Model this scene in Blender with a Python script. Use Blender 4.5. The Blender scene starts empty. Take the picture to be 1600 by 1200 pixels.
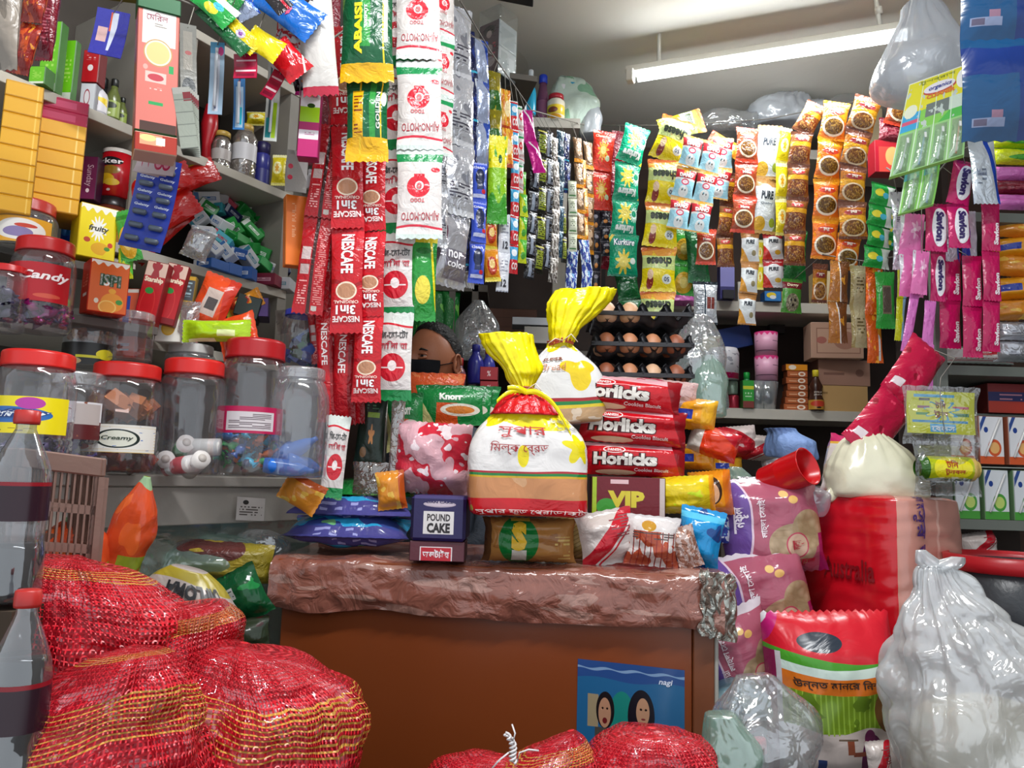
import bpy, math, random
from mathutils import Vector, Matrix, noise
sc = bpy.context.scene
COL = sc.collection
PI = math.pi
# ---------------------------------------------------------------- camera
F = 1200.0                      # focal length in pixels of the 1600 wide frame
PITCH = math.radians(7.0); ROLL = 0.03
CAM = Vector((0, 0, 1.25))
fw = Vector((0, math.cos(PITCH), math.sin(PITCH)))
up0 = Vector((0, -math.sin(PITCH), math.cos(PITCH))); rt0 = Vector((1, 0, 0))
rt = rt0*math.cos(ROLL)+up0*math.sin(ROLL)
up = up0*math.cos(ROLL)-rt0*math.sin(ROLL)
cd = bpy.data.cameras.new('camera'); cam = bpy.data.objects.new('camera', cd); COL.objects.link(cam)
cd.sensor_width = 36; cd.lens = 36*F/1600; cd.clip_start = .05; cd.clip_end = 60
mw = Matrix((rt, up, -fw)).transposed().to_4x4(); mw.translation = CAM
cam.matrix_world = mw; sc.camera = cam
def ray(px, py): return fw*F+rt*(px-800)-up*(py-600)
def P(px, py, Y):
    d = ray(px, py); return CAM+d*(Y/d.y)
def MP(px, py, Y):
    return (P(px, py, Y)-CAM).dot(fw)/F
# ---------------------------------------------------------------- world, exposure, lamps
w = bpy.data.worlds.new('street_daylight'); sc.world = w; w.use_nodes = True
w.node_tree.nodes['Background'].inputs[0].default_value = (.86, .93, 1, 1)
w.node_tree.nodes['Background'].inputs[1].default_value = .85
sc.view_settings.view_transform = 'Standard'; sc.view_settings.look = 'None'
sc.view_settings.gamma = 1; sc.view_settings.use_curve_mapping = False
sc.view_settings.exposure = 0.35
sc.cycles.transparent_max_bounces = 20
sc.cycles.max_bounces = 7
def area(name, loc, target, sx, sy, energy, col=(1, 1, 1)):
    l = bpy.data.lights.new(name, 'AREA'); l.shape = 'RECTANGLE'; l.size = sx; l.size_y = sy; l.energy = energy; l.color = col
    o = bpy.data.objects.new(name, l); COL.objects.link(o); o.location = loc
    o.rotation_euler = (Vector(target)-Vector(loc)).to_track_quat('-Z', 'Y').to_euler(); return o
LS = {}
# ---------------------------------------------------------------- materials
def lin(h):
    if not isinstance(h, str): return tuple(h)+(1,)
    h = h.lstrip('#'); h = h if len(h) == 6 else ''.join(x*2 for x in h); r = []
    for i in (0, 2, 4):
        c = int(h[i:i+2], 16)/255; r.append(c/12.92 if c <= .04045 else ((c+.055)/1.055)**2.4)
    return tuple(r)+(1,)
MATS = {}
def _new(name):
    m = bpy.data.materials.new(name); m.use_nodes = True; nt = m.node_tree
    for n in list(nt.nodes):
        if n.type != 'OUTPUT_MATERIAL': nt.nodes.remove(n)
    return m, nt, [n for n in nt.nodes if n.type == 'OUTPUT_MATERIAL'][0]
class G:
    """tiny node helper working on UV"""
    def __init__(s, nt):
        s.nt = nt; s.L = nt.links
        s.uv = nt.nodes.new('ShaderNodeTexCoord').outputs['UV']
        x = nt.nodes.new('ShaderNodeSeparateXYZ'); s.L.new(s.uv, x.inputs[0]); s.u, s.v = x.outputs[0], x.outputs[1]
    def m(s, op, a, b=None, c=None):
        n = s.nt.nodes.new('ShaderNodeMath'); n.operation = op
        for i, x in enumerate((a, b, c)):
            if x is None: continue
            if isinstance(x, (int, float)): n.inputs[i].default_value = x
            else: s.L.new(x, n.inputs[i])
        return n.outputs[0]
    def mix(s, f, a, b):
        n = s.nt.nodes.new('ShaderNodeMix'); n.data_type = 'RGBA'
        for i, x in ((0, f), (6, a), (7, b)):
            if isinstance(x, (int, float)): n.inputs[i].default_value = x
            elif isinstance(x, tuple): n.inputs[i].default_value = x
            else: s.L.new(x, n.inputs[i])
        return n.outputs[2]
    def tex(s, typ, scale, **k):
        n = s.nt.nodes.new(typ); s.L.new(s.uv, n.inputs['Vector']); n.inputs['Scale'].default_value = scale
        for a, b in k.items(): n.inputs[a].default_value = b
        return n
    def layers(s, base, layers):
        col = lin(base)
        for l in layers:
            k = l[0]
            if k == 'r':        # rect u0 v0 u1 v1 colour
                f = s.m('MULTIPLY', s.m('MULTIPLY', s.m('GREATER_THAN', s.u, l[1]), s.m('LESS_THAN', s.u, l[3])),
                        s.m('MULTIPLY', s.m('GREATER_THAN', s.v, l[2]), s.m('LESS_THAN', s.v, l[4]))); c = lin(l[5])
            elif k == 'e' or k == 'f':      # ellipse / food: cx cy rx ry colour (colour2 scale)
                a = s.m('MULTIPLY', s.m('SUBTRACT', s.u, l[1]), 1/l[3]); b = s.m('MULTIPLY', s.m('SUBTRACT', s.v, l[2]), 1/l[4])
                f = s.m('LESS_THAN', s.m('ADD', s.m('MULTIPLY', a, a), s.m('MULTIPLY', b, b)), 1.0); c = lin(l[5])
                if k == 'f':
                    vo = s.tex('ShaderNodeTexVoronoi', l[7]); c = s.mix(s.m('MULTIPLY', vo.outputs['Distance'], 1.6), lin(l[5]), lin(l[6]))
            elif k == 'h':      # half plane a*u+b*v>c
                f = s.m('GREATER_THAN', s.m('ADD', s.m('MULTIPLY', s.u, l[1]), s.m('MULTIPLY', s.v, l[2])), l[3]); c = lin(l[4])
            elif k == 'w':      # wavy edge: v > v0 + amp*sin(u*freq+ph)   (sign -1: below)
                e = s.m('MULTIPLY_ADD', s.m('SINE', s.m('MULTIPLY_ADD', s.u, l[3], l[4])), l[2], l[1])
                f = s.m('GREATER_THAN' if l[6] > 0 else 'LESS_THAN', s.v, e); c = lin(l[5])
            elif k == 'b':      # blotches: scale threshold colour
                f = s.m('GREATER_THAN', s.tex('ShaderNodeTexNoise', l[1]).outputs[0], l[2]); c = lin(l[3])
            elif k == 's':      # stripes across v: count duty colour
                f = s.m('LESS_THAN', s.m('FRACT', s.m('MULTIPLY', s.v if l[4] == 'v' else s.u, l[1])), l[2]); c = lin(l[3])
            elif k == 'S':      # star / burst : cx cy r colour points
                a = s.m('SUBTRACT', s.u, l[1]); b = s.m('SUBTRACT', s.v, l[2]); an = s.m('ARCTAN2', b, a)
                rr = s.m('SQRT', s.m('ADD', s.m('MULTIPLY', a, a), s.m('MULTIPLY', b, b)))
                f = s.m('LESS_THAN', rr, s.m('MULTIPLY_ADD', s.m('SINE', s.m('MULTIPLY', an, l[5])), l[3]*.25, l[3]*.8)); c = lin(l[4])
            elif k == 't':      # fine print rows inside rect u0 v0 u1 v1 colour rows cols
                f = s.m('MULTIPLY', s.m('MULTIPLY', s.m('GREATER_THAN', s.u, l[1]), s.m('LESS_THAN', s.u, l[3])),
                        s.m('MULTIPLY', s.m('GREATER_THAN', s.v, l[2]), s.m('LESS_THAN', s.v, l[4])))
                f = s.m('MULTIPLY', f, s.m('LESS_THAN', s.m('FRACT', s.m('MULTIPLY', s.v, l[6])), .5))
                wn = s.nt.nodes.new('ShaderNodeTexWhiteNoise'); wn.noise_dimensions = '2D'
                cc = s.nt.nodes.new('ShaderNodeCombineXYZ'); s.L.new(s.m('FLOOR', s.m('MULTIPLY', s.u, l[7])), cc.inputs[0]); s.L.new(s.m('FLOOR', s.m('MULTIPLY', s.v, l[6])), cc.inputs[1])
                s.L.new(cc.outputs[0], wn.inputs[0]); f = s.m('MULTIPLY', f, s.m('GREATER_THAN', wn.outputs[0], .35)); c = lin(l[5])
            col = s.mix(f, col, c)
        return col
def mat(name, base='#888888', layers=(), rough=.35, metal=0., bump=.0, bs=60, spec=.5, emit=0, coat=0, trans=0, var=0):
    """printed / painted procedural surface"""
    if name in MATS: return MATS[name]
    m, nt, out = _new(name); g = G(nt)
    p = nt.nodes.new('ShaderNodeBsdfPrincipled'); g.L.new(p.outputs[0], out.inputs[0])
    c = g.layers(base, layers) if layers else lin(base)
    if var:
        tc = nt.nodes.new('ShaderNodeTexCoord'); n = nt.nodes.new('ShaderNodeTexNoise'); n.inputs['Scale'].default_value = bs*.3; n.inputs['Detail'].default_value = 5
        g.L.new(tc.outputs['Object'], n.inputs[0]); b = lin(base)
        c = g.mix(g.m('MULTIPLY', n.outputs[0], var), c, tuple(x*.25 for x in b[:3])+(1,))
    if isinstance(c, tuple): p.inputs['Base Color'].default_value = c
    else: g.L.new(c, p.inputs['Base Color'])
    p.inputs['Roughness'].default_value = rough; p.inputs['Metallic'].default_value = metal
    p.inputs['Specular IOR Level'].default_value = spec; p.inputs['Coat Weight'].default_value = coat; p.inputs['Coat Roughness'].default_value = .12
    if emit: p.inputs['Emission Color'].default_value = lin(base); p.inputs['Emission Strength'].default_value = emit
    if bump:
        tc = nt.nodes.new('ShaderNodeTexCoord'); n = nt.nodes.new('ShaderNodeTexNoise'); n.inputs['Scale'].default_value = bs; n.inputs['Detail'].default_value = 3
        n.inputs['Distortion'].default_value = 1.2
        g.L.new(tc.outputs['Object'], n.inputs[0]); b = nt.nodes.new('ShaderNodeBump'); b.inputs['Strength'].default_value = bump; b.inputs['Distance'].default_value = .01
        g.L.new(n.outputs[0], b.inputs['Height']); g.L.new(b.outputs[0], p.inputs['Normal'])
    if trans:
        t = nt.nodes.new('ShaderNodeBsdfTransparent'); x = nt.nodes.new('ShaderNodeMixShader'); x.inputs[0].default_value = trans
        g.L.new(p.outputs[0], x.inputs[1]); g.L.new(t.outputs[0], x.inputs[2]); g.L.new(x.outputs[0], out.inputs[0])
    MATS[name] = m; return m
def film(name, tint='#ffffff', cover=.2, gloss=.12, rough=.12, bump=.3, bs=25, layers=(), glow=.5):
    """thin clear or milky plastic; printed layers are opaque"""
    if name in MATS: return MATS[name]
    m, nt, out = _new(name); g = G(nt)
    tr = nt.nodes.new('ShaderNodeBsdfTransparent'); tr.inputs[0].default_value = tuple(.55+.45*x for x in lin(tint)[:3])+(1,)
    df = nt.nodes.new('ShaderNodeBsdfDiffuse'); df.inputs[0].default_value = lin(tint)
    tl = nt.nodes.new('ShaderNodeBsdfTranslucent'); tl.inputs[0].default_value = lin(tint)
    gl = nt.nodes.new('ShaderNodeBsdfGlossy'); gl.inputs['Roughness'].default_value = rough; gl.inputs[0].default_value = (1, 1, 1, 1)
    def mx(f, a, b):
        x = nt.nodes.new('ShaderNodeMixShader')
        if isinstance(f, (int, float)): x.inputs[0].default_value = f
        else: g.L.new(f, x.inputs[0])
        g.L.new(a, x.inputs[1]); g.L.new(b, x.inputs[2]); return x.outputs[0]
    d = mx(glow, df.outputs[0], tl.outputs[0]); a = mx(cover, tr.outputs[0], d)
    tc = nt.nodes.new('ShaderNodeTexCoord'); n = nt.nodes.new('ShaderNodeTexNoise'); n.inputs['Scale'].default_value = bs; n.inputs['Detail'].default_value = 2; n.inputs['Distortion'].default_value = 1.5
    g.L.new(tc.outputs['Object'], n.inputs[0]); b = nt.nodes.new('ShaderNodeBump'); b.inputs['Strength'].default_value = bump; b.inputs['Distance'].default_value = .02
    g.L.new(n.outputs[0], b.inputs['Height']); g.L.new(b.outputs[0], gl.inputs['Normal'])
    lw = nt.nodes.new('ShaderNodeLayerWeight'); lw.inputs[0].default_value = .35
    f = g.m('MULTIPLY_ADD', lw.outputs['Facing'], .25, gloss)
    s = mx(f, a, gl.outputs[0]); g.L.new(s, out.inputs[0]); MATS[name] = m; return m
def ink(h, rough=.4): return mat('ink '+str(h), h, rough=rough)
# ---------------------------------------------------------------- mesh builder
class MB:
    def __init__(s): s.v = []; s.f = []; s.mi = []; s.uv = []; s.mats = []; s.sm = []
    def slot(s, m):
        if m not in s.mats: s.mats.append(m)
        return s.mats.index(m)
    def face(s, idx, m, uv=None, smooth=True):
        s.f.append(tuple(idx)); s.mi.append(m); s.uv.extend(uv or [(0, 0)]*len(idx)); s.sm.append(smooth)
    def grid(s, fn, nu, nv, m, wrap=False, uvf=None, mf=None, smooth=True):
        b = len(s.v); W = nu if wrap else nu+1
        for j in range(nv+1):
            for i in range(W): s.v.append(tuple(fn(i/nu, j/nv)))
        uvf = uvf or (lambda u, v: (u, v))
        for j in range(nv):
            for i in range(nu):
                i2 = (i+1) % W if wrap else i+1
                q = (b+j*W+i, b+j*W+i2, b+(j+1)*W+i2, b+(j+1)*W+i)
                s.face(q, mf(i/nu, (j+.5)/nv) if mf else m, [uvf(i/nu, j/nv), uvf((i+1)/nu, j/nv), uvf((i+1)/nu, (j+1)/nv), uvf(i/nu, (j+1)/nv)], smooth)
    def box(s, c, d, m, M=None, ms=None, bev=0):
        """box centre c, size d; ms = {'f','b','l','r','t','u'} slots; real 45 degree edges when bev"""
        x, y, z = d[0]/2, d[1]/2, d[2]/2; M = M or Matrix()
        ms = ms or {}
        def quad(ps, k, uv=((0, 0), (1, 0), (1, 1), (0, 1))):
            b = len(s.v)
            for p in ps: s.v.append(tuple(M @ (Vector(c)+Vector(p))))
            s.face(range(b, b+len(ps)), ms.get(k, m), list(uv)[:len(ps)], False)
        e = bev
        a, b2, c2 = x-e, y-e, z-e
        quad([(-a, -y, -c2), (a, -y, -c2), (a, -y, c2), (-a, -y, c2)], 'f')
        quad([(a, y, -c2), (-a, y, -c2), (-a, y, c2), (a, y, c2)], 'b')
        quad([(-x, b2, -c2), (-x, -b2, -c2), (-x, -b2, c2), (-x, b2, c2)], 'l')
        quad([(x, -b2, -c2), (x, b2, -c2), (x, b2, c2), (x, -b2, c2)], 'r')
        quad([(-a, -b2, z), (a, -b2, z), (a, b2, z), (-a, b2, z)], 't')
        quad([(-a, b2, -z), (a, b2, -z), (a, -b2, -z), (-a, -b2, -z)], 'u')
        if e:
            for sx in (-1, 1):
                for sy in (-1, 1):
                    q = [(sx*a, sy*y, -c2), (sx*x, sy*b2, -c2), (sx*x, sy*b2, c2), (sx*a, sy*y, c2)]
                    quad(q if sx*sy > 0 else q[::-1], 'e') if False else quad(q if sx*sy < 0 else q[::-1], 'r' if sx > 0 else 'l', ((.5, .5),)*4)
            for sz in (-1, 1):
                for sy in (-1, 1): quad([(-a, sy*b2, sz*z), (a, sy*b2, sz*z), (a, sy*y, sz*c2), (-a, sy*y, sz*c2)], 't', ((.5, .5),)*4)
                for sx in (-1, 1): quad([(sx*a, -b2, sz*z), (sx*a, b2, sz*z), (sx*x, b2, sz*c2), (sx*x, -b2, sz*c2)], 't', ((.5, .5),)*4)
                for sx in (-1, 1):
                    for sy in (-1, 1): quad([(sx*a, sy*b2, sz*z), (sx*x, sy*b2, sz*c2), (sx*a, sy*y, sz*c2)], 't', ((.5, .5),)*3)
    def tube(s, pts, r, m, seg=8, cap=True):
        pts = [Vector(p) for p in pts]; b = len(s.v); n = len(pts)
        rr = r if isinstance(r, (list, tuple)) else [r]*n
        for i, p in enumerate(pts):
            t = (pts[min(i+1, n-1)]-pts[max(i-1, 0)]).normalized()
            a = t.cross(Vector((0, 0, 1)) if abs(t.z) < .9 else Vector((1, 0, 0))).normalized(); c = t.cross(a)
            for k in range(seg):
                th = 2*PI*k/seg; s.v.append(tuple(p+(a*math.cos(th)+c*math.sin(th))*rr[i]))
        for i in range(n-1):
            for k in range(seg):
                k2 = (k+1) % seg
                s.face((b+i*seg+k, b+i*seg+k2, b+(i+1)*seg+k2, b+(i+1)*seg+k), m, [(k/seg, i/n), ((k+1)/seg, i/n), ((k+1)/seg, (i+1)/n), (k/seg, (i+1)/n)])
        if cap: s.face([b+k for k in range(seg)][::-1], m); s.face([b+(n-1)*seg+k for k in range(seg)], m)
    def mesh(s, name='m'):
        me = bpy.data.meshes.new(name); me.from_pydata(s.v, [], s.f)
        for m in s.mats: me.materials.append(m)
        me.polygons.foreach_set('material_index', s.mi); me.polygons.foreach_set('use_smooth', s.sm)
        l = me.uv_layers.new(name='UVMap'); l.data.foreach_set('uv', [c for t in s.uv for c in t]); me.update(); return me
TXT = {}
def glyphs(t, bold=.02, shear=0):
    k = (t, bold, shear)
    if k not in TXT:
        f = bpy.data.curves.new('t', 'FONT'); f.body = t; f.resolution_u = 2; f.offset = bold; f.shear = shear
        b = bpy.data.objects.new('t', f); m = bpy.data.meshes.new_from_object(b)
        vs = [(v.co.x, v.co.y) for v in m.vertices]; fs = [tuple(p.vertices) for p in m.polygons]
        bpy.data.objects.remove(b); bpy.data.curves.remove(f); bpy.data.meshes.remove(m)
        xs = [v[0] for v in vs] or [0, 1]; ys = [v[1] for v in vs] or [0, 1]
        mx = .16*max(max(ys)-min(ys), .1)*1.6; q = list(fs); fs = []; mid = {}
        while q and len(fs) < 6000:
            t = q.pop()
            if len(t) > 3: q += [(t[0], t[i], t[i+1]) for i in range(1, len(t)-1)]; continue
            l = [(math.hypot(vs[t[i]][0]-vs[t[(i+1) % 3]][0], vs[t[i]][1]-vs[t[(i+1) % 3]][1]), i) for i in range(3)]; L, i = max(l)
            if L <= mx: fs.append(t); continue
            a, c, d = t[i], t[(i+1) % 3], t[(i+2) % 3]; e = (min(a, c), max(a, c))
            if e not in mid: vs.append(((vs[a][0]+vs[c][0])/2, (vs[a][1]+vs[c][1])/2)); mid[e] = len(vs)-1
            q += [(a, mid[e], d), (mid[e], c, d)]
        TXT[k] = (vs, fs, min(xs), max(xs), min(ys), max(ys))
    return TXT[k]
def put_text(mb, surf, t, box, col, rot=0, bold=.02, shear=0, off=.0013, arch=0):
    """surf(u, v, off) -> point ; box = u0 v0 u1 v1 ; rot in quarter turns"""
    vs, fs, x0, x1, y0, y1 = glyphs(t, bold, shear); m = mb.slot(ink(col)); b = len(mb.v)
    for x, y in vs:
        a = (x-x0)/max(x1-x0, 1e-6); c = (y-y0)/max(y1-y0, 1e-6)+arch*math.sin(PI*a)
        a, c = ((a, c), (1-c, a), (1-a, 1-c), (c, 1-a))[rot % 4]
        mb.v.append(tuple(surf(box[0]+a*(box[2]-box[0]), box[1]+c*(box[3]-box[1]), off)))
    for f in fs: mb.face([b+i for i in f], m, None, False)
# ---------------------------------------------------------------- objects
def link(o, parent=None):
    COL.objects.link(o)
    if parent is not None: o.parent = parent
    return o
def ob(name, me, parent=None, M=None):
    o = bpy.data.objects.new(name, me); link(o, parent)
    if M is not None: o.matrix_basis = M
    return o
def emp(name, M=None):
    o = bpy.data.objects.new(name, None); link(o); o.empty_display_size = .02
    if M is not None: o.matrix_basis = M
    return o
def tag(o, label=None, cat=None, group=None, kind=None):
    if label: o['label'] = label
    if cat: o['category'] = cat
    if group: o['group'] = group
    if kind: o['kind'] = kind
    return o
def FR(px, py, Y, yaw=0, roll=0, pitch=0, off=(0, 0, 0)):
    """frame at a place: x to the right, y away from the viewer, z up; yaw turns the face to the right (degrees)"""
    p = P(px, py, Y)+Vector(off)
    return Matrix.Translation(p) @ Matrix.Rotation(math.radians(yaw), 4, 'Z') @ Matrix.Rotation(math.radians(-roll), 4, 'Y') @ Matrix.Rotation(math.radians(pitch), 4, 'X')
def nz(x, y, z): return noise.noise(Vector((x, y, z)))
def add_texts(mb, surf, texts):
    for i, t in enumerate(texts):
        put_text(mb, surf, t[0], t[1:5], t[5], t[6] if len(t) > 6 else 0, t[7] if len(t) > 7 else .02, t[8] if len(t) > 8 else 0, off=.0012+.0004*i)
# designs: name -> dict(base, L layers, T texts, rough, metal, bump)
D = {}
def dm(d):
    """material of a design"""
    q = D[d] if isinstance(d, str) else d
    n = 'print '+(d if isinstance(d, str) else q['n'])
    if q.get('film'): return film(n, q['b'], q.get('cover', .3), q.get('gloss', .15), .12, .5, 30)
    return mat(n, q['b'], q.get('L', ()), q.get('rough', .28), q.get('metal', 0), q.get('bump', .25), q.get('bs', 55))
def pillow(w, h, t, d, seed=0, top=True, crimp=.09, nu=12, nv=18, wr=1., waist=.07, flip=False, zig=.012, lite=False):
    """inflated sachet with flat crimped ends; origin at top centre (top) or base centre"""
    q = D[d] if isinstance(d, str) else d
    mb = MB(); bm = mb.slot(dm(d)); sd = seed*3.7
    if lite: nu, nv = 8, 10
    def e(v):
        k = min(v, 1-v)
        return max(0., min(1., (k-crimp)/.2))**.55 if k > crimp else 0.
    def S(u, v, off=0, side=-1):
        a = abs(2*u-1); b = e(v)
        pr = max(0, 1-a**2.6)**.62*b
        x = (u-.5)*w*(1-waist*b+.02*nz(v*5, sd, 1))
        zz = v*h-(h if top else 0)
        if v <= 0 or v >= 1: zz += zig*h*(1 if int(round(u*nu)) % 2 else -1)*.7
        k = min(v, 1-v)
        pl = math.sin(u*31+sd)*math.exp(-abs(k-crimp)/.09)*.11*(1-a*a)
        y = side*(t/2)*(pr+wr*pr*(.22*nz(u*3.2+sd, v*4.1, side)+.1*nz(u*8, v*8+sd, 2))+wr*pl*(k > crimp*.8))
        y += w*.05*nz(v*2.3, sd, 5)+side*(off+.0004)
        return (x, y, zz)
    fl = (lambda u, v: (1-u, 1-v)) if flip else (lambda u, v: (u, v))
    mb.grid(lambda u, v: S(u, v), nu, nv, bm, uvf=fl)
    mb.grid(lambda u, v: S(1-u, v, 0, 1), nu, nv, bm, uvf=fl)
    def surf(u, v, off): u, v = fl(u, v); return S(min(1, max(0, u)), min(1, max(0, v)), off)
    add_texts(mb, surf, q.get('T', ()))
    return mb.mesh(q.get('n', d if isinstance(d, str) else 'packet'))
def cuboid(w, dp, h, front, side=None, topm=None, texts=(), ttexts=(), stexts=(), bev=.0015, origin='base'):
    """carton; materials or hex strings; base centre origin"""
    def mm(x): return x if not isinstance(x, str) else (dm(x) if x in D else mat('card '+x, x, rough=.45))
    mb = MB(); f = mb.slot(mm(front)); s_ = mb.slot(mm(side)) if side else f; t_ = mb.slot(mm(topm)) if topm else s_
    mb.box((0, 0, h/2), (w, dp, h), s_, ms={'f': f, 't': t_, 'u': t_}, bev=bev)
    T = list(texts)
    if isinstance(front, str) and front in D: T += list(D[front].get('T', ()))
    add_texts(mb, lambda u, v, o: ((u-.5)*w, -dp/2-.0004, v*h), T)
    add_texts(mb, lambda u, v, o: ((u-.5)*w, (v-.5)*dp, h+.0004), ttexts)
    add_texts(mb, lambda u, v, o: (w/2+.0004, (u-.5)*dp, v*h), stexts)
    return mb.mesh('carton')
def cr(p, t):
    """catmull-rom through tuples p at parameter t in 0..len-1"""
    n = len(p)-1; i = min(int(t), n-1); f = t-i
    a, b, c, d = p[max(i-1, 0)], p[i], p[i+1], p[min(i+2, n)]
    return [.5*((2*b[k])+(-a[k]+c[k])*f+(2*a[k]-5*b[k]+4*c[k]-d[k])*f*f+(-a[k]+3*b[k]-3*c[k]+d[k])*f**3) for k in range(len(b))]
def lathe(prof, m, seg=24, mb=None, texts=(), smooth_prof=False, bands=None, sub=4, closed=True):
    """prof = [(r, z)...] ; bands = [(z0, z1, material)] ; u 0..1 is the front half"""
    own = mb is None; mb = mb or MB(); s0 = mb.slot(m)
    if smooth_prof:
        n = (len(prof)-1)*sub; pr = [cr(prof, i/sub) for i in range(n+1)]
    else: pr = list(prof)
    z0, z1 = min(p[1] for p in pr), max(p[1] for p in pr); N = len(pr)-1
    bs = [(a, b, mb.slot(x)) for a, b, x in (bands or [])]
    def fn(u, v):
        p = pr[int(round(v*N))]; th = -PI+u*2*PI
        return (max(p[0], 0)*math.cos(th), max(p[0], 0)*math.sin(th), p[1])
    b = len(mb.v)
    for j in range(N+1):
        for i in range(seg): mb.v.append(fn(i/seg, j/N))
    for j in range(N):
        za, zb = pr[j][1], pr[j+1][1]; zm = (za+zb)/2
        k = s0
        for q in bs:
            if q[0] <= zm <= q[1]: k = q[2]
        va, vb = (za-z0)/(z1-z0+1e-9), (zb-z0)/(z1-z0+1e-9)
        for q, (x0, x1, _) in zip(bs, bands or []):
            if q[2] == k: va, vb = (za-x0)/(x1-x0), (zb-x0)/(x1-x0)
        for i in range(seg):
            i2 = (i+1) % seg
            mb.face((b+j*seg+i, b+j*seg+i2, b+(j+1)*seg+i2, b+(j+1)*seg+i), k, [(2*i/seg, va), (2*(i+1)/seg, va), (2*(i+1)/seg, vb), (2*i/seg, vb)])
    def surf(u, v, off):
        z = z0+v*(z1-z0); r = pr[0][0]
        for j in range(N):
            a, c = sorted((pr[j][1], pr[j+1][1]))
            if a <= z <= c and c > a:
                f = (z-pr[j][1])/(pr[j+1][1]-pr[j][1]); r = pr[j][0]+f*(pr[j+1][0]-pr[j][0])
        th = -PI+u*PI; r += off+.0004
        return (r*math.cos(th), r*math.sin(th), z)
    add_texts(mb, surf, texts)
    return mb.mesh('turned') if own else mb
def loft(rings, m, seg=40, sub=5, nse=.0, ns=8, seed=0, texts=(), uvs=(1, 1), mb=None, pleat=0, fine=0):
    """rings = [(z, cx, cy, rx, ry, n(superellipse exponent), pleats)] bottom to top; u 0..1 is the front half"""
    own = mb is None; mb = mb or MB(); s0 = mb.slot(m); N = (len(rings)-1)*sub
    R = [tuple(r)+(2,)*(6-len(r))+((0,) if len(r) < 7 else ()) for r in rings]
    R = [r if len(r) == 7 else r[:7] for r in R]
    def pt(u, v, off=0):
        z, cx, cy, rx, ry, n, pl = cr(R, max(0, min(1, v))*(len(R)-1)); th = -PI+u*2*PI
        c, s_ = math.cos(th), math.sin(th); n = max(n, 1.2)
        q_ = (abs(c)**n+abs(s_)**n)**(-1/n); x = c*q_; y = s_*q_
        k = 1+pl*(.6*math.sin(th*17+seed)+.5*math.sin(th*29+seed*2+v*3))
        p = Vector((cx+x*max(rx, 0)*k, cy+y*max(ry, 0)*k, z))
        if nse:
            q = Vector((p.x*ns+seed*5, p.y*ns, p.z*ns)); d = Vector((x, y, 0)); d = d.normalized() if d.length else d
            rr = nse*(noise.noise(q)+.5*abs(noise.noise(q*2.3)))*min(1, (rx+ry)/.04)
            p += d*rr; p.z += nse*.5*noise.noise(q+Vector((9, 9, 9)))
            if fine: p += d*fine*abs(noise.noise(Vector((q.x*3, q.y*3, q.z*1.5))))
        if off: p += Vector((x, y, 0)).normalized()*off
        return p
    mb.grid(lambda u, v: pt(u, v), seg, N, s0, wrap=True, uvf=lambda u, v: (2*u*uvs[0], v*uvs[1]))
    for v, rev in ((0, 1), (1, 0)):
        if R[0 if v == 0 else -1][3] > .0005:
            b = len(mb.v)-(N+1)*seg+(0 if v == 0 else N*seg)
            mb.face([b+i for i in range(seg)][::-1 if rev else 1], s0)
    add_texts(mb, lambda u, v, o: pt(u/2, v, o+.003), texts)
    return mb.mesh('lofted') if own else mb
def sheet(fn, nu, nv, m, th=.0006, mb=None, texts=()):
    """thin card with real thickness"""
    own = mb is None; mb = mb or MB(); s0 = mb.slot(m)
    mb.grid(lambda u, v: fn(u, v), nu, nv, s0)
    mb.grid(lambda u, v: Vector(fn(1-u, v))+Vector((0, th, 0)), nu, nv, s0, uvf=lambda u, v: (1-u, v))
    add_texts(mb, lambda u, v, o: Vector(fn(u, v))-Vector((0, .0012, 0)), texts)
    return mb.mesh('card') if own else mb
def walk(pts, n, Y0, Y1):
    """n+1 world points spread evenly along a pixel polyline running from depth Y0 to Y1"""
    L = [0]
    for a, b in zip(pts, pts[1:]): L.append(L[-1]+math.hypot(b[0]-a[0], b[1]-a[1]))
    out = []
    for i in range(n+1):
        s = L[-1]*i/n; k = 0
        while k < len(pts)-2 and L[k+1] < s: k += 1
        f = (s-L[k])/max(L[k+1]-L[k], 1e-6)
        x = pts[k][0]+f*(pts[k+1][0]-pts[k][0]); y = pts[k][1]+f*(pts[k+1][1]-pts[k][1])
        out.append((x, y, P(x, y, Y0+(Y1-Y0)*i/n)))
    return out
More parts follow.
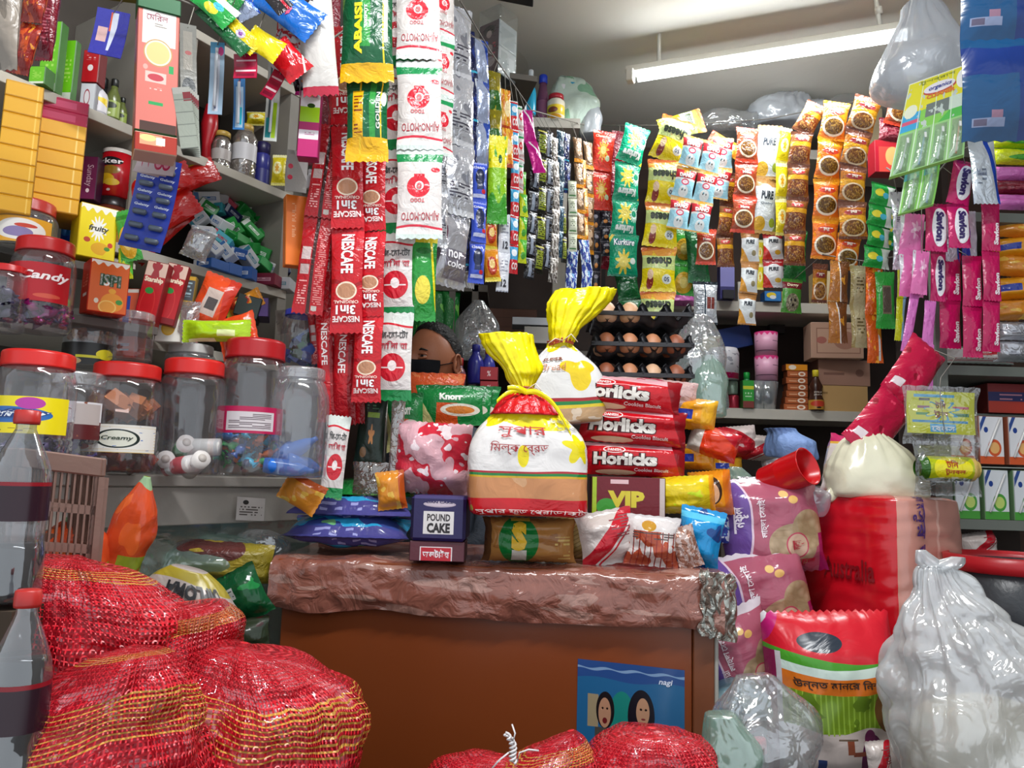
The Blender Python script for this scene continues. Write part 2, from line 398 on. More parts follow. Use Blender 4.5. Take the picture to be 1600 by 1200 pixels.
def strip(label, pts, w, n, d, Y, Y1=None, yaw=0, t=None, cols=1, seed=1, group=None, name='hanging_packet_strip', part='packet', cat='packet strip', flip=False, jit=7, lite=False, wr=1, crimp=.09, waist=.07, alt=None, tilt=0):
    """a strip of joined sachets hanging from the top point of the pixel path"""
    rnd = random.Random(seed*77+n); Q = walk(pts, n, Y, Y1 or Y)
    root = emp(name, Matrix.Translation(Q[0][2])); tag(root, label, cat, group)
    inv = Matrix.Translation(-Q[0][2]); W = w*MP(Q[0][0], Q[0][1], Y)/max(.3, math.cos(math.radians(yaw)))/cols
    lens = [(Q[i+1][2]-Q[i][2]).length for i in range(n)]; H = sum(lens)/n*1.02
    cache = {}
    for i in range(n):
        a, b = Q[i][2], Q[i+1][2]; z = (a-b).normalized()
        yw = math.radians(yaw+rnd.uniform(-jit, jit)); y = Vector((-math.sin(yw), math.cos(yw), 0)); y = (y-z*y.dot(z)).normalized()
        tl = rnd.uniform(-.5, .5)*jit/57+tilt/57; x = y.cross(z); y, z = y*math.cos(tl)+z*math.sin(tl), z*math.cos(tl)-y*math.sin(tl)
        for c in range(cols):
            dd = d[i] if isinstance(d, list) else d; k = (i*cols+c) % 2 if not isinstance(d, list) else i
            if k not in cache: cache[k] = pillow(W, H, t or W*.28, dd, seed+k, True, crimp=crimp, flip=flip, lite=lite, wr=wr, waist=waist)
            o = ob(part, cache[k], root)
            R = Matrix((x, y, z)).transposed().to_4x4(); R.translation = a+x*(c-(cols-1)/2)*W
            o.matrix_basis = inv @ R
    tie(root, Q[0][2]); return root
def tie(root, p, top=None):
    """a short string from the top of a hanging thing to the cord closest to it"""
    best = None
    for w in WIRES:
        for a, b in zip(w, w[1:]):
            d = b-a; f = max(0, min(1, (p-a).dot(d)/d.dot(d))); q = a+d*f
            if best is None or (q-p).length < (best-p).length: best = q
    q = best
    if q is None or not .004 < (q-p).length < .2: return
    if q.z < p.z: q = Vector((q.x, q.y, q.z))
    mb = MB(); mb.tube([Vector((0, 0, -.006)), q-p], .0009, mb.slot(mat('string', '#8d887e', rough=.7)), 5); M = root.matrix_basis.inverted().to_3x3().to_4x4()
    ob('tie_string', mb.mesh(), root, M)
# ================================================================ setting
DL = Vector((.525, .851, 0)).normalized(); NL = Vector((.851, -.525, 0)).normalized()   # side shelves: run and outward normal
A0 = P(0, 105, 1.35)
def PL(px, py, off=0.):
    """point on the side shelves' front plane, off metres behind it"""
    d = ray(px, py); q = A0-NL*off
    return CAM+d*((q-CAM).dot(NL)/d.dot(NL))
def YL(px, off=0.): return PL(px, 700, off).y
def PZ(px, py, z):
    d = ray(px, py); return CAM+d*((z-CAM.z)/d.z)
def wallbox(name, a, b, z0, z1, th, m, kind='structure'):
    """upright slab from ground point a to b"""
    a = Vector((a[0], a[1], 0)); b = Vector((b[0], b[1], 0)); L = (b-a).length; mb = MB(); s = mb.slot(m)
    mb.box((L/2, 0, (z0+z1)/2), (L, th, z1-z0), s)
    o = ob(name, mb.mesh(name)); o.location = a; o.rotation_euler = (0, 0, math.atan2(b.y-a.y, b.x-a.x)); tag(o, kind=kind); return o
plaster = mat('ceiling plaster', '#e2ddd2', [('b', 3., .62, '#d8d2c5')], .9, bump=.25, bs=6)
wallp = mat('wall paint', '#8d877c', rough=.85, bump=.1, bs=12, var=.5)
concrete = mat('floor concrete', '#5a554e', rough=.8, bump=.4, bs=20, var=.5)
mb = MB(); mb.box((0.6, 1.6, -.05), (5.2, 5.2, .1), mb.slot(concrete)); tag(ob('floor', mb.mesh()), kind='structure')
mb = MB(); mb.box((0.6, 1.9, 3.05), (5.2, 4.6, .1), mb.slot(plaster)); tag(ob('ceiling', mb.mesh()), kind='structure')
wl0 = A0-NL*.33-DL*1.1; wl1 = A0-NL*.33+DL*.86
wallbox('wall_side', wl0, wl1, 0, 3, .06, wallp)
wallbox('wall_left', (wl1.x, wl1.y), (wl1.x-.25, 3.95), 0, 3, .06, wallp)
wallbox('wall_back', (-1.6, 3.9), (3.0, 3.9), 0, 3, .08, mat('back boards', '#5b4238', [('s', 9, .04, '#241a16', 'u')], .7, var=.6))
wallbox('wall_right', (2.95, -.3), (2.95, 3.9), 0, 3, .08, wallp)
# ---- ceiling tube lamp
ta, tb = PZ(985, 122, 2.83), PZ(1432, 52, 2.83)
c = (ta+tb)/2; root = emp('tube_lamp', Matrix.Translation(c)); tag(root, 'lit fluorescent tube lamp hung below the ceiling', 'lamp')
dv = (tb-ta); Lt = dv.length; R = Matrix.Rotation(math.atan2(dv.y, dv.x), 4, 'Z')
mb = MB(); mb.tube([(-Lt/2+.03, 0, 0), (Lt/2-.03, 0, 0)], .019, mb.slot(mat('lit tube', '#f4fbff', emit=24)), 12); ob('tube', mb.mesh(), root, R)
mb = MB(); mb.box((0, .012, .034), (Lt+.04, .05, .03), mb.slot(mat('lamp batten', '#cfc9bb', rough=.5)), bev=.004); ob('batten', mb.mesh(), root, R)
for s in (-1, 1):
    mb = MB(); mb.box((s*(Lt/2+.0), 0, .008), (.03, .042, .05), mb.slot(mat('lamp batten', '#cfc9bb')), bev=.004); ob('end_cap', mb.mesh(), root, R)
mb = MB(); mb.tube([(Lt*.39, .01, .04), (Lt*.39-.015, .01, .175)], .008, mb.slot(mat('lamp rod', '#e2ded2')), 8); mb.tube([(Lt*.39-.004, .01, .1), (Lt*.39-.006, .01, .125)], .013, mb.slot(mat('lamp rod', '#e2ded2')), 8); ob('hanging_rod', mb.mesh(), root, R)
mb = MB(); mb.tube([(-Lt*.39, .01, .04), (-Lt*.39, .01, .175)], .008, mb.slot(mat('lamp rod', '#e2ded2')), 8); ob('hanging_rod', mb.mesh(), root, R)
l = area('tube_lamp_light', c+Vector((0, -.03, -.03)), c+Vector((0, -.25, -1)), Lt, .05, 13, (.97, .99, 1)); l.rotation_euler = (l.rotation_euler[0], 0, math.atan2(dv.y, dv.x)); l.rotation_euler.x = math.radians(-14)
# ---- second tube lamp over the shop front, above the picture
def lamp2(label, x, y, z, yaw, e):
    root = emp('tube_lamp', Matrix.Translation((x, y, z)) @ Matrix.Rotation(math.radians(yaw), 4, 'Z')); tag(root, label, 'lamp')
    mb = MB(); mb.tube([(-.57, 0, 0), (.57, 0, 0)], .015, mb.slot(mat('lit tube', '#f4fbff', emit=24)), 12); ob('tube', mb.mesh(), root)
    mb = MB(); mb.box((0, 0, .034), (1.2, .05, .03), mb.slot(mat('lamp batten', '#cfc9bb')), bev=.004); ob('batten', mb.mesh(), root)
    a = area('tube_lamp_light', (x, y, z-.03), (x, y, 0), 1.14, .05, e, (.98, .99, 1)); a.rotation_euler = (0, 0, math.radians(yaw))
lamp2('lit tube lamp over the shop front above the hanging packets', .15, .75, 2.82, 10, 28)
# ---- ceiling fan blade corner at the top edge
root = emp('ceiling_fan', Matrix.Translation(PZ(804, 12, 2.86)+Vector((.0, 0, 0)))); tag(root, 'dark brown ceiling fan above the hanging packets, one blade dipping into view', 'fan')
fm = mat('fan brown', '#241d1a', rough=.4)
fc = Vector((0, -.56, .03))
mb = MB(); mb.tube([fc+Vector((0, 0, .11)), fc+Vector((0, 0, .03))], .02, mb.slot(fm), 10); ob('hanging_rod', mb.mesh(), root)
mb = MB(); mb.tube([fc+Vector((0, 0, .035)), fc+Vector((0, 0, .03)), fc+Vector((0, 0, -.03)), fc+Vector((0, 0, -.04))], [.03, .09, .09, .04], mb.slot(fm), 20); ob('motor', mb.mesh(), root)
for k in range(3):
    th = math.radians(90+120*k); Rm = Matrix.Translation(fc) @ Matrix.Rotation(th, 4, 'Z') @ Matrix.Rotation(math.radians(10), 4, 'X')
    mb = MB(); mb.box((.33, 0, 0), (.5, .13, .006), mb.slot(fm), M=Rm, bev=.002); ob('blade', mb.mesh(), root)
# ---- side shelving unit
shelfm = mat('shelf laminate', '#b9b3a6', rough=.5, bump=.05, bs=20, var=.25)
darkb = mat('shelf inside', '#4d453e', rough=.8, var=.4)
postm = mat('shelf post', '#8b857b', rough=.5, var=.3)
unit = emp('side_shelf_unit', Matrix.Translation((A0.x, A0.y, 0))); tag(unit, 'greyish white wall shelving crowded with boxes and jars beside the pinned red strips', 'shelf unit')
Rl = Matrix.Rotation(math.atan2(DL.y, DL.x), 4, 'Z')
def lloc(p):
    q = Vector((p.x, p.y, 0))-Vector((A0.x, A0.y, 0)); return q.dot(DL), -q.dot(NL)
def lboard(name, px0, px1, pxr, pyr, th=.022, dep=.29, o0=0):
    z = PL(pxr, pyr).z; x0 = lloc(PL(px0, 300))[0]; x1 = lloc(PL(px1, 300))[0]
    mb = MB(); mb.box(((x0+x1)/2, o0+dep/2, z-th/2), (x1-x0, dep, th), mb.slot(shelfm), M=Rl, bev=.001); ob(name, mb.mesh(), unit); return z
ZB1 = lboard('shelf_board', -330, 462, 0, 108)
ZB2 = lboard('shelf_board', 165, 458, 300, 412)
ZB3 = lboard('shelf_board', -330, 455, 400, 560)
ZB0 = lboard('shelf_board', 280, 462, 350, 70)
def lpost(px, px1, z0, z1, dep=.29, m=postm):
    x0 = lloc(PL(px, 300))[0]; x1 = lloc(PL(px1, 300))[0]
    mb = MB(); mb.box(((x0+x1)/2, dep/2+.003, (z0+z1)/2), (x1-x0, dep, z1-z0), mb.slot(m), M=Rl, bev=.001); ob('upright', mb.mesh(), unit)
lpost(204, 216, 1.26, 2.3); lpost(446, 460, 1.26, 2.6); lpost(283, 291, ZB1, ZB0)
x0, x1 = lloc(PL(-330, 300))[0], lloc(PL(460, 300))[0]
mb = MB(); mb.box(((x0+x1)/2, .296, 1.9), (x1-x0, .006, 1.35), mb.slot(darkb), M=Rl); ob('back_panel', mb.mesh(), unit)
# ---- white glass counter under the jars
zc = P(185, 741, YL(185, -.14)).z
cdx0, cdx1 = lloc(PL(-200, 740, -.14))[0], lloc(PL(505, 740, -.14))[0]
ctr = emp('glass_counter', Matrix.Translation((A0.x, A0.y, 0))); tag(ctr, 'old white laminate display counter with glass front under the row of jars', 'counter')
def cbox(name, x0, x1, y0, y1, z0, z1, m, bev=.002):
    mb = MB(); mb.box(((x0+x1)/2, (y0+y1)/2, (z0+z1)/2), (x1-x0, y1-y0, z1-z0), mb.slot(m), M=Rl, bev=bev); return ob(name, mb.mesh(), ctr)
cw = mat('counter laminate', '#a9a39a', [('b', 2.2, .68, '#5c524a')], .5, bump=.05)
cbox('top', cdx0, cdx1, -.15, .2, zc-.022, zc, cw)
cbox('fascia', cdx0, cdx1, -.14, -.125, zc-.10, zc-.023, cw)
cbox('back_panel', cdx0, cdx1, .19, .2, 0, zc-.023, cw)
cbox('shelf', cdx0, cdx1, -.10, .18, zc-.5, zc-.48, cw)
cbox('end_panel', cdx1-.03, cdx1, -.14, .2, 0, zc-.023, cw)
cbox('base', cdx0, cdx1, -.13, .18, 0, .3, cw)
g_ = cbox('glass_pane', cdx0, cdx1-.03, -.138, -.132, .3, zc-.1, film('counter glass', '#b9cfc9', .16, .1, .04, .05), 0)
# ---- wooden chest with plastic wrapped top, in the middle
wood = mat('chest wood', '#86401b', [('b', 3, .63, '#743614')], .32, bump=.04, bs=8, var=.35)
CX0 = P(441, 935, 1.62); CX1 = P(1106, 960, 1.55); CR = CX1-CX0; CR.z = 0; CW = CR.length
zt = (P(441, 868, 1.62).z+P(1106, 893, 1.55).z)/2
ch = emp('wooden_chest', Matrix.Translation((CX0.x, CX0.y, 0)) @ Matrix.Rotation(math.atan2(CR.y, CR.x), 4, 'Z')); tag(ch, 'brown wooden counter chest with a plastic-wrapped top and a blue poster on its front', 'counter')
def chb(name, x0, x1, y0, y1, z0, z1, m, bev=.002, M=None):
    mb = MB(); mb.box(((x0+x1)/2, (y0+y1)/2, (z0+z1)/2), (x1-x0, y1-y0, z1-z0), mb.slot(m), bev=bev, M=M); return ob(name, mb.mesh(), ch)
chb('front_panel', .0, CW-.03, 0, .02, 0, zt-.04, wood)
chb('side_panel', 0, .02, .021, .37, 0, zt-.04, wood); chb('side_panel', CW-.02, CW, .021, .37, 0, zt-.04, wood); chb('back_panel', .02, CW-.02, .37, .39, 0, zt-.04, wood)
chb('corner_post', CW-.029, CW+.012, -.004, .03, 0, zt-.04, mat('chest edge', '#7d4527', rough=.4, var=.3)); chb('edge_strip', CW+.0125, CW+.02, -.004, .03, 0, zt-.04, mat('chest strip', '#a7a49c', rough=.4))
chb('top_board', -.01, CW+.02, -.012, .40, zt-.039, zt-.006, wood)
wrapm = mat('wrap over board', '#8a5446', [('b', 5, .56, '#a1776a')], .22, bump=1., bs=22, coat=.6)
# wrapped lip: a crumpled sheet over the board's edge
def lip(u, v):
    x = -.022+u*(CW+.05); k = v
    if k < .45: f = k/.45; z = zt-.1+.085*f; y = -.02-.006*math.sin(f*PI)
    elif k < .6: f = (k-.45)/.15; z = zt-.015+.012*math.sin(f*PI/2); y = -.02+.03*f
    else: f = (k-.6)/.4; z = zt+.0+.002*f; y = .01+.385*f
    n = nz(x*9, v*5, 3)*.008+abs(nz(x*26, v*11, 1))*.007
    z += (nz(x*7, 1, 7)*.016 if v < .1 else 0)-(.012*u if v < .2 else 0)
    return (x, y-n*(v < .7), z+(n*.6 if v > .4 else 0))
mb = MB(); mb.grid(lip, 150, 26, mb.slot(wrapm)); mb.grid(lambda u, v: Vector(lip(1-u, v))+Vector((0, .002, -.001)), 150, 26, mb.slot(wrapm)); ob('plastic_wrap', mb.mesh(), ch)
silver = mat('silver tape', '#aeb0a8', [('b', 9, .5, '#7e6b60')], .28, metal=.5, bump=1., bs=40)
def tape(u, v):
    x = CW-.02+u*.075; f = v; z = zt-.115+.125*min(1, f*1.4); y = -.027-.006*math.sin(f*PI)+(.05*(f-.7) if f > .7 else 0)+u*u*.03
    return (x+.012*nz(u*4, v*7, 2), y-.012*abs(nz(u*5, v*6, 5)), z+.012*nz(u*6, v*3, 8)-.02*u)
mb = MB(); mb.grid(tape, 30, 30, mb.slot(silver)); ob('foil_corner', mb.mesh(), ch)
# poster on the chest
pd = mat('poster print', '#23608f', [('w', .80, .02, 9, 0, '#274a86', 1), ('w', .9, .012, 23, 1, '#7e9cc0', 1), ('w', .925, .012, 23, 2, '#274a86', 1), ('r', .1, .25, .2, .62, '#9c8a6c'), ('e', .42, .38, .12, .3, '#1b7f74'),
    ('e', .6, .42, .125, .30, '#17121c'), ('r', .475, 0, .73, .34, '#17121c'), ('e', .615, .47, .062, .16, '#b98a6c'), ('r', .58, .22, .66, .36, '#a87a5e'), ('r', .57, .0, .67, .26, '#b01f33'),
    ('e', .265, .45, .085, .21, '#1c1518'), ('e', .26, .42, .058, .17, '#b58468'), ('e', .262, .33, .022, .035, '#6d1d20'), ('r', .17, .0, .36, .25, '#4a4540'), ('s', 1, .0, '#ffffff', 'v'), ('r', .23, .12, .32, .2, '#b4a894'),
    ('e', .597, .5, .012, .013, '#20120e'), ('e', .643, .5, .012, .013, '#20120e'), ('e', .62, .39, .02, .012, '#7a2f30'), ('e', .24, .47, .01, .013, '#20120e'), ('e', .283, .47, .01, .013, '#20120e')], .25, coat=.4)
pa, pb = ch.matrix_basis.inverted() @ P(903, 1031, 1.56), ch.matrix_basis.inverted() @ P(1070, 1047, 1.55)
pw, phh = pb.x-pa.x, .165; ptop = pa.z
def pf(u, v): return (pa.x+u*pw, -.0015-.001*nz(u*3, v*3, 1), ptop-.012*u-(1-v)*phh)
o = ob('poster', sheet(pf, 10, 8, pd, texts=[('nagi', .76, .79, .89, .87, '#d8dff0', 0, .02, .2)]), ch); tag(o, 'blue glossy poster of two smiling women')
# ================================================================ printed designs (b base, L shapes, T texts: string u0 v0 u1 v1 colour turns bold)
W_ = '#f4f1ec'; R_ = '#c8121e'
D.update({
 'nescafe': dict(b='#bf1420', rough=.22, bump=.35, L=[('h', .5, 1, 1.28, '#d5202b'), ('w', .47, .03, 6, 1, '#9c0c16', -1), ('w', .43, .03, 6, 1, '#c01521', -1), ('e', .5, .39, .34, .085, '#f0dcc4'), ('e', .5, .39, .29, .07, '#b98463')],
    T=[('NESCAFE', .32, .55, .72, .93, '#ffffff', 3, .03), ('ORIGINAL', .1, .27, .9, .30, '#f6dccf', 2), ('3in1', .18, .17, .8, .255, '#ffffff', 2, .03), ('NESCAFE', .08, .1, .92, .155, '#f4e6e2', 2, .03)]),
 'nescafe_back': dict(b='#ab0f1b', rough=.22, bump=.4, L=[('r', .44, 0, .56, 1, '#3b1712'), ('s', 2, .012, '#7a0a12', 'v'), ('r', .08, .55, .4, .68, '#c9b3b0'), ('r', .08, .40, .4, .5, '#b8a09c'), ('t', .1, .1, .38, .34, '#e9a9a4', 40, 18), ('t', .62, .1, .92, .9, '#d6837f', 46, 18), ('r', .6, .04, .78, .09, '#b7b0a8')]),
 'nescafe_side': dict(b='#b8121d', rough=.2, bump=.5, L=[('h', 1, 0, .72, '#8e0c16')], T=[('NESCAFE', .3, .5, .62, .88, '#f6e8e6', 3, .02)]),
 'maroon_foil': dict(b='#6e0f22', rough=.25, bump=.5, L=[('t', .2, .2, .8, .6, '#b05a66', 26, 12)]),
 'ajino': dict(b='#d4cdc9', rough=.2, bump=.5, bs=30, L=[('r', 0, .84, 1, .93, '#1f8a4e'), ('r', 0, .93, 1, 1, '#cfd8d2'), ('e', .48, .56, .26, .12, '#cf2233'), ('r', .38, .6, .62, .70, '#cf2233'), ('e', .5, .57, .1, .05, '#f0e6e3'), ('e', .86, .75, .1, .03, '#cf2233'), ('w', .13, .02, 4, 0, '#d23044', -1), ('w', .105, .02, 4, 0, '#e8e1dd', -1), ('r', 0, 0, 1, .05, '#cddad3')],
    T=[('AJI-NO-MOTO', .1, .19, .95, .30, '#b02436', 2, .0), ('TOGO', .3, .385, .62, .43, '#c42a3a', 2, .02), ('©', .44, .53, .56, .6, '#cf2233', 2)]),
 'ajino_bn': dict(b='#d9d1cd', rough=.2, bump=.5, bs=30, L=[('r', 0, .0, 1, .12, '#1d8648'), ('e', .5, .37, .36, .16, '#cc2030'), ('e', .5, .39, .12, .06, '#f3e6e4'), ('r', .2, .36, .8, .375, '#f3e6e4'), ('r', 0, .86, 1, 1, '#d7ddd6'), ('w', .84, .02, 5, 0, '#cc2030', 1), ('w', .865, .02, 5, 0, '#d7ddd6', 1)],
    T=[('িজ-েমা-েটা', .1, .70, .9, .80, '#444', 0), ('আি না মা', .1, .57, .9, .67, '#b32136', 0, .03)]),
 'krisi': dict(b='#0f5b34', rough=.22, bump=.5, bs=30, L=[('r', 0, 0, 1, .26, '#e2ab12'), ('r', 0, .93, 1, 1, '#e2ab12'), ('r', .32, .1, .36, .93, '#e8c024'), ('r', .16, .26, .42, .8, '#d9a514'), ('r', .58, .26, .72, .93, '#2f8b3c'), ('r', .84, .26, .87, .93, '#e8c024'), ('t', .19, .3, .4, .75, '#7b3a10', 24, 10), ('e', .92, .7, .06, .09, '#e9edd8')],
    T=[('GOLDEN', .74, .35, .84, .78, '#e8e8dc', 1)]),
 'krisi_front': dict(b='#10512f', rough=.22, bump=.5, bs=30, L=[('r', 0, 0, 1, .10, '#e2ab12'), ('r', 0, .1, 1, .14, '#d9a514'), ('r', .38, .26, .58, 1, '#2f8b3c'), ('h', -1, .6, .34, '#587a3a'), ('r', .82, .14, .85, 1, '#e8c024'), ('r', .85, .3, .92, .95, '#cfd8c2')],
    T=[('ABAISI', .26, .20, .42, .62, '#e9d21a', 1, .05), ('অয়া', .46, .44, .54, .60, '#f0f0e4', 1)]),
 'green_yellow': dict(b='#2a8f3a', rough=.22, bump=.4, L=[('s', 9, .0, '#000000', 'v'), ('h', 3, 1, 3.1, '#e7d321'), ('h', 3, 1, 3.35, '#2a8f3a'), ('e', .5, .35, .3, .16, '#e3d24a'), ('r', 0, .9, 1, 1, '#d6c52a'), ('e', .5, .8, .3, .04, '#1c6b2a')]),
 'silver_hair': dict(b='#b9b8be', rough=.2, metal=.5, bump=.6, bs=25, L=[('h', -1, .3, .02, '#6e6670'), ('r', 0, .55, .25, .8, '#5a2140'), ('r', .25, .1, 1, .5, '#8e8894'), ('r', 0, .93, 1, 1, '#d5d5da')], T=[('color', .3, .26, .9, .36, '#f3f0f4', 0), ('nor', .3, .38, .75, .48, '#f3f0f4', 0)]),
 'silver_plain': dict(b='#c3c4ca', rough=.2, metal=.5, bump=.7, bs=25, L=[('b', 3, .6, '#8d8f99'), ('r', 0, .0, 1, .08, '#e2e3e8'), ('t', .2, .2, .85, .45, '#55525e', 22, 9)]),
 'navy': dict(b='#141c46', rough=.2, bump=.5, L=[('b', 3, .56, '#263a86'), ('r', 0, .1, 1, .14, '#3aa8c8')]),
 'silverblue': dict(b='#a9b4cf', rough=.2, metal=.4, bump=.6, bs=25, L=[('h', 1, .4, .95, '#2c4fae'), ('h', -1, .4, .28, '#dfe5f0')]),
 'bluecard': dict(b='#3e57c6', rough=.25, bump=.2, L=[('r', .1, .12, .9, .2, '#c7ccec'), ('e', .5, .6, .3, .22, '#1f2748'), ('r', .3, .3, .75, .42, '#26315e'), ('e', .75, .26, .14, .05, '#d0303c'), ('r', 0, .96, 1, 1, '#8c98e0')], T=[('clean', .1, .82, .8, .92, '#dfe2f6')]),
 'parrot': dict(b='#8dc21c', rough=.25, bump=.5, L=[('h', 0, 1, .62, '#e9dd15'), ('w', .28, .06, 9, 0, '#3f9b2c', -1), ('b', 4, .62, '#4d9e24'), ('e', .6, .72, .1, .05, '#1d5e22')]),
 'olive': dict(b='#7a6f14', rough=.25, bump=.5, L=[('h', 0, -1, -.45, '#2c5f20'), ('b', 3, .6, '#b9a41e')]),
 'orangegold': dict(b='#d87a1c', rough=.22, bump=.5, L=[('b', 3, .5, '#e7b23c'), ('r', 0, 0, 1, .1, '#b0401a'), ('e', .5, .5, .3, .2, '#f0d8a2')]),
 'red_blue': dict(b='#c7222c', rough=.25, bump=.3, L=[('r', 0, .45, 1, .9, '#3f9fd0'), ('e', .5, .68, .32, .12, '#e9eef2'), ('r', 0, .96, 1, 1, '#e7e7e7')], T=[('co', .2, .12, .85, .35, '#f3e3e3')]),
 'magenta': dict(b='#b8117c', rough=.2, metal=.15, bump=.6, bs=25, L=[('h', 1, 1, 1.25, '#e8e3ea'), ('h', 1, 1, 1.4, '#b8117c'), ('b', 3, .64, '#e9a3ce')]),
 'yg': dict(b='#c9d61c', rough=.25, bump=.4, L=[('h', 1, 1, 1.1, '#58b83a'), ('e', .5, .3, .3, .15, '#4aa036')]),
 'whitetag': dict(b='#cfd2da', rough=.25, bump=.3, L=[('t', .2, .5, .85, .8, '#8c8f9c', 12, 7), ('r', 0, 0, 1, .03, '#8c8f9c')], T=[('12', .35, .12, .8, .3, '#2b2c36', 0, .04)]),
 'amber': dict(b='#d98a1c', rough=.25, bump=.4, L=[('e', .5, .45, .33, .28, '#b93a1c'), ('r', 0, 0, 1, .12, '#e7d34a'), ('e', .5, .5, .2, .14, '#e6c06c')]),
 'black_silver': dict(b='#141418', rough=.18, bump=.4, L=[('r', .3, .1, .6, .8, '#8f98a8'), ('r', .1, .84, .9, .9, '#b5b8c0'), ('t', .62, .1, .92, .8, '#6c7382', 20, 6)]),
 'black_yellow': dict(b='#15150f', rough=.18, bump=.4, L=[('r', .15, .15, .8, .75, '#8a962c'), ('t', .2, .2, .75, .7, '#2e3012', 14, 6), ('r', .1, .84, .9, .9, '#b7b24a')]),
 'brown_silver': dict(b='#5e564f', rough=.18, metal=.3, bump=.7, L=[('b', 6, .5, '#c7c2bc'), ('r', 0, .94, 1, 1, '#d8d4ce')]),
 'teal_dark': dict(b='#123a52', rough=.18, bump=.6, L=[('b', 5, .58, '#7fa3b6'), ('r', 0, .94, 1, 1, '#b5c7d0')]),
 'white_green': dict(b='#dfe3cc', rough=.3, bump=.2, L=[('r', .1, .12, .9, .18, '#3f8a3c'), ('t', .2, .35, .8, .8, '#5a6a4a', 10, 6), ('r', 0, .95, 1, 1, '#6d6f52')]),
 'blue_swirl': dict(b='#2a3f9a', rough=.2, bump=.6, L=[('b', 3.5, .52, '#d9e4ee'), ('b', 5, .6, '#7ab0d8')]),
 'gold_face': dict(b='#7c5a3a', rough=.2, bump=.5, L=[('e', .45, .55, .33, .3, '#c9a98a'), ('b', 3, .6, '#3b2620'), ('r', 0, 0, 1, .14, '#d98c22')]),
 'dark_dots': dict(b='#23222c', rough=.2, bump=.4, L=[('e', .5, .3, .2, .12, '#d88a3a'), ('e', .5, .72, .25, .1, '#8e8a96'), ('r', 0, .95, 1, 1, '#55535c')]),
 'redchips': dict(b='#dd3520', rough=.25, bump=.5, L=[('r', 0, .93, 1, 1, '#f0b8a8'), ('S', .5, .48, .27, '#d9a23c', 11), ('e', .5, .48, .13, .1, '#e8c878'), ('h', .3, 1, 1.05, '#c4281a'), ('e', .75, .3, .1, .07, '#c9d8b0')], T=[('Chanachur', .1, .8, .8, .88, '#f2d0b8', 0, .02, .2)]),
 'kurkure': dict(b='#0b9b72', rough=.22, bump=.45, L=[('S', .5, .62, .3, '#e6cf46', 9), ('e', .5, .62, .16, .13, '#f0dc66'), ('h', 1, -1, .9, '#e6cf46'), ('S', .88, .6, .2, '#d8efe2', 15), ('e', .86, .62, .1, .08, '#0b9b72'), ('t', .2, .36, .8, .4, '#c8efe0', 20, 9), ('r', 0, .95, 1, 1, '#0a7d5e')], T=[('Kurkure', .15, .12, .88, .3, '#eef6f4', 2, .06, .15)]),
 'kurkure_up': dict(b='#0b9b72', rough=.22, bump=.45, L=[('h', -1, 1, .8, '#e6cf46'), ('h', -1, 1, .9, '#0b9b72'), ('S', .5, .34, .3, '#e6cf46', 9), ('e', .5, .34, .16, .13, '#f0dc66'), ('e', .84, .36, .1, .08, '#e9f2e8'), ('r', 0, .0, 1, .05, '#0a7d5e')], T=[('Kurkure', .12, .72, .88, .9, '#12306a', 0, .1, .15), ('Kurkure', .13, .73, .87, .89, '#eef6f4', 0, .02, .15)]),
 'cheese': dict(b='#ecd60f', rough=.22, bump=.45, L=[('h', -.12, 1, .68, '#e59a42'), ('b', 4, .62, '#e7c23a'), ('w', .78, .02, 5, 2, '#cfe08e', -1), ('w', .48, .02, 4, 1, '#ecd60f', -1), ('e', .75, .26, .14, .1, '#e9efe4'), ('e', .25, .2, .1, .15, '#8a2a20'), ('e', .25, .36, .09, .11, '#edc9a4'), ('h', 1, -.5, .93, '#dfc20a'), ('h', -.12, 1, .88, '#c8662e'), ('b', 8, .68, '#f0b25a')], T=[('cheese', .12, .52, .9, .74, '#22301a', 2, .05), ('50', .67, .21, .83, .3, '#2a3c6a', 2, .02)]),
 'dano': dict(b='#a6dcec', rough=.25, bump=.35, L=[('r', 0, .62, 1, .9, '#c22a34'), ('r', 0, .9, 1, 1, '#e2c184'), ('S', .5, .95, .22, '#e8a83a', 8), ('r', 0, .56, 1, .62, '#f3f3f0'), ('e', .5, .5, .2, .1, '#d8375a'), ('e', .5, .5, .14, .06, '#f4dfe4'), ('e', .5, .22, .24, .17, '#eef3f2'), ('e', .42, .25, .03, .03, '#4a4a4a'), ('e', .58, .25, .03, .03, '#4a4a4a'), ('b', 5, .66, '#5dbcd2'), ('r', 0, 0, 1, .05, '#d8a85a')], T=[('DANO', .16, .65, .86, .78, '#f6f2ee', 0, .06)]),
 'noodle_red': dict(b='#a34626', rough=.22, bump=.45, L=[('r', 0, .84, 1, 1, '#d8452a'), ('e', .5, .38, .42, .25, '#efe0c4'), ('f', .5, .38, .36, .2, '#b58332', '#5c3312', 22), ('r', 0, 0, 1, .09, '#e0462a'), ('e', .5, .7, .3, .07, '#b8262a')], T=[('Mama', .3, .66, .72, .74, '#f6e2d2', 0, .05)]),
 'noodle_brown': dict(b='#8a5526', rough=.22, bump=.45, L=[('r', 0, .55, 1, .68, '#dba21e'), ('r', 0, .9, 1, 1, '#5d3320'), ('e', .5, .31, .46, .25, '#7a3a1c'), ('f', .5, .31, .4, .21, '#e0a850', '#6c3316', 20), ('r', 0, 0, 1, .06, '#6c3a22'), ('e', .5, .77, .3, .07, '#c23a3c')], T=[('মুড়ি', .32, .72, .7, .82, '#f6e2d2', 0, .05)]),
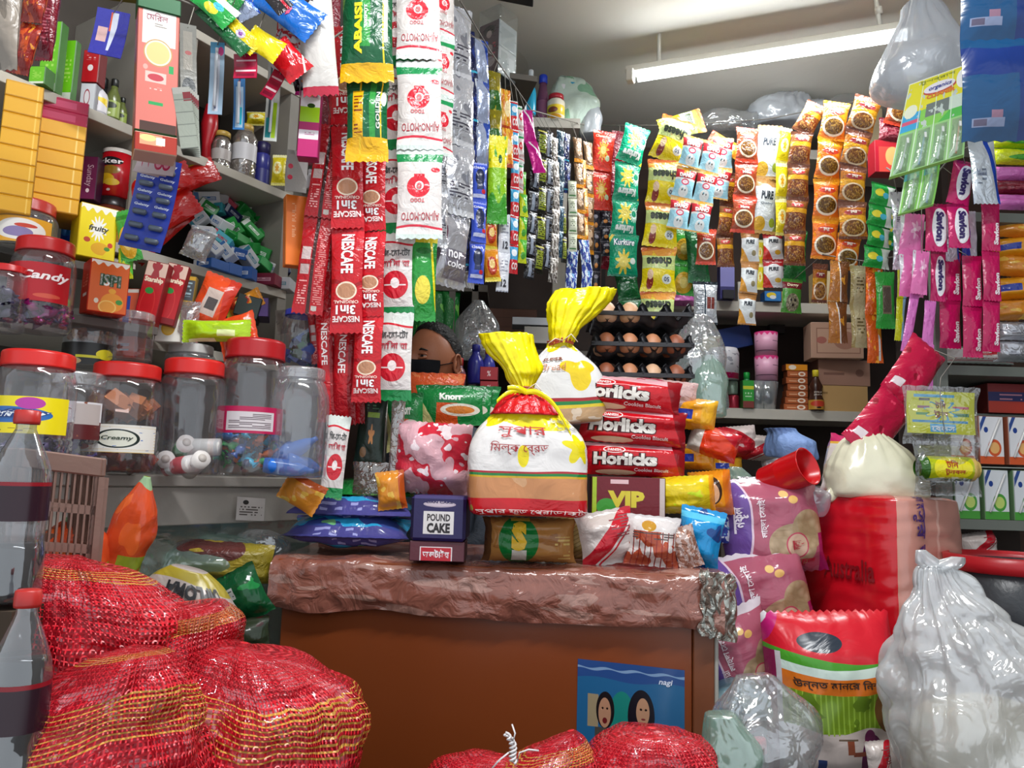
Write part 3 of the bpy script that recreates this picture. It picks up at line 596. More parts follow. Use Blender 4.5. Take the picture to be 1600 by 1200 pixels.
 'noodle_orange': dict(b='#e2701a', rough=.22, bump=.45, L=[('r', 0, .86, 1, 1, '#f0a01c'), ('b', 2.5, .6, '#e8921e'), ('e', .5, .33, .44, .24, '#f2e6cf'), ('f', .5, .33, .37, .19, '#b08a36', '#5a3a14', 22), ('r', 0, 0, 1, .07, '#e58a1a'), ('e', .5, .7, .34, .09, '#c8402a')], T=[('বাদাম', .25, .64, .76, .76, '#f8ece0', 0, .06)]),
 'noodle_bro': dict(b='#b26a1e', rough=.22, bump=.5, L=[('r', 0, .84, 1, 1, '#7b4a38'), ('r', 0, .45, 1, .62, '#d99a22'), ('e', .5, .3, .44, .23, '#dcc1a0'), ('f', .5, .3, .37, .19, '#d8a24c', '#70401c', 18), ('r', 0, 0, 1, .08, '#6b3c2c'), ('e', .5, .7, .34, .08, '#a33a3c')], T=[('বাদাম', .25, .65, .76, .76, '#f4e4d6', 0, .06)]),
 'pure': dict(b='#dfe7ea', rough=.25, bump=.35, L=[('h', 0, 1, .84, '#b98a52'), ('e', .45, .6, .42, .3, '#e9f0f2'), ('e', .22, .16, .28, .14, '#d9a828'), ('e', .8, .2, .14, .08, '#a9bd3a'), ('h', 1, -1, .78, '#9aa850'), ('r', 0, 0, 1, .06, '#c59a5c')], T=[('PURE', .2, .6, .78, .76, '#28303c', 0, .05, .15), ('Quality', .2, .5, .75, .55, '#6a7480', 0)]),
 'pure_small': dict(b='#e3e6e6', rough=.25, bump=.35, L=[('h', 0, 1, .78, '#b9824a'), ('e', .48, .58, .42, .24, '#e9eff0'), ('h', -1, -1, -.5, '#dd9a2c'), ('e', .7, .3, .13, .09, '#9a8f6a'), ('r', 0, 0, 1, .05, '#b9824a')], T=[('PURE', .22, .58, .74, .72, '#28303c', 0, .05, .15)]),
 'pure_red': dict(b='#e6e4e6', rough=.25, bump=.35, L=[('h', 0, 1, .74, '#b3242c'), ('e', .5, .56, .4, .26, '#eef1f2'), ('h', -1, -1, -.5, '#d8362c'), ('e', .7, .24, .16, .08, '#e2b23a'), ('t', .1, .86, .9, .95, '#f0d8d8', 24, 7)], T=[('PURE', .22, .56, .74, .7, '#28303c', 0, .05, .15)]),
 'lemon': dict(b='#e2cf1c', rough=.25, bump=.35, L=[('e', .5, .5, .34, .2, '#f2eea6'), ('r', 0, .0, 1, .08, '#e8e07a'), ('S', .5, .5, .16, '#e2a21c', 7), ('r', 0, .9, 1, 1, '#f0ecb2')]),
 'lemon_top': dict(b='#efe7b0', rough=.25, bump=.35, L=[('e', .5, .5, .3, .2, '#e9d03a'), ('r', 0, 0, 1, .18, '#8a1c34')]),
 'green_multi': dict(b='#1f9b3e', rough=.25, bump=.45, L=[('h', 1, .1, .72, '#cfd8cf'), ('e', .3, .5, .2, .18, '#e3d83a'), ('e', .55, .4, .14, .14, '#4db8d0'), ('r', 0, .92, 1, 1, '#167a30')]),
 'dark_green': dict(b='#0f5a2c', rough=.22, bump=.4, L=[('e', .5, .6, .1, .04, '#d8e6d8'), ('t', .25, .7, .75, .78, '#9ec8a6', 20, 8), ('r', 0, .94, 1, 1, '#0a4220')]),
 'green_yel': dict(b='#3fa03a', rough=.22, bump=.4, L=[('e', .5, .35, .42, .3, '#e3b32c'), ('e', .5, .35, .2, .16, '#efd877'), ('r', 0, .8, 1, .9, '#2a7a2a')]),
 'dog_pack': dict(b='#4a8c34', rough=.25, bump=.35, L=[('r', 0, .7, 1, .9, '#6c1d26'), ('f', .5, .3, .34, .26, '#c2b79c', '#6b6650', 14), ('e', .42, .36, .05, .05, '#1c1714'), ('e', .62, .36, .05, .05, '#1c1714'), ('e', .52, .22, .06, .04, '#1c1714')], T=[('Doggy', .2, .74, .8, .86, '#e9d9b9', 0, .03, .2)]),
 'silver_pack': dict(b='#b4b8bc', rough=.22, metal=.3, bump=.5, L=[('r', .44, 0, .5, 1, '#1e3240'), ('r', .55, .35, .88, .62, '#7c3830'), ('r', .72, .36, .74, .62, '#b4b8bc'), ('r', 0, .93, 1, 1, '#16222c'), ('r', 0, 0, 1, .05, '#16222c'), ('t', .1, .2, .4, .8, '#5a6068', 20, 6)]),
 'brown_swoosh': dict(b='#a8692a', rough=.22, bump=.5, L=[('w', 3, 0, 1, 0, '#fff', 1), ('h', 1, .2, .62, '#e6e4e0'), ('h', 1, .2, .68, '#6b3d1c'), ('b', 3, .6, '#c9892c')]),
 'olive_gold': dict(b='#9a8a58', rough=.22, bump=.5, L=[('h', 1, 0, .2, '#a8a07c'), ('h', 1, 0, .85, '#b8601c'), ('t', .3, .3, .75, .7, '#5c5230', 12, 6)]),
 'orange_slim': dict(b='#d25a18', rough=.22, bump=.5, L=[('r', .7, .05, .85, .95, '#d8d6d0'), ('b', 2.5, .58, '#e79a2a')]),
 'green_frame': dict(b='#2f9b3c', rough=.22, bump=.4, L=[('r', .3, .25, .8, .75, '#7a6a5a'), ('r', .34, .28, .76, .72, '#5a4c44')]),
 'yellow_slim': dict(b='#cdd60f', rough=.22, bump=.4, L=[('r', .7, 0, 1, 1, '#8fb8d8'), ('b', 3, .62, '#e8f03a')]),
 'savlon': dict(b='#bf1560', rough=.2, metal=.1, bump=.4, bs=30, L=[('e', .62, .5, .38, .4, '#eeeaf0'), ('h', 1, 0, .94, '#a01050'), ('r', 0, .93, 1, 1, '#8e0e46')], T=[('Savlon', .42, .2, .8, .82, '#33205c', 3, .06)]),
 'savlon_side': dict(b='#c01258', rough=.25, bump=.35, bs=30, L=[('h', 0, 1, .9, '#a50e4a'), ('r', 0, 0, .4, 1, '#b21052')], T=[('Savlon', .6, .12, .88, .55, '#f3e6ec', 1, .05)]),
 'pink_pack': dict(b='#d66ba6', rough=.22, bump=.5, bs=25, L=[('S', .6, .6, .22, '#e9a8cb', 6), ('e', .55, .6, .05, .04, '#f6dce9'), ('h', -1, .3, .1, '#c8c3cc'), ('b', 3, .62, '#c4538f')]),
 'pink_slim': dict(b='#c96ab2', rough=.25, bump=.5, bs=25, L=[('b', 3, .6, '#b3559c')]),
 'silver_blue': dict(b='#c2c9d2', rough=.2, metal=.35, bump=.6, bs=25, L=[('h', 1, .35, .92, '#2148b4'), ('h', 1, .35, 1.1, '#c2c9d2'), ('t', .15, .3, .5, .55, '#6e7684', 14, 6)], T=[('Meril', .15, .42, .5, .52, '#6e7890', 0, .0)]),
 'blue_silver': dict(b='#1e3fa8', rough=.2, bump=.6, bs=25, L=[('h', 1, .3, .6, '#c2cad6'), ('b', 3, .64, '#dde3ee')]),
 'blue_big': dict(b='#08245c', rough=.18, bump=.3, bs=12, L=[('r', 0, .0, .68, .62, '#0a3a60'), ('r', .1, .12, .5, .2, '#6c7690'), ('r', .12, .13, .28, .19, '#4a4458'), ('r', .33, .2, .47, .27, '#7a5a6c'), ('t', .12, .9, .6, .94, '#b83a5c', 30, 9), ('w', .62, .015, 9, 1, '#0a2560', 1), ('w', .9, .015, 9, 1, '#0a3a60', 1)]),
 'knorr': dict(b='#15803c', rough=.22, bump=.4, L=[('r', .3, .0, .62, .55, '#d9551e'), ('e', .66, .38, .3, .16, '#e9e2d2'), ('e', .66, .38, .22, .1, '#d07a2a'), ('h', -1, -.4, -.3, '#d8d28e'), ('r', .0, .92, 1, 1, '#0e6a30')], T=[('Knorr', .34, .62, .7, .8, '#f0f4ea', 0, .05)]),
 'knorr_orange': dict(b='#dd5a2c', rough=.25, bump=.4, L=[('b', 6, .6, '#e67a44')]),
 'mrnoodle': dict(b='#c8182a', rough=.22, bump=.45, L=[('b', 2, .6, '#e2b0b0'), ('h', 1, 1, 1.35, '#e8d8d4')]),
 'green_pack': dict(b='#1c7a34', rough=.2, bump=.5, L=[('b', 2.5, .62, '#7ccf5a')]),
})
# ================================================================ hanging strips
cordm = mat('cord', '#6f6a62', rough=.7)
WIRES = []
def cord(label, pts, r=.0022, m=None, name='hanging_wire', cat='cord', group=None):
    WIRES.append(pts); mb = MB(); p0 = pts[0]; mb.tube([p-p0 for p in pts], r, mb.slot(m or cordm), 6)
    o = ob(name, mb.mesh()); o.location = p0; tag(o, label, cat, group); return o
cord('thin cord slung from the front to the back corner, carrying the narrow glossy strips', [P(560, -60, 1.5), P(700, -30, 1.6), P(765, 78, 2.0), P(830, 172, 2.45), P(930, 200, 3.1)])
cord('thin cord across the back carrying the snack and noodle strips', [P(915, 196, 3.1), P(1060, 196, 3.05), P(1200, 186, 3.0), P(1330, 160, 2.95), P(1440, 150, 2.8), P(1570, 205, 2.3), P(1640, 190, 2.0)])
cord('dark cord over the side shelves carrying sachets and toothbrush cards', [P(210, -30, 1.3), P(330, 20, 1.36), P(470, 96, 1.45), P(520, 60, 1.5), P(660, -40, 1.5)])
cord('thin wire before the shelf post carrying the magenta soap strips', [P(1385, 262, 2.2), P(1440, 300, 2.14), P(1490, 240, 2.1), P(1545, 216, 2.06), P(1640, 200, 2.0)])
cord('thin wire low across to the post carrying brown and green packet strips', [P(1285, 398, 2.66), P(1350, 408, 2.58), P(1420, 398, 2.42), P(1478, 380, 2.3)])
# ---- red coffee strips and white seasoning strips near the middle left
NES = 'red coffee sachet strips'
strip('maroon glossy sachet strip hanging behind the red coffee strips', [(512, -20), (508, 110), (500, 255)], 44, 3, 'maroon_foil', 1.72, seed=3)
strip('red coffee strip seen from its barcode side, swung outward below the orange carton', [(520, 195), (498, 350), (480, 486)], 46, 2, 'nescafe_back', 1.62, yaw=6, seed=4, t=.012, jit=3, group=NES)
strip('narrow red coffee strip just beside the barcode strip', [(530, 120), (520, 300), (505, 480)], 26, 3, 'nescafe_side', 1.66, yaw=20, seed=5, t=.012, jit=3, group=NES)
strip('red coffee strip facing straight out, its lowest cup picture above a wide red crimp', [(541, 40), (543, 200), (544, 360), (541, 512)], 50, 3, 'nescafe', 1.60, seed=6, t=.014, jit=3, group=NES)
strip('red coffee strip pressed against the white seasoning strips', [(582, 232), (580, 420), (571, 622)], 46, 3, 'nescafe', 1.61, yaw=-8, seed=7, t=.014, jit=3, group=NES)
strip('short red coffee strip dangling lowest, twisted edge-on', [(508, 485), (512, 580), (512, 656)], 30, 1, 'nescafe_side', 1.66, seed=8, t=.02, group=NES)
strip('long puffed red coffee strip hanging below the straight one', [(541, 505), (539, 580), (534, 660)], 38, 1, 'nescafe_side', 1.65, yaw=-12, seed=9, t=.026, group=NES)
strip('dark shaded red coffee strip between the two front ones', [(566, 330), (562, 500), (556, 655)], 26, 2, 'nescafe_side', 1.70, seed=10, t=.014, group=NES)
strip('red coffee strip behind, its end showing by the lowest sachets', [(492, 480), (492, 540), (500, 566)], 26, 1, 'nescafe_back', 1.69, seed=11, t=.012, group=NES)
strip('thin pale strip of seasoning sachets hanging lowest, twisted', [(532, 650), (522, 710), (516, 775)], 34, 1, 'ajino_bn', 1.64, yaw=10, seed=12, t=.014)
strip('big green and yellow packet strip with upright yellow letters hanging at the top edge', [(575, -60), (572, 20), (574, 126)], 82, 1, 'krisi_front', 1.50, seed=13, t=.03, wr=1.3)
strip('green packet with yellow back panel and ragged yellow crimp below the lettered one', [(575, 118), (571, 190), (573, 250)], 66, 1, 'krisi', 1.52, seed=14, t=.03, wr=1.3, crimp=.14)
AJ = 'white seasoning sachet strips'
strip('white seasoning strip with red bowls and green bands, the broad front one', [(652, -38), (655, 92), (656, 230), (655, 366)], 70, 3, 'ajino', 1.62, yaw=4, seed=15, t=.02, jit=3, group=AJ)
strip('white seasoning strip with its long lower sachets between coffee and green packet', [(618, -20), (620, 100), (622, 230), (620, 358), (617, 480), (612, 616)], 58, 5, 'ajino_bn', 1.66, yaw=-6, seed=16, t=.018, jit=3, group=AJ)
strip('pale green striped seasoning strip seen edge-on behind the broad white one', [(692, -30), (692, 90), (688, 240)], 36, 3, 'ajino', 1.72, yaw=25, seed=17, t=.02, group=AJ)
strip('white seasoning strip edge showing its barcodes beside the green packet', [(688, 225), (688, 310), (686, 385)], 24, 2, 'silver_plain', 1.78, yaw=25, seed=18)
strip('single green packet with yellow lightning shape below the white strips', [(663, 366), (663, 440), (659, 498)], 42, 1, 'green_yellow', 1.66, yaw=10, seed=19, t=.03, wr=1.2)
# ---- receding row of narrow glossy strips
rk = [
 ('silver hair colour sachet strip with a dark printed lowest sachet', [(712, 10), (716, 90), (716, 210), (712, 320), (702, 442)], 46, 4, ['silver_plain', 'silver_plain', 'silver_plain', 'silver_hair'], 1.85, 40),
 ('plum grey sachet strip tucked behind the silver hair colour strip', [(698, 40), (700, 160)], 26, 1, 'maroon_foil', 1.95, 20),
 ('dull silver sachet strip ending in crumpled foil beside the blue cards', [(737, 60), (736, 240), (728, 445)], 22, 4, 'silver_plain', 2.05, 30),
 ('dark navy sachet strip hanging between two silver ones', [(732, 48), (738, 140), (738, 420)], 18, 5, 'navy', 1.98, 30),
 ('silver and blue sachet strip above the blue cards', [(750, 62), (754, 150), (752, 256)], 24, 3, 'silverblue', 2.0, 35),
 ('blue card strip of three dark pictured sachets', [(749, 255), (748, 330), (744, 440)], 24, 3, 'bluecard', 1.96, 20),
 ('olive and dark green sachet strip at the bend of the cord', [(771, 112), (773, 180), (772, 230)], 22, 2, 'olive', 2.08, 30),
 ('bright yellow and green bird-shaped packet strip', [(778, 212), (776, 290), (778, 345)], 30, 1, 'parrot', 2.05, 20),
 ('orange sachet strip with a yellow end below the bird-shaped packet', [(766, 340), (765, 385), (770, 440)], 24, 2, 'amber', 2.08, 15),
 ('white narrow tag strip printed with small numbers', [(788, 335), (788, 400), (784, 455)], 19, 2, 'whitetag', 2.1, 10),
 ('orange gold sachet strip turned edge-on', [(790, 140), (793, 190), (792, 262)], 16, 2, 'orangegold', 2.15, 30),
 ('red and sky blue strip of tiny sachets', [(802, 158), (805, 240), (804, 330), (801, 426)], 13, 6, 'red_blue', 2.2, 30),
 ('pale pink white sachet strip beside the tiny red and blue ones', [(810, 165), (813, 230), (811, 300)], 12, 3, 'ajino', 2.26, 30),
 ('magenta foil sachet strip with two puffed packets at the top', [(822, 172), (830, 222), (842, 270)], 20, 2, 'magenta', 2.3, 25),
 ('yellow and lime sachet strip below the magenta foil packets', [(816, 268), (818, 330), (816, 410)], 13, 4, 'yg', 2.3, 25),
 ('black strip with pale grey panels, first of the dark strips', [(836, 262), (832, 340), (826, 435)], 16, 5, 'black_silver', 2.35, 35),
 ('black and olive yellow strip beside the grey panelled one', [(848, 200), (846, 300), (842, 425)], 17, 5, 'black_yellow', 2.42, 35),
 ('black glossy strip bulging at the cord beside the bottles', [(856, 205), (858, 300), (852, 420)], 16, 5, 'black_silver', 2.5, 35),
 ('brown grey crinkled foil strip', [(866, 215), (868, 320), (864, 440)], 14, 6, 'brown_silver', 2.55, 35),
 ('deep teal crinkled strip', [(876, 205), (876, 300), (873, 400)], 13, 5, 'teal_dark', 2.6, 35),
 ('navy strip shining white along its edge', [(884, 208), (884, 250), (884, 300)], 16, 2, 'navy', 2.68, 30),
 ('black strip with yellow panel ending below the pale green tags', [(880, 330), (882, 380), (880, 410)], 9, 2, 'black_yellow', 2.66, 30),
 ('column of pale green square tags tied one above another', [(894, 282), (895, 340), (895, 392)], 14, 4, 'white_green', 2.68, 10),
 ('blue and white swirled strip hanging lowest of the row', [(912, 375), (918, 420), (914, 470)], 17, 2, 'blue_swirl', 2.72, 20),
 ('blue and white swirled strip, thinner, beside the wider swirled one', [(895, 390), (893, 430), (890, 462)], 18, 2, 'blue_swirl', 2.75, 20),
 ('grey and brown face-printed strip near the corner', [(902, 215), (905, 290), (908, 372)], 14, 4, 'gold_face', 2.82, 30),
 ('amber brown face-printed strip next to the red chips', [(918, 222), (921, 310), (922, 395)], 15, 4, 'gold_face', 2.9, 30),
 ('orange edged strip between the brown face-printed strips', [(912, 250), (914, 330), (918, 470)], 9, 5, 'orangegold', 2.86, 30),
 ('dark dotted sachet strip just before the red chips packets', [(930, 330), (932, 390), (930, 455)], 14, 4, 'dark_dots', 2.95, 15),
]
for i, (lb, pts, w, n, d, Y, yw) in enumerate(rk):
    strip(lb, pts, w, n, d, Y, yaw=yw, seed=30+i, jit=8, t=.016+.012*(w > 20), lite=w < 20, group='narrow sachet strips on the slanting cord')
# ---- snack strips across the back
bk = [
 ('red chips packet strip, first at the corner of the back cord', [(945, 205), (938, 265), (938, 328)], 36, 2, 'redchips', 2.95, 1, 6, {}),
 ('maroon chips strip half hidden behind the red chips packets', [(968, 205), (962, 300), (952, 380), (950, 420)], 24, 4, 'maroon_foil', 3.05, 1, 10, {}),
 ('teal corn puff strip of four with yellow bursts', [(997, 198), (982, 245), (978, 305), (973, 370)], 42, 3, 'kurkure', 2.9, 1, 4, {}),
 ('teal corn puff packet with upright white name, lowest on its strip', [(975, 367), (972, 400), (973, 430)], 47, 1, 'kurkure_up', 2.89, 1, 4, {}),
 ('dark green chips strip below the teal packets', [(977, 426), (984, 470), (988, 508)], 36, 2, 'dark_green', 2.95, 1, 4, {}),
 ('yellow cheese snack strip of five, the brightest on the back cord', [(1062, 186), (1040, 240), (1036, 312), (1030, 378), (1028, 450), (1026, 522)], 54, 5, 'cheese', 2.8, 1, -4, {}),
 ('blue and red milk powder sachet sheet, two wide', [(1100, 218), (1092, 258), (1082, 308), (1074, 360)], 66, 3, 'dano', 2.75, 2, 6, {}),
 ('rear milk powder sachet column showing past the front sheet', [(1130, 215), (1128, 260), (1120, 310)], 34, 2, 'dano', 2.85, 1, 6, {}),
 ('milk powder strip edge-on behind the front sheet', [(1072, 220), (1066, 290), (1062, 350)], 20, 3, 'dano', 2.86, 1, 40, {}),
 ('red topped noodle strip whose lowest packet shows a dish', [(1168, 200), (1166, 262), (1164, 312), (1160, 362)], 37, 3, 'noodle_red', 2.8, 1, 0, {}),
 ('small red noodle packet below the milk powder sheet', [(1104, 358), (1103, 412)], 31, 1, 'noodle_red', 2.8, 1, 0, {}),
 ('brown noodle strip hanging between milk powder and red topped noodles', [(1140, 270), (1138, 318), (1132, 362), (1134, 416)], 27, 3, 'noodle_brown', 2.86, 1, 4, {}),
 ('white oval snack strip, upper large pair', [(1204, 196), (1198, 232), (1199, 295), (1195, 362)], 38, 2, 'pure', 2.82, 1, 0, {}),
 ('small white and amber snack strip of four hanging lowest', [(1172, 362), (1172, 412), (1168, 460), (1167, 506)], 29, 3, 'pure_small', 2.84, 1, 0, {}),
 ('small white and red snack strip next to the lemon strip', [(1207, 362), (1208, 402), (1209, 448)], 33, 2, 'pure_red', 2.84, 1, 0, {}),
 ('slim yellow lemon drink strip', [(1229, 200), (1222, 250), (1221, 305), (1222, 366)], 20, 3, 'lemon', 2.78, 1, 0, {}),
 ('slim yellow lemon strip low between the small white packets', [(1188, 375), (1187, 452)], 11, 2, 'lemon', 2.85, 1, 0, {}),
 ('brown peanut snack strip of five, the slim one curling over the cord', [(1278, 162), (1254, 200), (1248, 250), (1247, 300), (1242, 362), (1242, 412)], 34, 5, 'noodle_brown', 2.7, 1, -6, {}),
 ('orange snack strip with oval dishes, packets wide at the bottom', [(1308, 160), (1298, 218), (1291, 278), (1290, 336), (1288, 402)], 41, 4, 'noodle_orange', 2.66, 1, 0, {}),
 ('amber and plum snack strip hanging in front of the cream carton', [(1358, 152), (1343, 200), (1334, 250), (1331, 312), (1333, 372)], 44, 4, 'noodle_bro', 2.6, 1, 2, {}),
 ('orange snack packet at the end of the amber strip', [(1328, 366), (1322, 420)], 38, 1, 'noodle_orange', 2.62, 1, 2, {}),
 ('red and brown chips packet curled high over the cord', [(1408, 150), (1400, 195)], 40, 1, 'noodle_red', 2.7, 1, 0, {}),
 ('green and silver strip with small yellow pictures', [(1381, 288), (1374, 345), (1368, 418)], 42, 4, 'green_multi', 2.5, 1, 10, {}),
 ('green strip edge beyond the green and silver strip', [(1395, 330), (1392, 390)], 18, 3, 'green_multi', 2.6, 1, 10, {}),
 ('green bag pair hanging behind between cheese snacks and silver packet', [(1066, 355), (1070, 410), (1066, 460)], 36, 2, 'green_yel', 2.95, 1, 0, {}),
 ('dark green tea packet hanging above the silver packet', [(1085, 350), (1092, 440)], 34, 1, 'dark_green', 2.9, 1, 0, {}),
 ('silver grey packet with a dark centre stripe', [(1102, 440), (1101, 506)], 39, 1, 'silver_pack', 2.78, 1, -2, {}),
 ('green packet with a puppy picture hanging before the upper shelf', [(1238, 436), (1236, 488)], 33, 1, 'dog_pack', 2.8, 1, 0, {}),
 ('plain green packet just above the puppy packet', [(1244, 360), (1240, 438)], 36, 1, 'green_pack', 2.86, 1, 0, {}),
 ('amber packet strip low before the cream box, small', [(1282, 412), (1280, 472)], 24, 1, 'noodle_bro', 2.8, 1, 0, {}),
 ('brown strip with a white swoosh turned sideways', [(1312, 408), (1308, 472), (1310, 534)], 30, 2, 'brown_swoosh', 2.6, 1, 0, {}),
 ('olive and gold strip beside the white swoosh strip', [(1342, 415), (1342, 480), (1344, 542)], 28, 2, 'olive_gold', 2.6, 1, 0, {}),
 ('slim orange strip ending low by the rice sack', [(1366, 418), (1364, 500), (1368, 565)], 26, 2, 'orange_slim', 2.55, 1, 0, {}),
 ('green framed packet pair by the pink packets', [(1382, 425), (1380, 490), (1384, 512)], 30, 1, 'green_frame', 2.5, 1, 0, {}),
 ('lime slim strip with a sky blue edge', [(1408, 400), (1408, 470), (1406, 530)], 14, 2, 'yellow_slim', 2.4, 1, 0, {}),
 ('black and orange dotted strip behind the teal packets', [(945, 330), (948, 400)], 18, 3, 'dark_dots', 3.0, 1, 0, {}),
]
for i, (lb, pts, w, n, d, Y, c_, yw, kw) in enumerate(bk):
    strip(lb, pts, w, n, d, Y, yaw=yw, seed=70+i, cols=c_, jit=6, group='snack and noodle strips across the back', lite=w < 24, waist=.1, **kw)
# folded over packets on the cord above the cheese strip
def lone(label, cat, px, py, Y, w, h, d, yaw=0, roll=0, pitch=0, t=None, top=False, seed=1, name='snack_packet', group=None, wr=1, **k):
    s = MP(px, py, Y); o = ob(name, pillow(w*s, h*s, t or w*s*.3, d, seed, top, wr=wr, **k)); o.matrix_basis = FR(px, py, Y, yaw, roll, pitch); tag(o, label, cat, group); return o
lone('yellow cheese snack packet folded over the cord with its golden back showing', 'snack', 1032, 206, 2.92, 40, 70, 'cheese', roll=-72, seed=101, name='hanging_snack_packet')
lone('yellow and brown snack packet lying over the cord beside the cheese strip', 'snack', 1108, 214, 2.92, 26, 62, 'orangegold', roll=-118, seed=102, name='hanging_snack_packet')
# ---- savlon group and friends
rg = [
 ('tall magenta soap strip with two white ovals, the one in front', [(1508, 252), (1496, 320), (1500, 385)], 34, 2, 'savlon', 2.1, -4),
 ('magenta soap packet with white oval under the toothbrush card', [(1463, 318), (1462, 392)], 34, 1, 'savlon', 2.12, 2),
 ('short magenta soap strip whose oval hangs by the pink packets', [(1466, 392), (1464, 470)], 24, 1, 'savlon', 2.18, 2),
 ('silver and blue soap packet strip at the post, upper', [(1532, 220), (1540, 262), (1540, 318)], 42, 1, 'silver_blue', 2.06, 4),
 ('silver soap strip behind the tall magenta one', [(1482, 330), (1483, 408)], 30, 1, 'silver_blue', 2.2, 2),
 ('blue and silver soap strip dangling between magenta strips', [(1512, 330), (1516, 412)], 24, 2, 'blue_silver', 2.2, 2),
 ('silver crinkled strip behind the toothbrush card', [(1402, 300), (1408, 360), (1408, 420)], 24, 2, 'silver_plain', 2.3, 0),
 ('pink flowered soap strip, wide', [(1426, 334), (1424, 400), (1424, 462)], 38, 2, 'pink_pack', 2.14, 0),
 ('pink flowered soap packet overlapping the wide pink strip', [(1440, 392), (1436, 458)], 26, 1, 'pink_pack', 2.1, 0),
 ('slim lilac strip dangling under the pink soap', [(1430, 455), (1424, 500), (1414, 548)], 15, 1, 'pink_slim', 2.12, 0),
 ('slim lilac strip reaching lowest, by the crayon card', [(1454, 470), (1450, 545), (1450, 606)], 18, 2, 'pink_slim', 2.12, 0),
 ('magenta soap strip, white letters, first of the plain three', [(1484, 395), (1484, 470), (1486, 542)], 34, 2, 'savlon_side', 2.2, 0),
 ('magenta soap strip, white letters, the longest of the plain three', [(1518, 400), (1519, 482), (1521, 556)], 30, 2, 'savlon_side', 2.15, 0),
 ('magenta soap strip, white letters, beside the yellow packs', [(1547, 315), (1548, 400), (1549, 476), (1551, 546)], 28, 3, 'savlon_side', 2.12, 0),
]
for i, (lb, pts, w, n, d, Y, yw) in enumerate(rg):
    strip(lb, pts, w, n, d, Y, yaw=yw, seed=130+i, jit=5, group='soap strips by the shelf post', waist=.05)
strip('large glossy dark blue packet strip at the picture edge', [(1560, -90), (1562, 60), (1566, 214)], 112, 2, 'blue_big', 1.25, yaw=-10, seed=160, t=.03, wr=.6, waist=.03, crimp=.04, jit=2)
# toothbrush card with blisters
tc_ = dict(n='toothbrush card', b='#8ccf5e', rough=.3, bump=.05, L=[('h', -.05, 1, .64, '#e6de3c'), ('h', 0, 1, .99, '#eef0e4'), ('h', .6, -1, -.12, '#5cbf58'), ('r', .0, .47, .28, .66, '#48a9d8'), ('r', .02, .54, .27, .58, '#d8607c'), ('r', .36, .56, .74, .70, '#77807c'), ('b', 9, .62, '#c5d0c9'), ('r', .72, .56, .98, .70, '#cfe0cf'),
   ('e', .55, .84, .27, .055, '#c0584a'), ('e', .54, .86, .26, .055, '#ece6ec'), ('e', .92, .86, .1, .1, '#f4f3ef'), ('e', .12, .68, .1, .07, '#e9ecd2'), ('r', 0, 0, 1, .46, '#9fd088'), ('s', 4, .05, '#dfeed8', 'u'), ('r', 0, 0, .995, .03, '#5a7a2a')],
   T=[('organics', .36, .83, .74, .885, '#3f4a9a', 0, .02, .2), ('CLEANER', .34, .755, .8, .8, '#e07a3a', 0, .05), ('টুথব্রাশ', .2, .93, .8, .98, '#7a8a3a', 0, .0)])
D['toothcard'] = tc_
def card_q(label, q, Y, d, name, nblis=4, rows=((.04, .44),), cat='toothbrush card', kinds='blister'):
    """card from its four pixel corners (top near, top far, bottom far, bottom near) at depth Y"""
    c = [P(x, y, Y) for x, y in q]; o0 = c[0]
    root = emp(name, Matrix.Translation(o0)); tag(root, label, cat)
    def fn(u, v, o=0): a = c[3].lerp(c[2], u); b = c[0].lerp(c[1], u); return a.lerp(b, v)-o0+Vector((0, -o-.006*math.sin(v*3)*math.sin(u*2), 0))
    mb = MB(); s = mb.slot(dm(d)); mb.grid(fn, 8, 8, s); mb.grid(lambda u, v: fn(1-u, v)+Vector((0, .0015, 0)), 8, 8, s)
    add_texts(mb, lambda u, v, o_: fn(u, v, .0012), D[d].get('T', ())); ob('card', mb.mesh(), root); tie(root, o0)
    clear = film('blister clear', '#e4f1ea', .3, .22, .08, .2); tb = mat('brush white', '#e3e6e2')
    for v0, v1 in rows:
        for i in range(nblis):
            u0 = (i+.14)/nblis; u1 = (i+.86)/nblis
            def bf(u, v): return fn(u0+(u1-u0)*u, v0+(v1-v0)*v, .001+.012*(math.sin(PI*u)*math.sin(PI*v))**.3)
            mb = MB(); mb.grid(bf, 8, 14, mb.slot(clear)); ob('blister', mb.mesh(), root)
            mb = MB(); a, b = fn((u0+u1)/2-.01, v0+.06*(v1-v0), .006), fn((u0+u1)/2+.01, v0+.9*(v1-v0), .006)
            mb.tube([a, a.lerp(b, .6), b], [.003, .002, .0026], mb.slot(mat('brush '+'tbgo'[i % 4], ('#e6e9e6', '#8fc6dd', '#dff0e2', '#e8a878')[i % 4])), 6)
            mb.box(tuple(a.lerp(b, .88)+Vector((0, -.004, 0))), (.006, .004, .014), mb.slot(tb)); ob('toothbrush', mb.mesh(), root)
    return root
card_q('big yellow and green card of four toothbrushes hanging before the back strips', [(1421, 132), (1511, 100), (1506, 246), (1389, 281)], 2.0, 'toothcard', 'hanging_toothbrush_card')
D['toothcard2'] = dict(tc_, n='toothbrush card low', L=[('s', 2, .06, '#dfeed8', 'u'), ('r', 0, .7, .4, .9, '#6ab8dc'), ('r', .55, .7, .9, .9, '#6ab8dc'), ('r', 0, 0, 1, .04, '#5a7a2a')], T=[])
card_q('lower green toothbrush card with two brushes behind the large yellow one', [(1416, 262), (1470, 245), (1458, 322), (1403, 338)], 2.04, 'toothcard2', 'hanging_toothbrush_card', 2, ((.05, .9),))
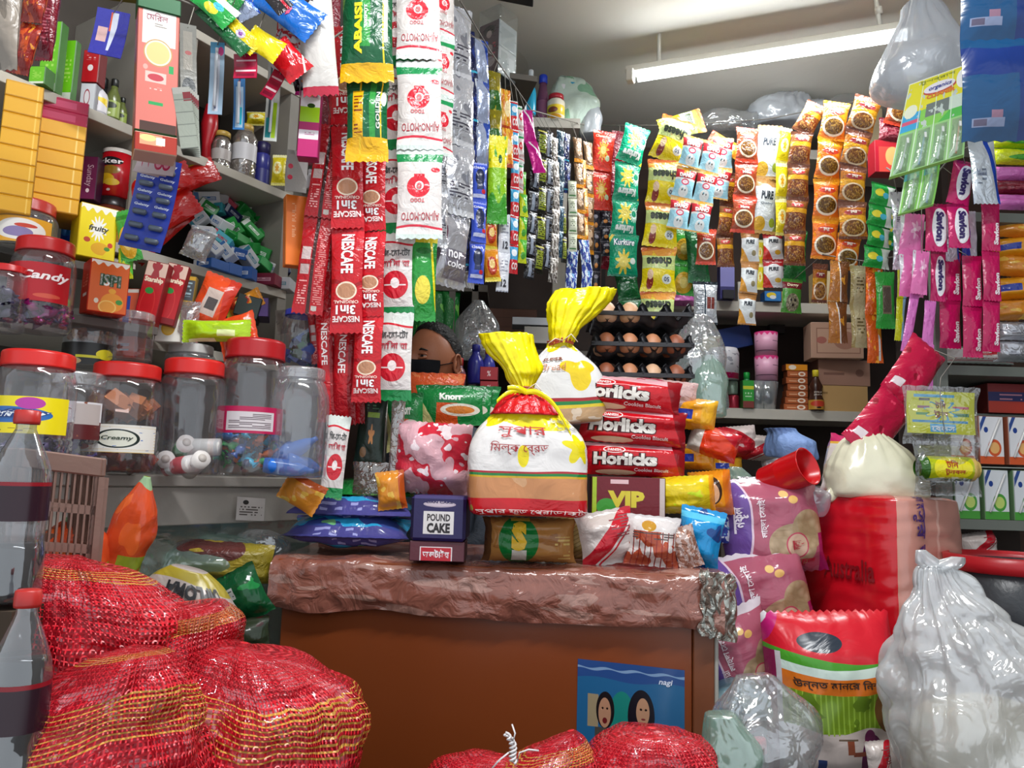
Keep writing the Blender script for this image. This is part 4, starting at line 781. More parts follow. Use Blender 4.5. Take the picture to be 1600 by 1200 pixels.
# ================================================================ side shelves, jars
def LSH(px, off, z, py=300):
    p = PL(px, py, off); return Vector((p.x, p.y, z))
def at(p, yaw=0, roll=0, pitch=0):
    return Matrix.Translation(p) @ Matrix.Rotation(math.radians(yaw), 4, 'Z') @ Matrix.Rotation(math.radians(-roll), 4, 'Y') @ Matrix.Rotation(math.radians(pitch), 4, 'X')
def mpp(p): return (p-CAM).dot(fw)/F
def put(name, me, M, label, cat, group=None, kind=None):
    o = ob(name, me); o.matrix_basis = M; tag(o, label, cat, group, kind); return o
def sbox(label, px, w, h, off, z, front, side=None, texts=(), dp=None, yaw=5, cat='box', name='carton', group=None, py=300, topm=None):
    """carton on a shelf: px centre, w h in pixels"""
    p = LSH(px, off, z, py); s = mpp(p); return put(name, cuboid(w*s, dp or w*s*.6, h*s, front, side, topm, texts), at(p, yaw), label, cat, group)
D.update({
 'limebox': dict(b='#6fc21e', rough=.35, bump=0, L=[('r', 0, 0, 1, .12, '#dfe8d4'), ('t', .2, .3, .8, .8, '#a8dc5a', 14, 6)]),
 'redsoap': dict(b='#b8161e', rough=.35, bump=0, L=[('e', .5, .45, .18, .1, '#eee3e0'), ('t', .2, .7, .8, .85, '#e0a0a0', 12, 6)]),
 'whitebox': dict(b='#d9dadd', rough=.35, bump=0, L=[('e', .45, .5, .22, .3, '#a83a4c'), ('e', .45, .5, .17, .24, '#e9e3e4')]),
 'amberbox': dict(b='#d9a01c', rough=.4, bump=0, L=[('r', .0, .94, 1, 1, '#c78c14'), ('r', .0, .0, 1, .05, '#b37a10'), ('r', .86, 0, .9, 1, '#e9bc50')]),
 'amberbox_r': dict(b='#dca21c', rough=.4, bump=0, L=[('r', .03, .1, .16, .9, '#a8301c'), ('e', .095, .5, .04, .25, '#e9c8a0'), ('r', .84, 0, .87, 1, '#ecc76a'), ('r', .0, .0, 1, .05, '#b37a10')]),
 'magbox': dict(b='#b01c44', rough=.2, bump=0, L=[('r', .05, .15, .15, .85, '#e6c8d0'), ('r', .2, .2, .8, .8, '#c8486a')]),
 'pinkfront': dict(b='#cf7468', rough=.3, bump=0, L=[('r', .1, .66, .93, .93, '#e6e3da'), ('h', -.5, 1, .36, '#cf7468'), ('r', .1, .66, .93, .93, '#e6e3da'), ('r', 0, .93, 1, 1, '#0e5a2c'), ('r', .1, .0, 1, .07, '#4a3028'),
     ('e', .5, .60, .36, .105, '#b89060'), ('e', .5, .60, .33, .096, '#efe2be'), ('e', .5, .60, .29, .084, '#dfbf80'), ('r', .78, .46, .9, .52, '#2f9a56'), ('r', .2, .37, .72, .45, '#e4b8ae'), ('e', .46, .41, .2, .027, '#b8404a'), ('e', .2, .48, .06, .02, '#dfa095'), ('r', .3, .20, .66, .225, '#2f9a56'), ('t', .32, .31, .62, .335, '#e9c0b8', 60, 14), ('t', .3, .8, .7, .83, '#8a8078', 60, 10)],
     T=[('েমিরল', .2, .84, .72, .90, '#8e3050', 0, .0)]),
 'pinkside': dict(b='#9c4a40', rough=.35, bump=0, L=[('r', 0, .93, 1, 1, '#0b4722')]),
 'drawer': dict(b='#a8301f', rough=.3, bump=0, L=[('r', .1, .35, .65, .95, '#e6a07a'), ('e', .3, .75, .2, .2, '#e8d08a'), ('r', .5, .4, .72, .85, '#efe6d8')]),
 'fruity': dict(b='#ecd40c', rough=.35, bump=0, L=[('w', .9, .04, 26, 0, '#f2efe2', 1), ('S', .5, .56, .24, '#f3f1e8', 13), ('e', .6, .18, .26, .12, '#e2a81c'), ('h', 1, -1, .62, '#e7cf0c'), ('e', .78, .2, .08, .04, '#4a8a2c'), ('e', .22, .32, .09, .05, '#b8442a'), ('e', .86, .28, .07, .05, '#c83a2a')], T=[('fruity', .25, .48, .78, .62, '#3a3a2a', 0, .03, .2)]),
 'ispi': dict(b='#dd5f14', rough=.35, bump=0, L=[('w', .93, .03, 26, 0, '#f0e6d8', 1), ('e', .62, .2, .3, .18, '#e8901c'), ('e', .5, .1, .24, .13, '#f0c060'), ('e', .5, .1, .2, .11, '#e89a30'), ('e', .8, .22, .09, .05, '#3f8f34'), ('e', .2, .2, .06, .05, '#e6d8c0'), ('e', .6, .42, .1, .05, '#e8a024')], T=[('ISPI', .26, .5, .8, .74, '#24502a', 0, .1), ('ISPI', .27, .51, .79, .73, '#f2efe8', 0, .02)]),
 'ispiside': dict(b='#c22c12', rough=.35, bump=0, L=[('r', .3, .3, .8, .36, '#e9d8d0'), ('t', .2, .5, .8, .8, '#e08a70', 16, 8)]),
 'starship': dict(b='#b3161e', rough=.35, bump=.0, L=[('h', 0, 1, .78, '#d9b8a6'), ('S', .5, .9, .24, '#9c2a30', 7), ('e', .45, .32, .34, .28, '#c83230'), ('e', .45, .32, .31, .255, '#b3161e'), ('e', .4, .55, .2, .05, '#2f8a3c'), ('r', 0, .0, 1, .1, '#7a0c14')], T=[('Starship', .08, .66, .92, .76, '#f0dcc0', 0, .05)]),
 'tangbox': dict(b='#e9e8dc', rough=.35, bump=0, L=[('r', 0, .82, 1, 1, '#dc6a1c'), ('e', .3, .84, .4, .12, '#2f8f3a'), ('e', .5, .4, .28, .22, '#e6b838'), ('e', .5, .4, .22, .17, '#edc95a'), ('h', 1, .8, 1.5, '#b8cf8e')], T=[('TANG', .08, .78, .6, .9, '#f0f0e8', 0, .06)]),
 'sugarbox': dict(b='#e25a2c', rough=.35, bump=0, L=[('r', .18, .35, .55, .9, '#1c3fa8'), ('r', .0, .95, 1, 1, '#f0e8dc'), ('t', .2, .1, .7, .25, '#c8d4e8', 12, 6)]),
 'toolcard': dict(b='#cfa036', rough=.35, bump=0, L=[('r', 0, .16, 1, .88, '#565a5e'), ('t', .12, .3, .9, .8, '#a9c4cc', 8, 6), ('r', .3, .35, .45, .5, '#dfe3e4'), ('r', .55, .35, .7, .5, '#dfe3e4')]),
 'galatty': dict(b='#2c3f9c', rough=.25, bump=0, L=[('s', 1, 0, '#fff', 'v')]),
 'purplebox': dict(b='#6c1f50', rough=.35, bump=0, L=[('e', .7, .2, .07, .05, '#e8d8e4')], T=[('Sunday', .55, .3, .85, .8, '#d8b8cc', 3, .0)]),
 'cracker_can': dict(b='#b3101c', rough=.25, bump=0, L=[('e', .45, .78, .3, .1, '#1b1a1e'), ('e', .5, .58, .2, .1, '#8e6a1c'), ('e', .4, .38, .2, .12, '#e0b01c'), ('e', .55, .3, .16, .08, '#e8c23a'), ('e', .5, .12, .04, .03, '#efe0e0')], T=[('cker', .25, .72, .75, .84, '#f0e8e8', 0, .03, .2)]),
 'citrus_label': dict(b='#c98a3c', rough=.35, bump=0, L=[('e', .6, .35, .2, .22, '#e8b04c'), ('e', .6, .35, .13, .15, '#f0c878'), ('r', 0, .9, 1, 1, '#5a2418')], T=[('Kisto', .2, .66, .75, .88, '#efe6d8', 0, .02, .2)]),
 'blue_can': dict(b='#1c3fa0', rough=.25, metal=.2, bump=0, L=[('e', .5, .5, .3, .25, '#1874c8')]),
 'puffy': dict(b='#ecd716', rough=.3, bump=0, L=[('e', .45, .5, .4, .22, '#2f6ab0'), ('e', .66, .82, .12, .16, '#b63a9c'), ('e', .2, .78, .16, .1, '#d8d890'), ('t', .05, .06, .8, .14, '#7a5a10', 16, 16), ('e', .1, .86, .08, .06, '#8a5a2c')], T=[('Puffy', .08, .36, .84, .66, '#233f7a', 0, .12, .15), ('Puffy', .1, .38, .82, .64, '#f3f5f8', 0, .03, .15)]),
 'candylab': dict(b='#b01420', rough=.3, bump=0, L=[('r', .0, .0, .36, 1, '#93101a'), ('t', .05, .3, .3, .9, '#d88a8a', 18, 8), ('r', .05, .05, .3, .18, '#dcd0d0'), ('e', .75, .15, .14, .06, '#c8503a')], T=[('Candy', .45, .5, .98, .78, '#f6e8e6', 0, .03, .25)]),
 'peachlab': dict(b='#e3a32a', rough=.3, bump=0, L=[('r', 0, 0, .3, 1, '#dcd8d2'), ('e', .64, .5, .28, .42, '#e9e4dc'), ('e', .62, .4, .16, .2, '#8a7aa8'), ('e', .7, .66, .12, .08, '#c8402a'), ('e', .15, .8, .1, .1, '#b05a7c')]),
 'whitebrown': dict(b='#dcd8da', rough=.3, bump=0, L=[('w', .45, .06, 9, 0, '#5c1f22', -1), ('b', 7, .66, '#8a4a34'), ('r', .7, .4, .98, .95, '#b8aca8'), ('e', .15, .7, .14, .1, '#d89a3c')]),
 'cream': dict(b='#dedad0', rough=.3, bump=0, L=[('s', 9, .16, '#d0a83c', 'v'), ('r', .02, .12, .98, .9, '#e3e0d8'), ('e', .62, .5, .2, .34, '#1f2a26'), ('e', .62, .5, .17, .29, '#dcdccc'), ('e', .35, .5, .12, .26, '#2f3a34'), ('e', .35, .5, .1, .21, '#d0d0c4'), ('e', .15, .55, .13, .28, '#c4b83c'), ('e', .25, .2, .1, .1, '#c83a2a'), ('b', 14, .7, '#3f6ab8')], T=[('Creamy', .48, .42, .76, .6, '#2a3a2a', 0, .02, .2)]),
 'blacklab': dict(b='#1c1a18', rough=.3, bump=0, L=[('e', .45, .75, .22, .16, '#c83a2a'), ('e', .45, .75, .16, .1, '#e8c83a'), ('h', -.5, 1, .12, '#1c1a18'), ('e', .4, .14, .18, .18, '#b89a6c'), ('e', .88, .5, .13, .24, '#e6d82a'), ('r', .5, .3, .8, .42, '#d8d02a')]),
 'maglab': dict(b='#b3164c', rough=.3, bump=0, L=[('r', .35, .1, .85, .8, '#cfc6c8'), ('t', .38, .15, .82, .75, '#5a4a50', 16, 8)]),
 'facewash': dict(b='#b01262', rough=.3, bump=0, L=[('r', 0, .74, 1, 1, '#e6dfe2'), ('r', 0, .52, 1, .75, '#9cc81e'), ('r', 0, .26, 1, .4, '#ddd3d8'), ('e', .55, .77, .2, .035, '#2a4a1c'), ('t', .3, .3, .8, .37, '#b06a8c', 40, 8)], T=[('গাজরা', .35, .88, .85, .92, '#d070a0', 0)]),
 'orangecard': dict(b='#e2701a', rough=.35, bump=0, L=[('h', 1, -.35, .48, '#e6e0da'), ('e', .8, .12, .25, .09, '#c23a3a'), ('e', .8, .12, .18, .05, '#ece4e0'), ('t', .2, .4, .34, .9, '#f0b080', 40, 10)]),
})
clearj = film('clear jar', '#e6e4e8', .07, .07, .04, .12, 10)
clearj2 = film('cloudy jar', '#d8dcdf', .22, .09, .06, .15, 10)
def lump(mb, M, sx, sy, sz, m, kind='c', rnd=random):
    if kind == 'c':     # wrapped candy: fat body, two twisted ends
        mb_r = [(-1.5, .75), (-.85, .22), (-.5, .7), (0, .8), (.5, .7), (.85, .22), (1.5, .75)]; seg = 6
        b = len(mb.v)
        for x, r in mb_r:
            for k in range(seg):
                th = 2*PI*k/seg; mb.v.append(tuple(M @ Vector((x*sx, math.cos(th)*r*sy, math.sin(th)*r*sz*(1 if abs(x) < 1 else .3)))))
        for i in range(len(mb_r)-1):
            for k in range(seg): k2 = (k+1) % seg; mb.face((b+i*seg+k, b+i*seg+k2, b+(i+1)*seg+k2, b+(i+1)*seg+k), m)
    elif kind == 's':   # smooth lump
        b = len(mb.v)
        for j in range(5):
            ph = PI*(j+.5)/5
            for k in range(7):
                th = 2*PI*k/7; mb.v.append(tuple(M @ Vector((sx*math.sin(ph)*math.cos(th), sy*math.sin(ph)*math.sin(th), sz*math.cos(ph)))))
        for j in range(4):
            for k in range(7): k2 = (k+1) % 7; mb.face((b+j*7+k, b+(j+1)*7+k, b+(j+1)*7+k2, b+j*7+k2), m)
        mb.face([b+k for k in range(7)], m); mb.face([b+28+k for k in range(7)][::-1], m)
    else: mb.box((0, 0, 0), (sx*2, sy*2, sz*2), m, M=M)
def fill(label, name, p, r, h, n, size, cols, kind='c', seed=1, rough=.25, metal=0, z0=.006, group=None, flat=1):
    """loose things nobody could count lying in a jar"""
    rnd = random.Random(seed); mb = MB(); ms = [mb.slot(mat('fill '+c, c, rough=rough, metal=metal)) for c in cols]
    for i in range(n):
        a = rnd.uniform(0, 2*PI); q = r*math.sqrt(rnd.random())*.86; z = z0+size+(h-2*size)*(i+.5)/n
        M = Matrix.Translation((q*math.cos(a), q*math.sin(a), z)) @ Matrix.Rotation(rnd.uniform(0, PI), 4, 'Z') @ Matrix.Rotation(rnd.uniform(-.8, .8), 4, 'Y') @ Matrix.Rotation(rnd.uniform(-1, 1), 4, 'X')
        k = rnd.uniform(.75, 1.15)*size; lump(mb, M, k*.62, k*.55, k*.5*flat, rnd.choice(ms), kind, rnd)
    return put(name, mb.mesh(), Matrix.Translation(p), label, 'sweets' if kind != 'o' else 'goods', group, 'stuff')
def jar(label, cx, yt, yb, w, Y, lid, lab=None, lm=None, gm=None, lidh=.13, neck=.84, sh=.16, ribs=True, name='plastic_jar', yaw=0, lidw=1.0, z=None):
    """lab = (v0, v1, design)"""
    p = P(cx, yb, Y)
    if z is not None: p.z = z
    s = mpp(p); h = (yb-yt)*s; r = w*s/2; lh = h*lidh; hb = h-lh
    M = at(p, yaw); root = emp(name, M); tag(root, label, 'jar')
    pr = [(0, .002), (r*.9, .002), (r*.97, .006), (r, h*.04), (r, hb*.3)]
    if ribs: pr += [(r*.975, hb*.33), (r, hb*.36)]
    pr += [(r, hb*(.97-sh)), (r*.97, hb*(1-sh*.7)), (r*(neck+.06), hb*.965), (r*neck, hb*.985), (r*neck, hb)]
    ob('body', lathe(pr, gm or clearj, 36), root)
    lr = r*neck*1.06*lidw; lmat = mat('lid '+lid, lid, rough=.3, bump=.02) if lid != 'clear' else film('clear lid', '#dfe0e2', .35, .2, .1, .1)
    lp = [(0, hb+lh), (lr*.9, hb+lh), (lr*.97, hb+lh*.93), (lr, hb+lh*.8), (lr, hb+lh*.1), (lr*1.02, hb), (lr*.97, hb-.001)]
    ob('lid', lathe(lp, lmat, 36), root)
    if lab:
        v0, v1, d = lab; R = r+.0008; q = D[d]
        mb = MB()
        def lf(u, v, o=0): th = -PI+.12+u*(PI-.24); return ((R+o)*math.cos(th), (R+o)*math.sin(th), hb*(v0+(v1-v0)*v))
        mb.grid(lambda u, v: lf(u, v), 24, 4, mb.slot(dm(d))); add_texts(mb, lambda u, v, o: lf(u, v, .0008), q.get('T', ()))
        ob('label', mb.mesh(), root)
    return p, r*.93, hb, root
CY = lambda px: YL(px, .02)       # depth of jars on the counter
RED = '#c8201c'
# jars on the counter
p, r, h, _ = jar('clear jar with grey lid, white and brown label, second along the counter front', 105, 566, 724, 98, 1.36, 'clear', (.38, .8, 'whitebrown'), z=zc)
fill('violet wrapped sweets in the white and brown labelled jar', 'wrapped_sweets', p, r, h*.8, 50, .018, ['#5d4a86', '#6e5a98', '#473a6c', '#2b2448'], seed=2)
p, r, h, _ = jar('large clear jar with red lid and white label of round cream biscuits', 186, 561, 734, 110, 1.42, RED, (.22, .5, 'cream'), z=zc)
fill('brown chunky chews in the cream biscuit labelled jar', 'brown_chews', p, r, h*.19, 26, .022, ['#5e2415', '#6c2a18', '#4a1c12'], 'b', seed=3)
fill('tan caramel sticks stacked high in the cream biscuit labelled jar', 'caramel_sticks', p, r*.95, h*.36, 34, .022, ['#a8643c', '#b97448', '#8e5230'], 'b', seed=4, z0=h*.52)
p, r, h, _ = jar('tall clear jar with red lid holding rolled green and white tapes', 291, 562, 744, 100, 1.50, RED, None, z=zc, sh=.12)
rnd = random.Random(5)
for i, (dx, dy, dz, col) in enumerate(((-.03, -.02, .022, '#2f8a44'), (.028, -.03, .02, '#cfc8c4'), (-.012, .0, .05, '#2f8a44'), (.03, .0, .055, '#cfd0cc'), (.0, -.035, .018, '#b8404a'))):
    mb = MB(); mb.tube([(-.03, 0, 0), (.03, 0, 0)], .0165, mb.slot(mat('roll '+col, col, [('s', 3, .3, '#ded9d4', 'v')], .4)), 16)
    mb.tube([(-.0302, 0, 0), (-.032, 0, 0)], .008, mb.slot(ink('#b8b0a8')), 12)
    put('tape_roll', mb.mesh(), Matrix.Translation(p+Vector((dx, dy, dz+.002))) @ Matrix.Rotation(rnd.uniform(0, 3), 4, 'Z') @ Matrix.Rotation(rnd.uniform(-.5, .5), 4, 'Y'), ('green and white tape roll lying at the jar bottom', 'cream tape roll lying at the jar bottom', 'green tape roll on top of the heap in the tape jar', 'grey white tape roll on top of the heap in the tape jar', 'red striped tape roll at the front of the tape jar')[i], 'tape roll', 'tape rolls in the tall jar')
p, r, h, _ = jar('big clear jar with dark red lid and magenta label holding blue toys and sweets', 386, 530, 746, 102, 1.58, '#a3161c', (.36, .58, 'maglab'), z=zc, lidh=.14)
fill('blue, green and orange wrapped sweets in the magenta labelled jar', 'blue_sweets', p, r, h*.42, 60, .022, ['#1c6fb8', '#1c4f9c', '#1fa0c4', '#2b2f50', '#3ca05a', '#c8602c'], seed=6)
fill('pink and white toys above the blue sweets in the magenta labelled jar', 'pink_toys', p+Vector((.02, 0, 0)), r*.6, h*.2, 8, .022, ['#d8359c', '#cfc8d0', '#a02a78'], 's', seed=7, z0=h*.42)
p, r, h, _ = jar('clear jar with clear screw top holding blue plastic bottles', 461, 576, 750, 92, 1.60, 'clear', None, z=zc, lidh=.1, neck=.75, sh=.26, gm=clearj2)
bm_ = mat('blue plastic', '#1f6ac8', rough=.18, bump=.03)
for i, (dx, dy, dz, rz, ry) in enumerate(((-.01, -.035, .022, 15, 6), (.0, -.02, .058, -12, -28), (.015, .0, .03, 60, 10), (-.02, .01, .06, 100, -12))):
    me = lathe([(0, -.045), (.015, -.044), (.017, -.03), (.017, .01), (.012, .032), (.006, .045), (.005, .055), (0, .055)], bm_, 14)
    put('blue_bottle', me, Matrix.Translation(p+Vector((dx, dy, dz))) @ Matrix.Rotation(math.radians(rz), 4, 'Z') @ Matrix.Rotation(math.radians(90+ry), 4, 'Y'), ('small blue bottle lying lowest in the clear jar', 'small blue bottle leaning up across the others in the jar', 'small blue bottle pointing away at the jar bottom', 'small blue bottle behind the leaning one')[i], 'bottle', 'small blue bottles in the jar')
# jars at the near end
p, r, h, _ = jar('red-lidded jar with yellow label of blue oval writing at the near end', 46, 515, 705, 116, 1.22, RED, (.36, .70, 'puffy'), lidh=.13, z=zc+.0)
fill('violet and navy sweets under the yellow labelled jar top', 'violet_sweets', p, r, h*.36, 46, .02, ['#4b4270', '#5b5285', '#34304f'], seed=8)
# more jars, stacked behind the front row at the near end
JB = zc
def slab(px, py, w, Y, h=.012):
    pass
p, r, h, _ = jar('red-lidded jar with red script label and magenta foil sweets', 58, 373, 520, 92, 1.34, '#b81a1c', (.34, .82, 'candylab'), lidh=.15)
fill('magenta foil sweets in the red script labelled jar', 'foil_sweets', p, r, h*.42, 60, .022, ['#b3258c', '#8c1c70', '#d04a9c', '#2a4a8c', '#5a1450'], seed=11, metal=.6)
p, r, h, _ = jar('squat jar with worn red lid and white and peach label', 36, 314, 395, 88, 1.42, '#b8332c', (.1, .75, 'peachlab'), lidh=.24, gm=clearj2)
p, r, h, _ = jar('jar with red lid half out of view beside the script labelled one', 2, 414, 520, 60, 1.28, '#b81a1c', None, lidh=.1)
fill('navy wrapped sweets in the half hidden jar', 'wrapped_sweets', p, r, h*.8, 40, .02, ['#3c3550', '#4c4460', '#2b2740'], seed=12)
p, r, h, _ = jar('round jar with grey lid, black label and brown fried snacks', 138, 486, 575, 76, 1.50, '#77736c', (.02, .46, 'blacklab'), lidh=.14, gm=clearj2)
fill('brown fried snacks in the black labelled jar', 'fried_snacks', p, r, h*.45, 60, .012, ['#a8683a', '#8f5228', '#c08450'], 's', seed=13, z0=h*.45)
p, r, h, _ = jar('clear square jar without label, a steel ball inside', 202, 488, 566, 64, 1.50, 'clear', None, lidh=.16, neck=.93, sh=.05)
p, r, h, _ = jar('low clear jar with pale lid behind the tape jar', 296, 539, 580, 74, 1.66, '#b9b8b4', None, lidh=.35, gm=clearj2)
p, r, h, _ = jar('round glass jar with blue lid holding small blue and green packs', 468, 484, 580, 64, 1.72, '#3340a8', None, lidh=.10, neck=.8, sh=.3, gm=clearj)
fill('blue and green gum packs in the round glass jar', 'gum_packs', p, r, h*.75, 30, .022, ['#3a4a8c', '#5f7ac0', '#27503a', '#3f7a58', '#8ca0b8'], 'b', seed=14)
# plank that carries the raised jars (second tier on the counter)
pm = mat('grey plank', '#5c5650', rough=.7, var=.3)
def plank(label, x0, x1, y, Y0, Y1, th=.016, dep=.16, m=pm, name='riser_shelf', yw=None):
    a, b = P(x0, y, Y0), P(x1, y, Y1); z = min(a.z, b.z); d = b-a; d.z = 0
    M = Matrix.Translation((a.x, a.y, z)) @ Matrix.Rotation(math.atan2(d.y, d.x), 4, 'Z')
    mb = MB(); mb.box((d.length/2, dep/2-.03, -th/2), (d.length, dep, th), mb.slot(m), bev=.001); o = ob(name, mb.mesh()); o.matrix_basis = M; tag(o, label, 'shelf'); return o
# ---- upper board goods
zb1 = ZB1; zb2 = ZB2; zb3 = ZB3
g1 = dict(z=zb1)
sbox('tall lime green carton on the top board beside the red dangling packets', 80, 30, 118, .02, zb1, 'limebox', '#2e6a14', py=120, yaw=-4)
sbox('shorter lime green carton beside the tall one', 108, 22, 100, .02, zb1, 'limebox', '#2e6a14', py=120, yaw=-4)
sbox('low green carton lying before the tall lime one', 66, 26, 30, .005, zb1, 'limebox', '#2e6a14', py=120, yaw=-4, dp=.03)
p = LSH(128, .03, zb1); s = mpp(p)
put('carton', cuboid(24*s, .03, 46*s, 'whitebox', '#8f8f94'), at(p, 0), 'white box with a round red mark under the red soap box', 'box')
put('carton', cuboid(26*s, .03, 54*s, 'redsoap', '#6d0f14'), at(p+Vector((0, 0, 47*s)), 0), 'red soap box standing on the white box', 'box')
def bottle(label, px, pyb, w, h, Y, col, cap, lab=None, capw=.4, name='bottle', gm=None, p=None, prof=None, caph=.16, group=None, rough=.25, texts=(), lz=(.12, .55)):
    p = p or P(px, pyb, Y); s = mpp(p); R, H = w*s/2, h*s
    root = emp(name, Matrix.Translation(p)); tag(root, label, 'bottle', group)
    cw_ = R*capw; hb = H*(1-caph)
    pr = prof or [(0, 0), (.9, 0), (1, .03), (1, .62), (.85, .74), (capw*.95, .9), (capw*.9, 1)]
    pr = [(a*R, b*hb) for a, b in pr]+[(0, hb)]
    ob('body', lathe(pr, gm or mat('bottle '+col, col, rough=rough, bump=.02), 24, texts=texts), root)
    ob('cap', lathe([(cw_*.9, hb-.001), (cw_, hb), (cw_, H*.985), (cw_*.9, H), (0, H)], mat('cap '+cap, cap, rough=.35), 20), root)
    if lab:
        mb = MB(); R2 = R+.0006
        mb.grid(lambda u, v: (R2*math.cos(-PI+u*PI), R2*math.sin(-PI+u*PI), hb*(lz[0]+(lz[1]-lz[0])*v)), 20, 2, mb.slot(dm(lab) if lab in D else mat('label '+lab, lab, rough=.4))); ob('label', mb.mesh(), root)
    return root
D['winelab'] = dict(b='#dcd8dc', rough=.35, bump=0, L=[('r', .25, .4, .65, .75, '#6c2440'), ('h', 1, 1, 1.4, '#e6c82c')])
D['olivelab'] = dict(b='#8fa04c', rough=.35, bump=0, L=[('e', .5, .7, .32, .2, '#2a3220'), ('e', .5, .2, .1, .08, '#dfe3c0')])
bottle('white bottle with wine and yellow label on the top board', 155, 165, 27, 62, 0, '#cfccd2', '#d6d4da', 'winelab', .35, p=LSH(155, .03, zb1, 150))
bottle('olive green bottle with black cap beside the white one', 181, 180, 22, 72, 0, '#5d6632', '#191a17', 'olivelab', .5, p=LSH(178, .03, zb1, 150))
bottle('second olive bottle squeezed against the pink dispenser', 192, 186, 16, 50, 0, '#5d6632', '#191a17', 'olivelab', .5, p=LSH(193, .035, zb1, 150))
bottle('black bottle in the shadow behind the white one', 160, 120, 22, 96, 0, '#17181a', '#101112', None, .6, p=LSH(160, .12, zb1, 150))
bottle('black bottle in the shadow behind the olive ones', 185, 120, 22, 96, 0, '#17181a', '#101112', None, .6, p=LSH(184, .12, zb1, 150))
# dangling foreground packets at the near corner
D['emberpack'] = dict(b='#8e1f14', rough=.3, bump=.6, bs=25, L=[('b', 3, .52, '#c04a1c'), ('b', 5, .62, '#d88a2c')])
strip('dark red and ember packet strip at the picture corner, the front one', [(66, -40), (50, 40), (26, 112)], 36, 2, 'emberpack', 1.0, seed=201, t=.02)
strip('dark red packet strip behind the ember one', [(86, -30), (78, 50), (72, 96)], 26, 1, 'maroon_foil', 1.05, seed=202, t=.02)
D['palefoil'] = dict(b='#8f8478', rough=.3, bump=.6, bs=20, L=[('b', 3, .6, '#6f655a')])
strip('pale beige foil packet hanging at the very corner', [(8, -60), (14, 40), (2, 112)], 60, 1, 'palefoil', .9, seed=203, t=.03)
D['bluerazor'] = dict(b='#39399a', rough=.25, bump=.2, L=[('r', .12, .3, .42, .62, '#cfa8a4'), ('r', .5, .12, .68, .95, '#c6c9d6'), ('h', 1, -.2, .55, '#2e2e88'), ('r', .45, .55, .5, .95, '#d4562c')])
def hangcard(label, px0, py0, w, h, Y, d, roll=0, yaw=0, name='hanging_card', th=.002, cat='card', group=None, n=1, sag=.004):
    """a flat card hanging from its top centre"""
    p = P(px0, py0, Y); s = mpp(p); W, H = w*s, h*s
    root = emp(name, at(p, yaw, roll)); tag(root, label, cat, group)
    def fn(u, v, o=0): return Vector(((u-.5)*W, -o+sag*math.sin(v*PI), -H+v*H))
    mb = MB(); m_ = mb.slot(dm(d)); mb.grid(lambda u, v: fn(u, v), 4, 8, m_); mb.grid(lambda u, v: fn(1-u, v)+Vector((0, th, 0)), 4, 8, m_)
    add_texts(mb, lambda u, v, o: fn(u, v, .0008), D[d].get('T', ())); ob('card', mb.mesh(), root); tie(root, p); return root, W, H, fn
hangcard('dark blue razor card hanging before the shadowed bottles', 178, 16, 48, 76, 1.36, 'bluerazor', roll=-6, yaw=10)
D['olivecard'] = dict(b='#9a8c18', rough=.35, bump=0, L=[('s', 4, .1, '#6a5f10', 'v')])
sbox('olive yellow carton lying across the top edge of the shelves', 162, 92, 16, -.02, P(162, 18, YL(162, -.02)).z, 'olivecard', '#6a5f10', py=10, yaw=10, name='hanging_carton')  # lies along the top edge of the shelves, not hung from a cord
# ---- pink lip balm dispenser
p = P(240, 250, 1.22); s = mpp(p); root = emp('hanging_dispenser_box', at(p, 30, 3)); tag(root, 'tall pink dispenser box with a cut orange and lips printed on its front', 'dispenser')
W, H, DP = 60*s, 215*s, .045
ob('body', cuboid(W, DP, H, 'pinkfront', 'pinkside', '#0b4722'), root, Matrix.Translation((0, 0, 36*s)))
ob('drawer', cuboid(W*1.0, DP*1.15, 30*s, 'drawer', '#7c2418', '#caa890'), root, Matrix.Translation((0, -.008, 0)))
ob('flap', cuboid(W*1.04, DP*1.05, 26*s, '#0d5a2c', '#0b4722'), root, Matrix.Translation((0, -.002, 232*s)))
D['combcard'] = dict(b='#77766f', rough=.25, bump=.1, L=[('e', .5, .1, .4, .14, '#3f4345'), ('r', .2, .35, .75, .9, '#8b867c'), ('e', .5, .6, .2, .03, '#a05a58')])
D['greycard'] = dict(b='#8f9488', rough=.3, bump=.1, L=[('r', 0, .9, 1, 1, '#a3a29a'), ('r', .55, .78, 1, .92, '#7a2a30'), ('s', 5, .08, '#6c7068', 'v')])
hangcard('grey comb card hanging next to the pink dispenser', 294, 38, 24, 112, 1.30, 'combcard', roll=5, yaw=30)
for i in range(6):
    hangcard(('front grey card of the fanned bunch', 'second grey card of the fanned bunch', 'third grey card of the fanned bunch', 'fourth grey card of the fanned bunch', 'fifth grey card of the fanned bunch', 'rear grey card of the fanned bunch')[i]+' beside the pink dispenser', 297-i*3, 146-i*2, 26, 100, 1.27-i*.012, 'greycard', roll=6+i*1.2, yaw=36-i*5, group='fanned grey cards')
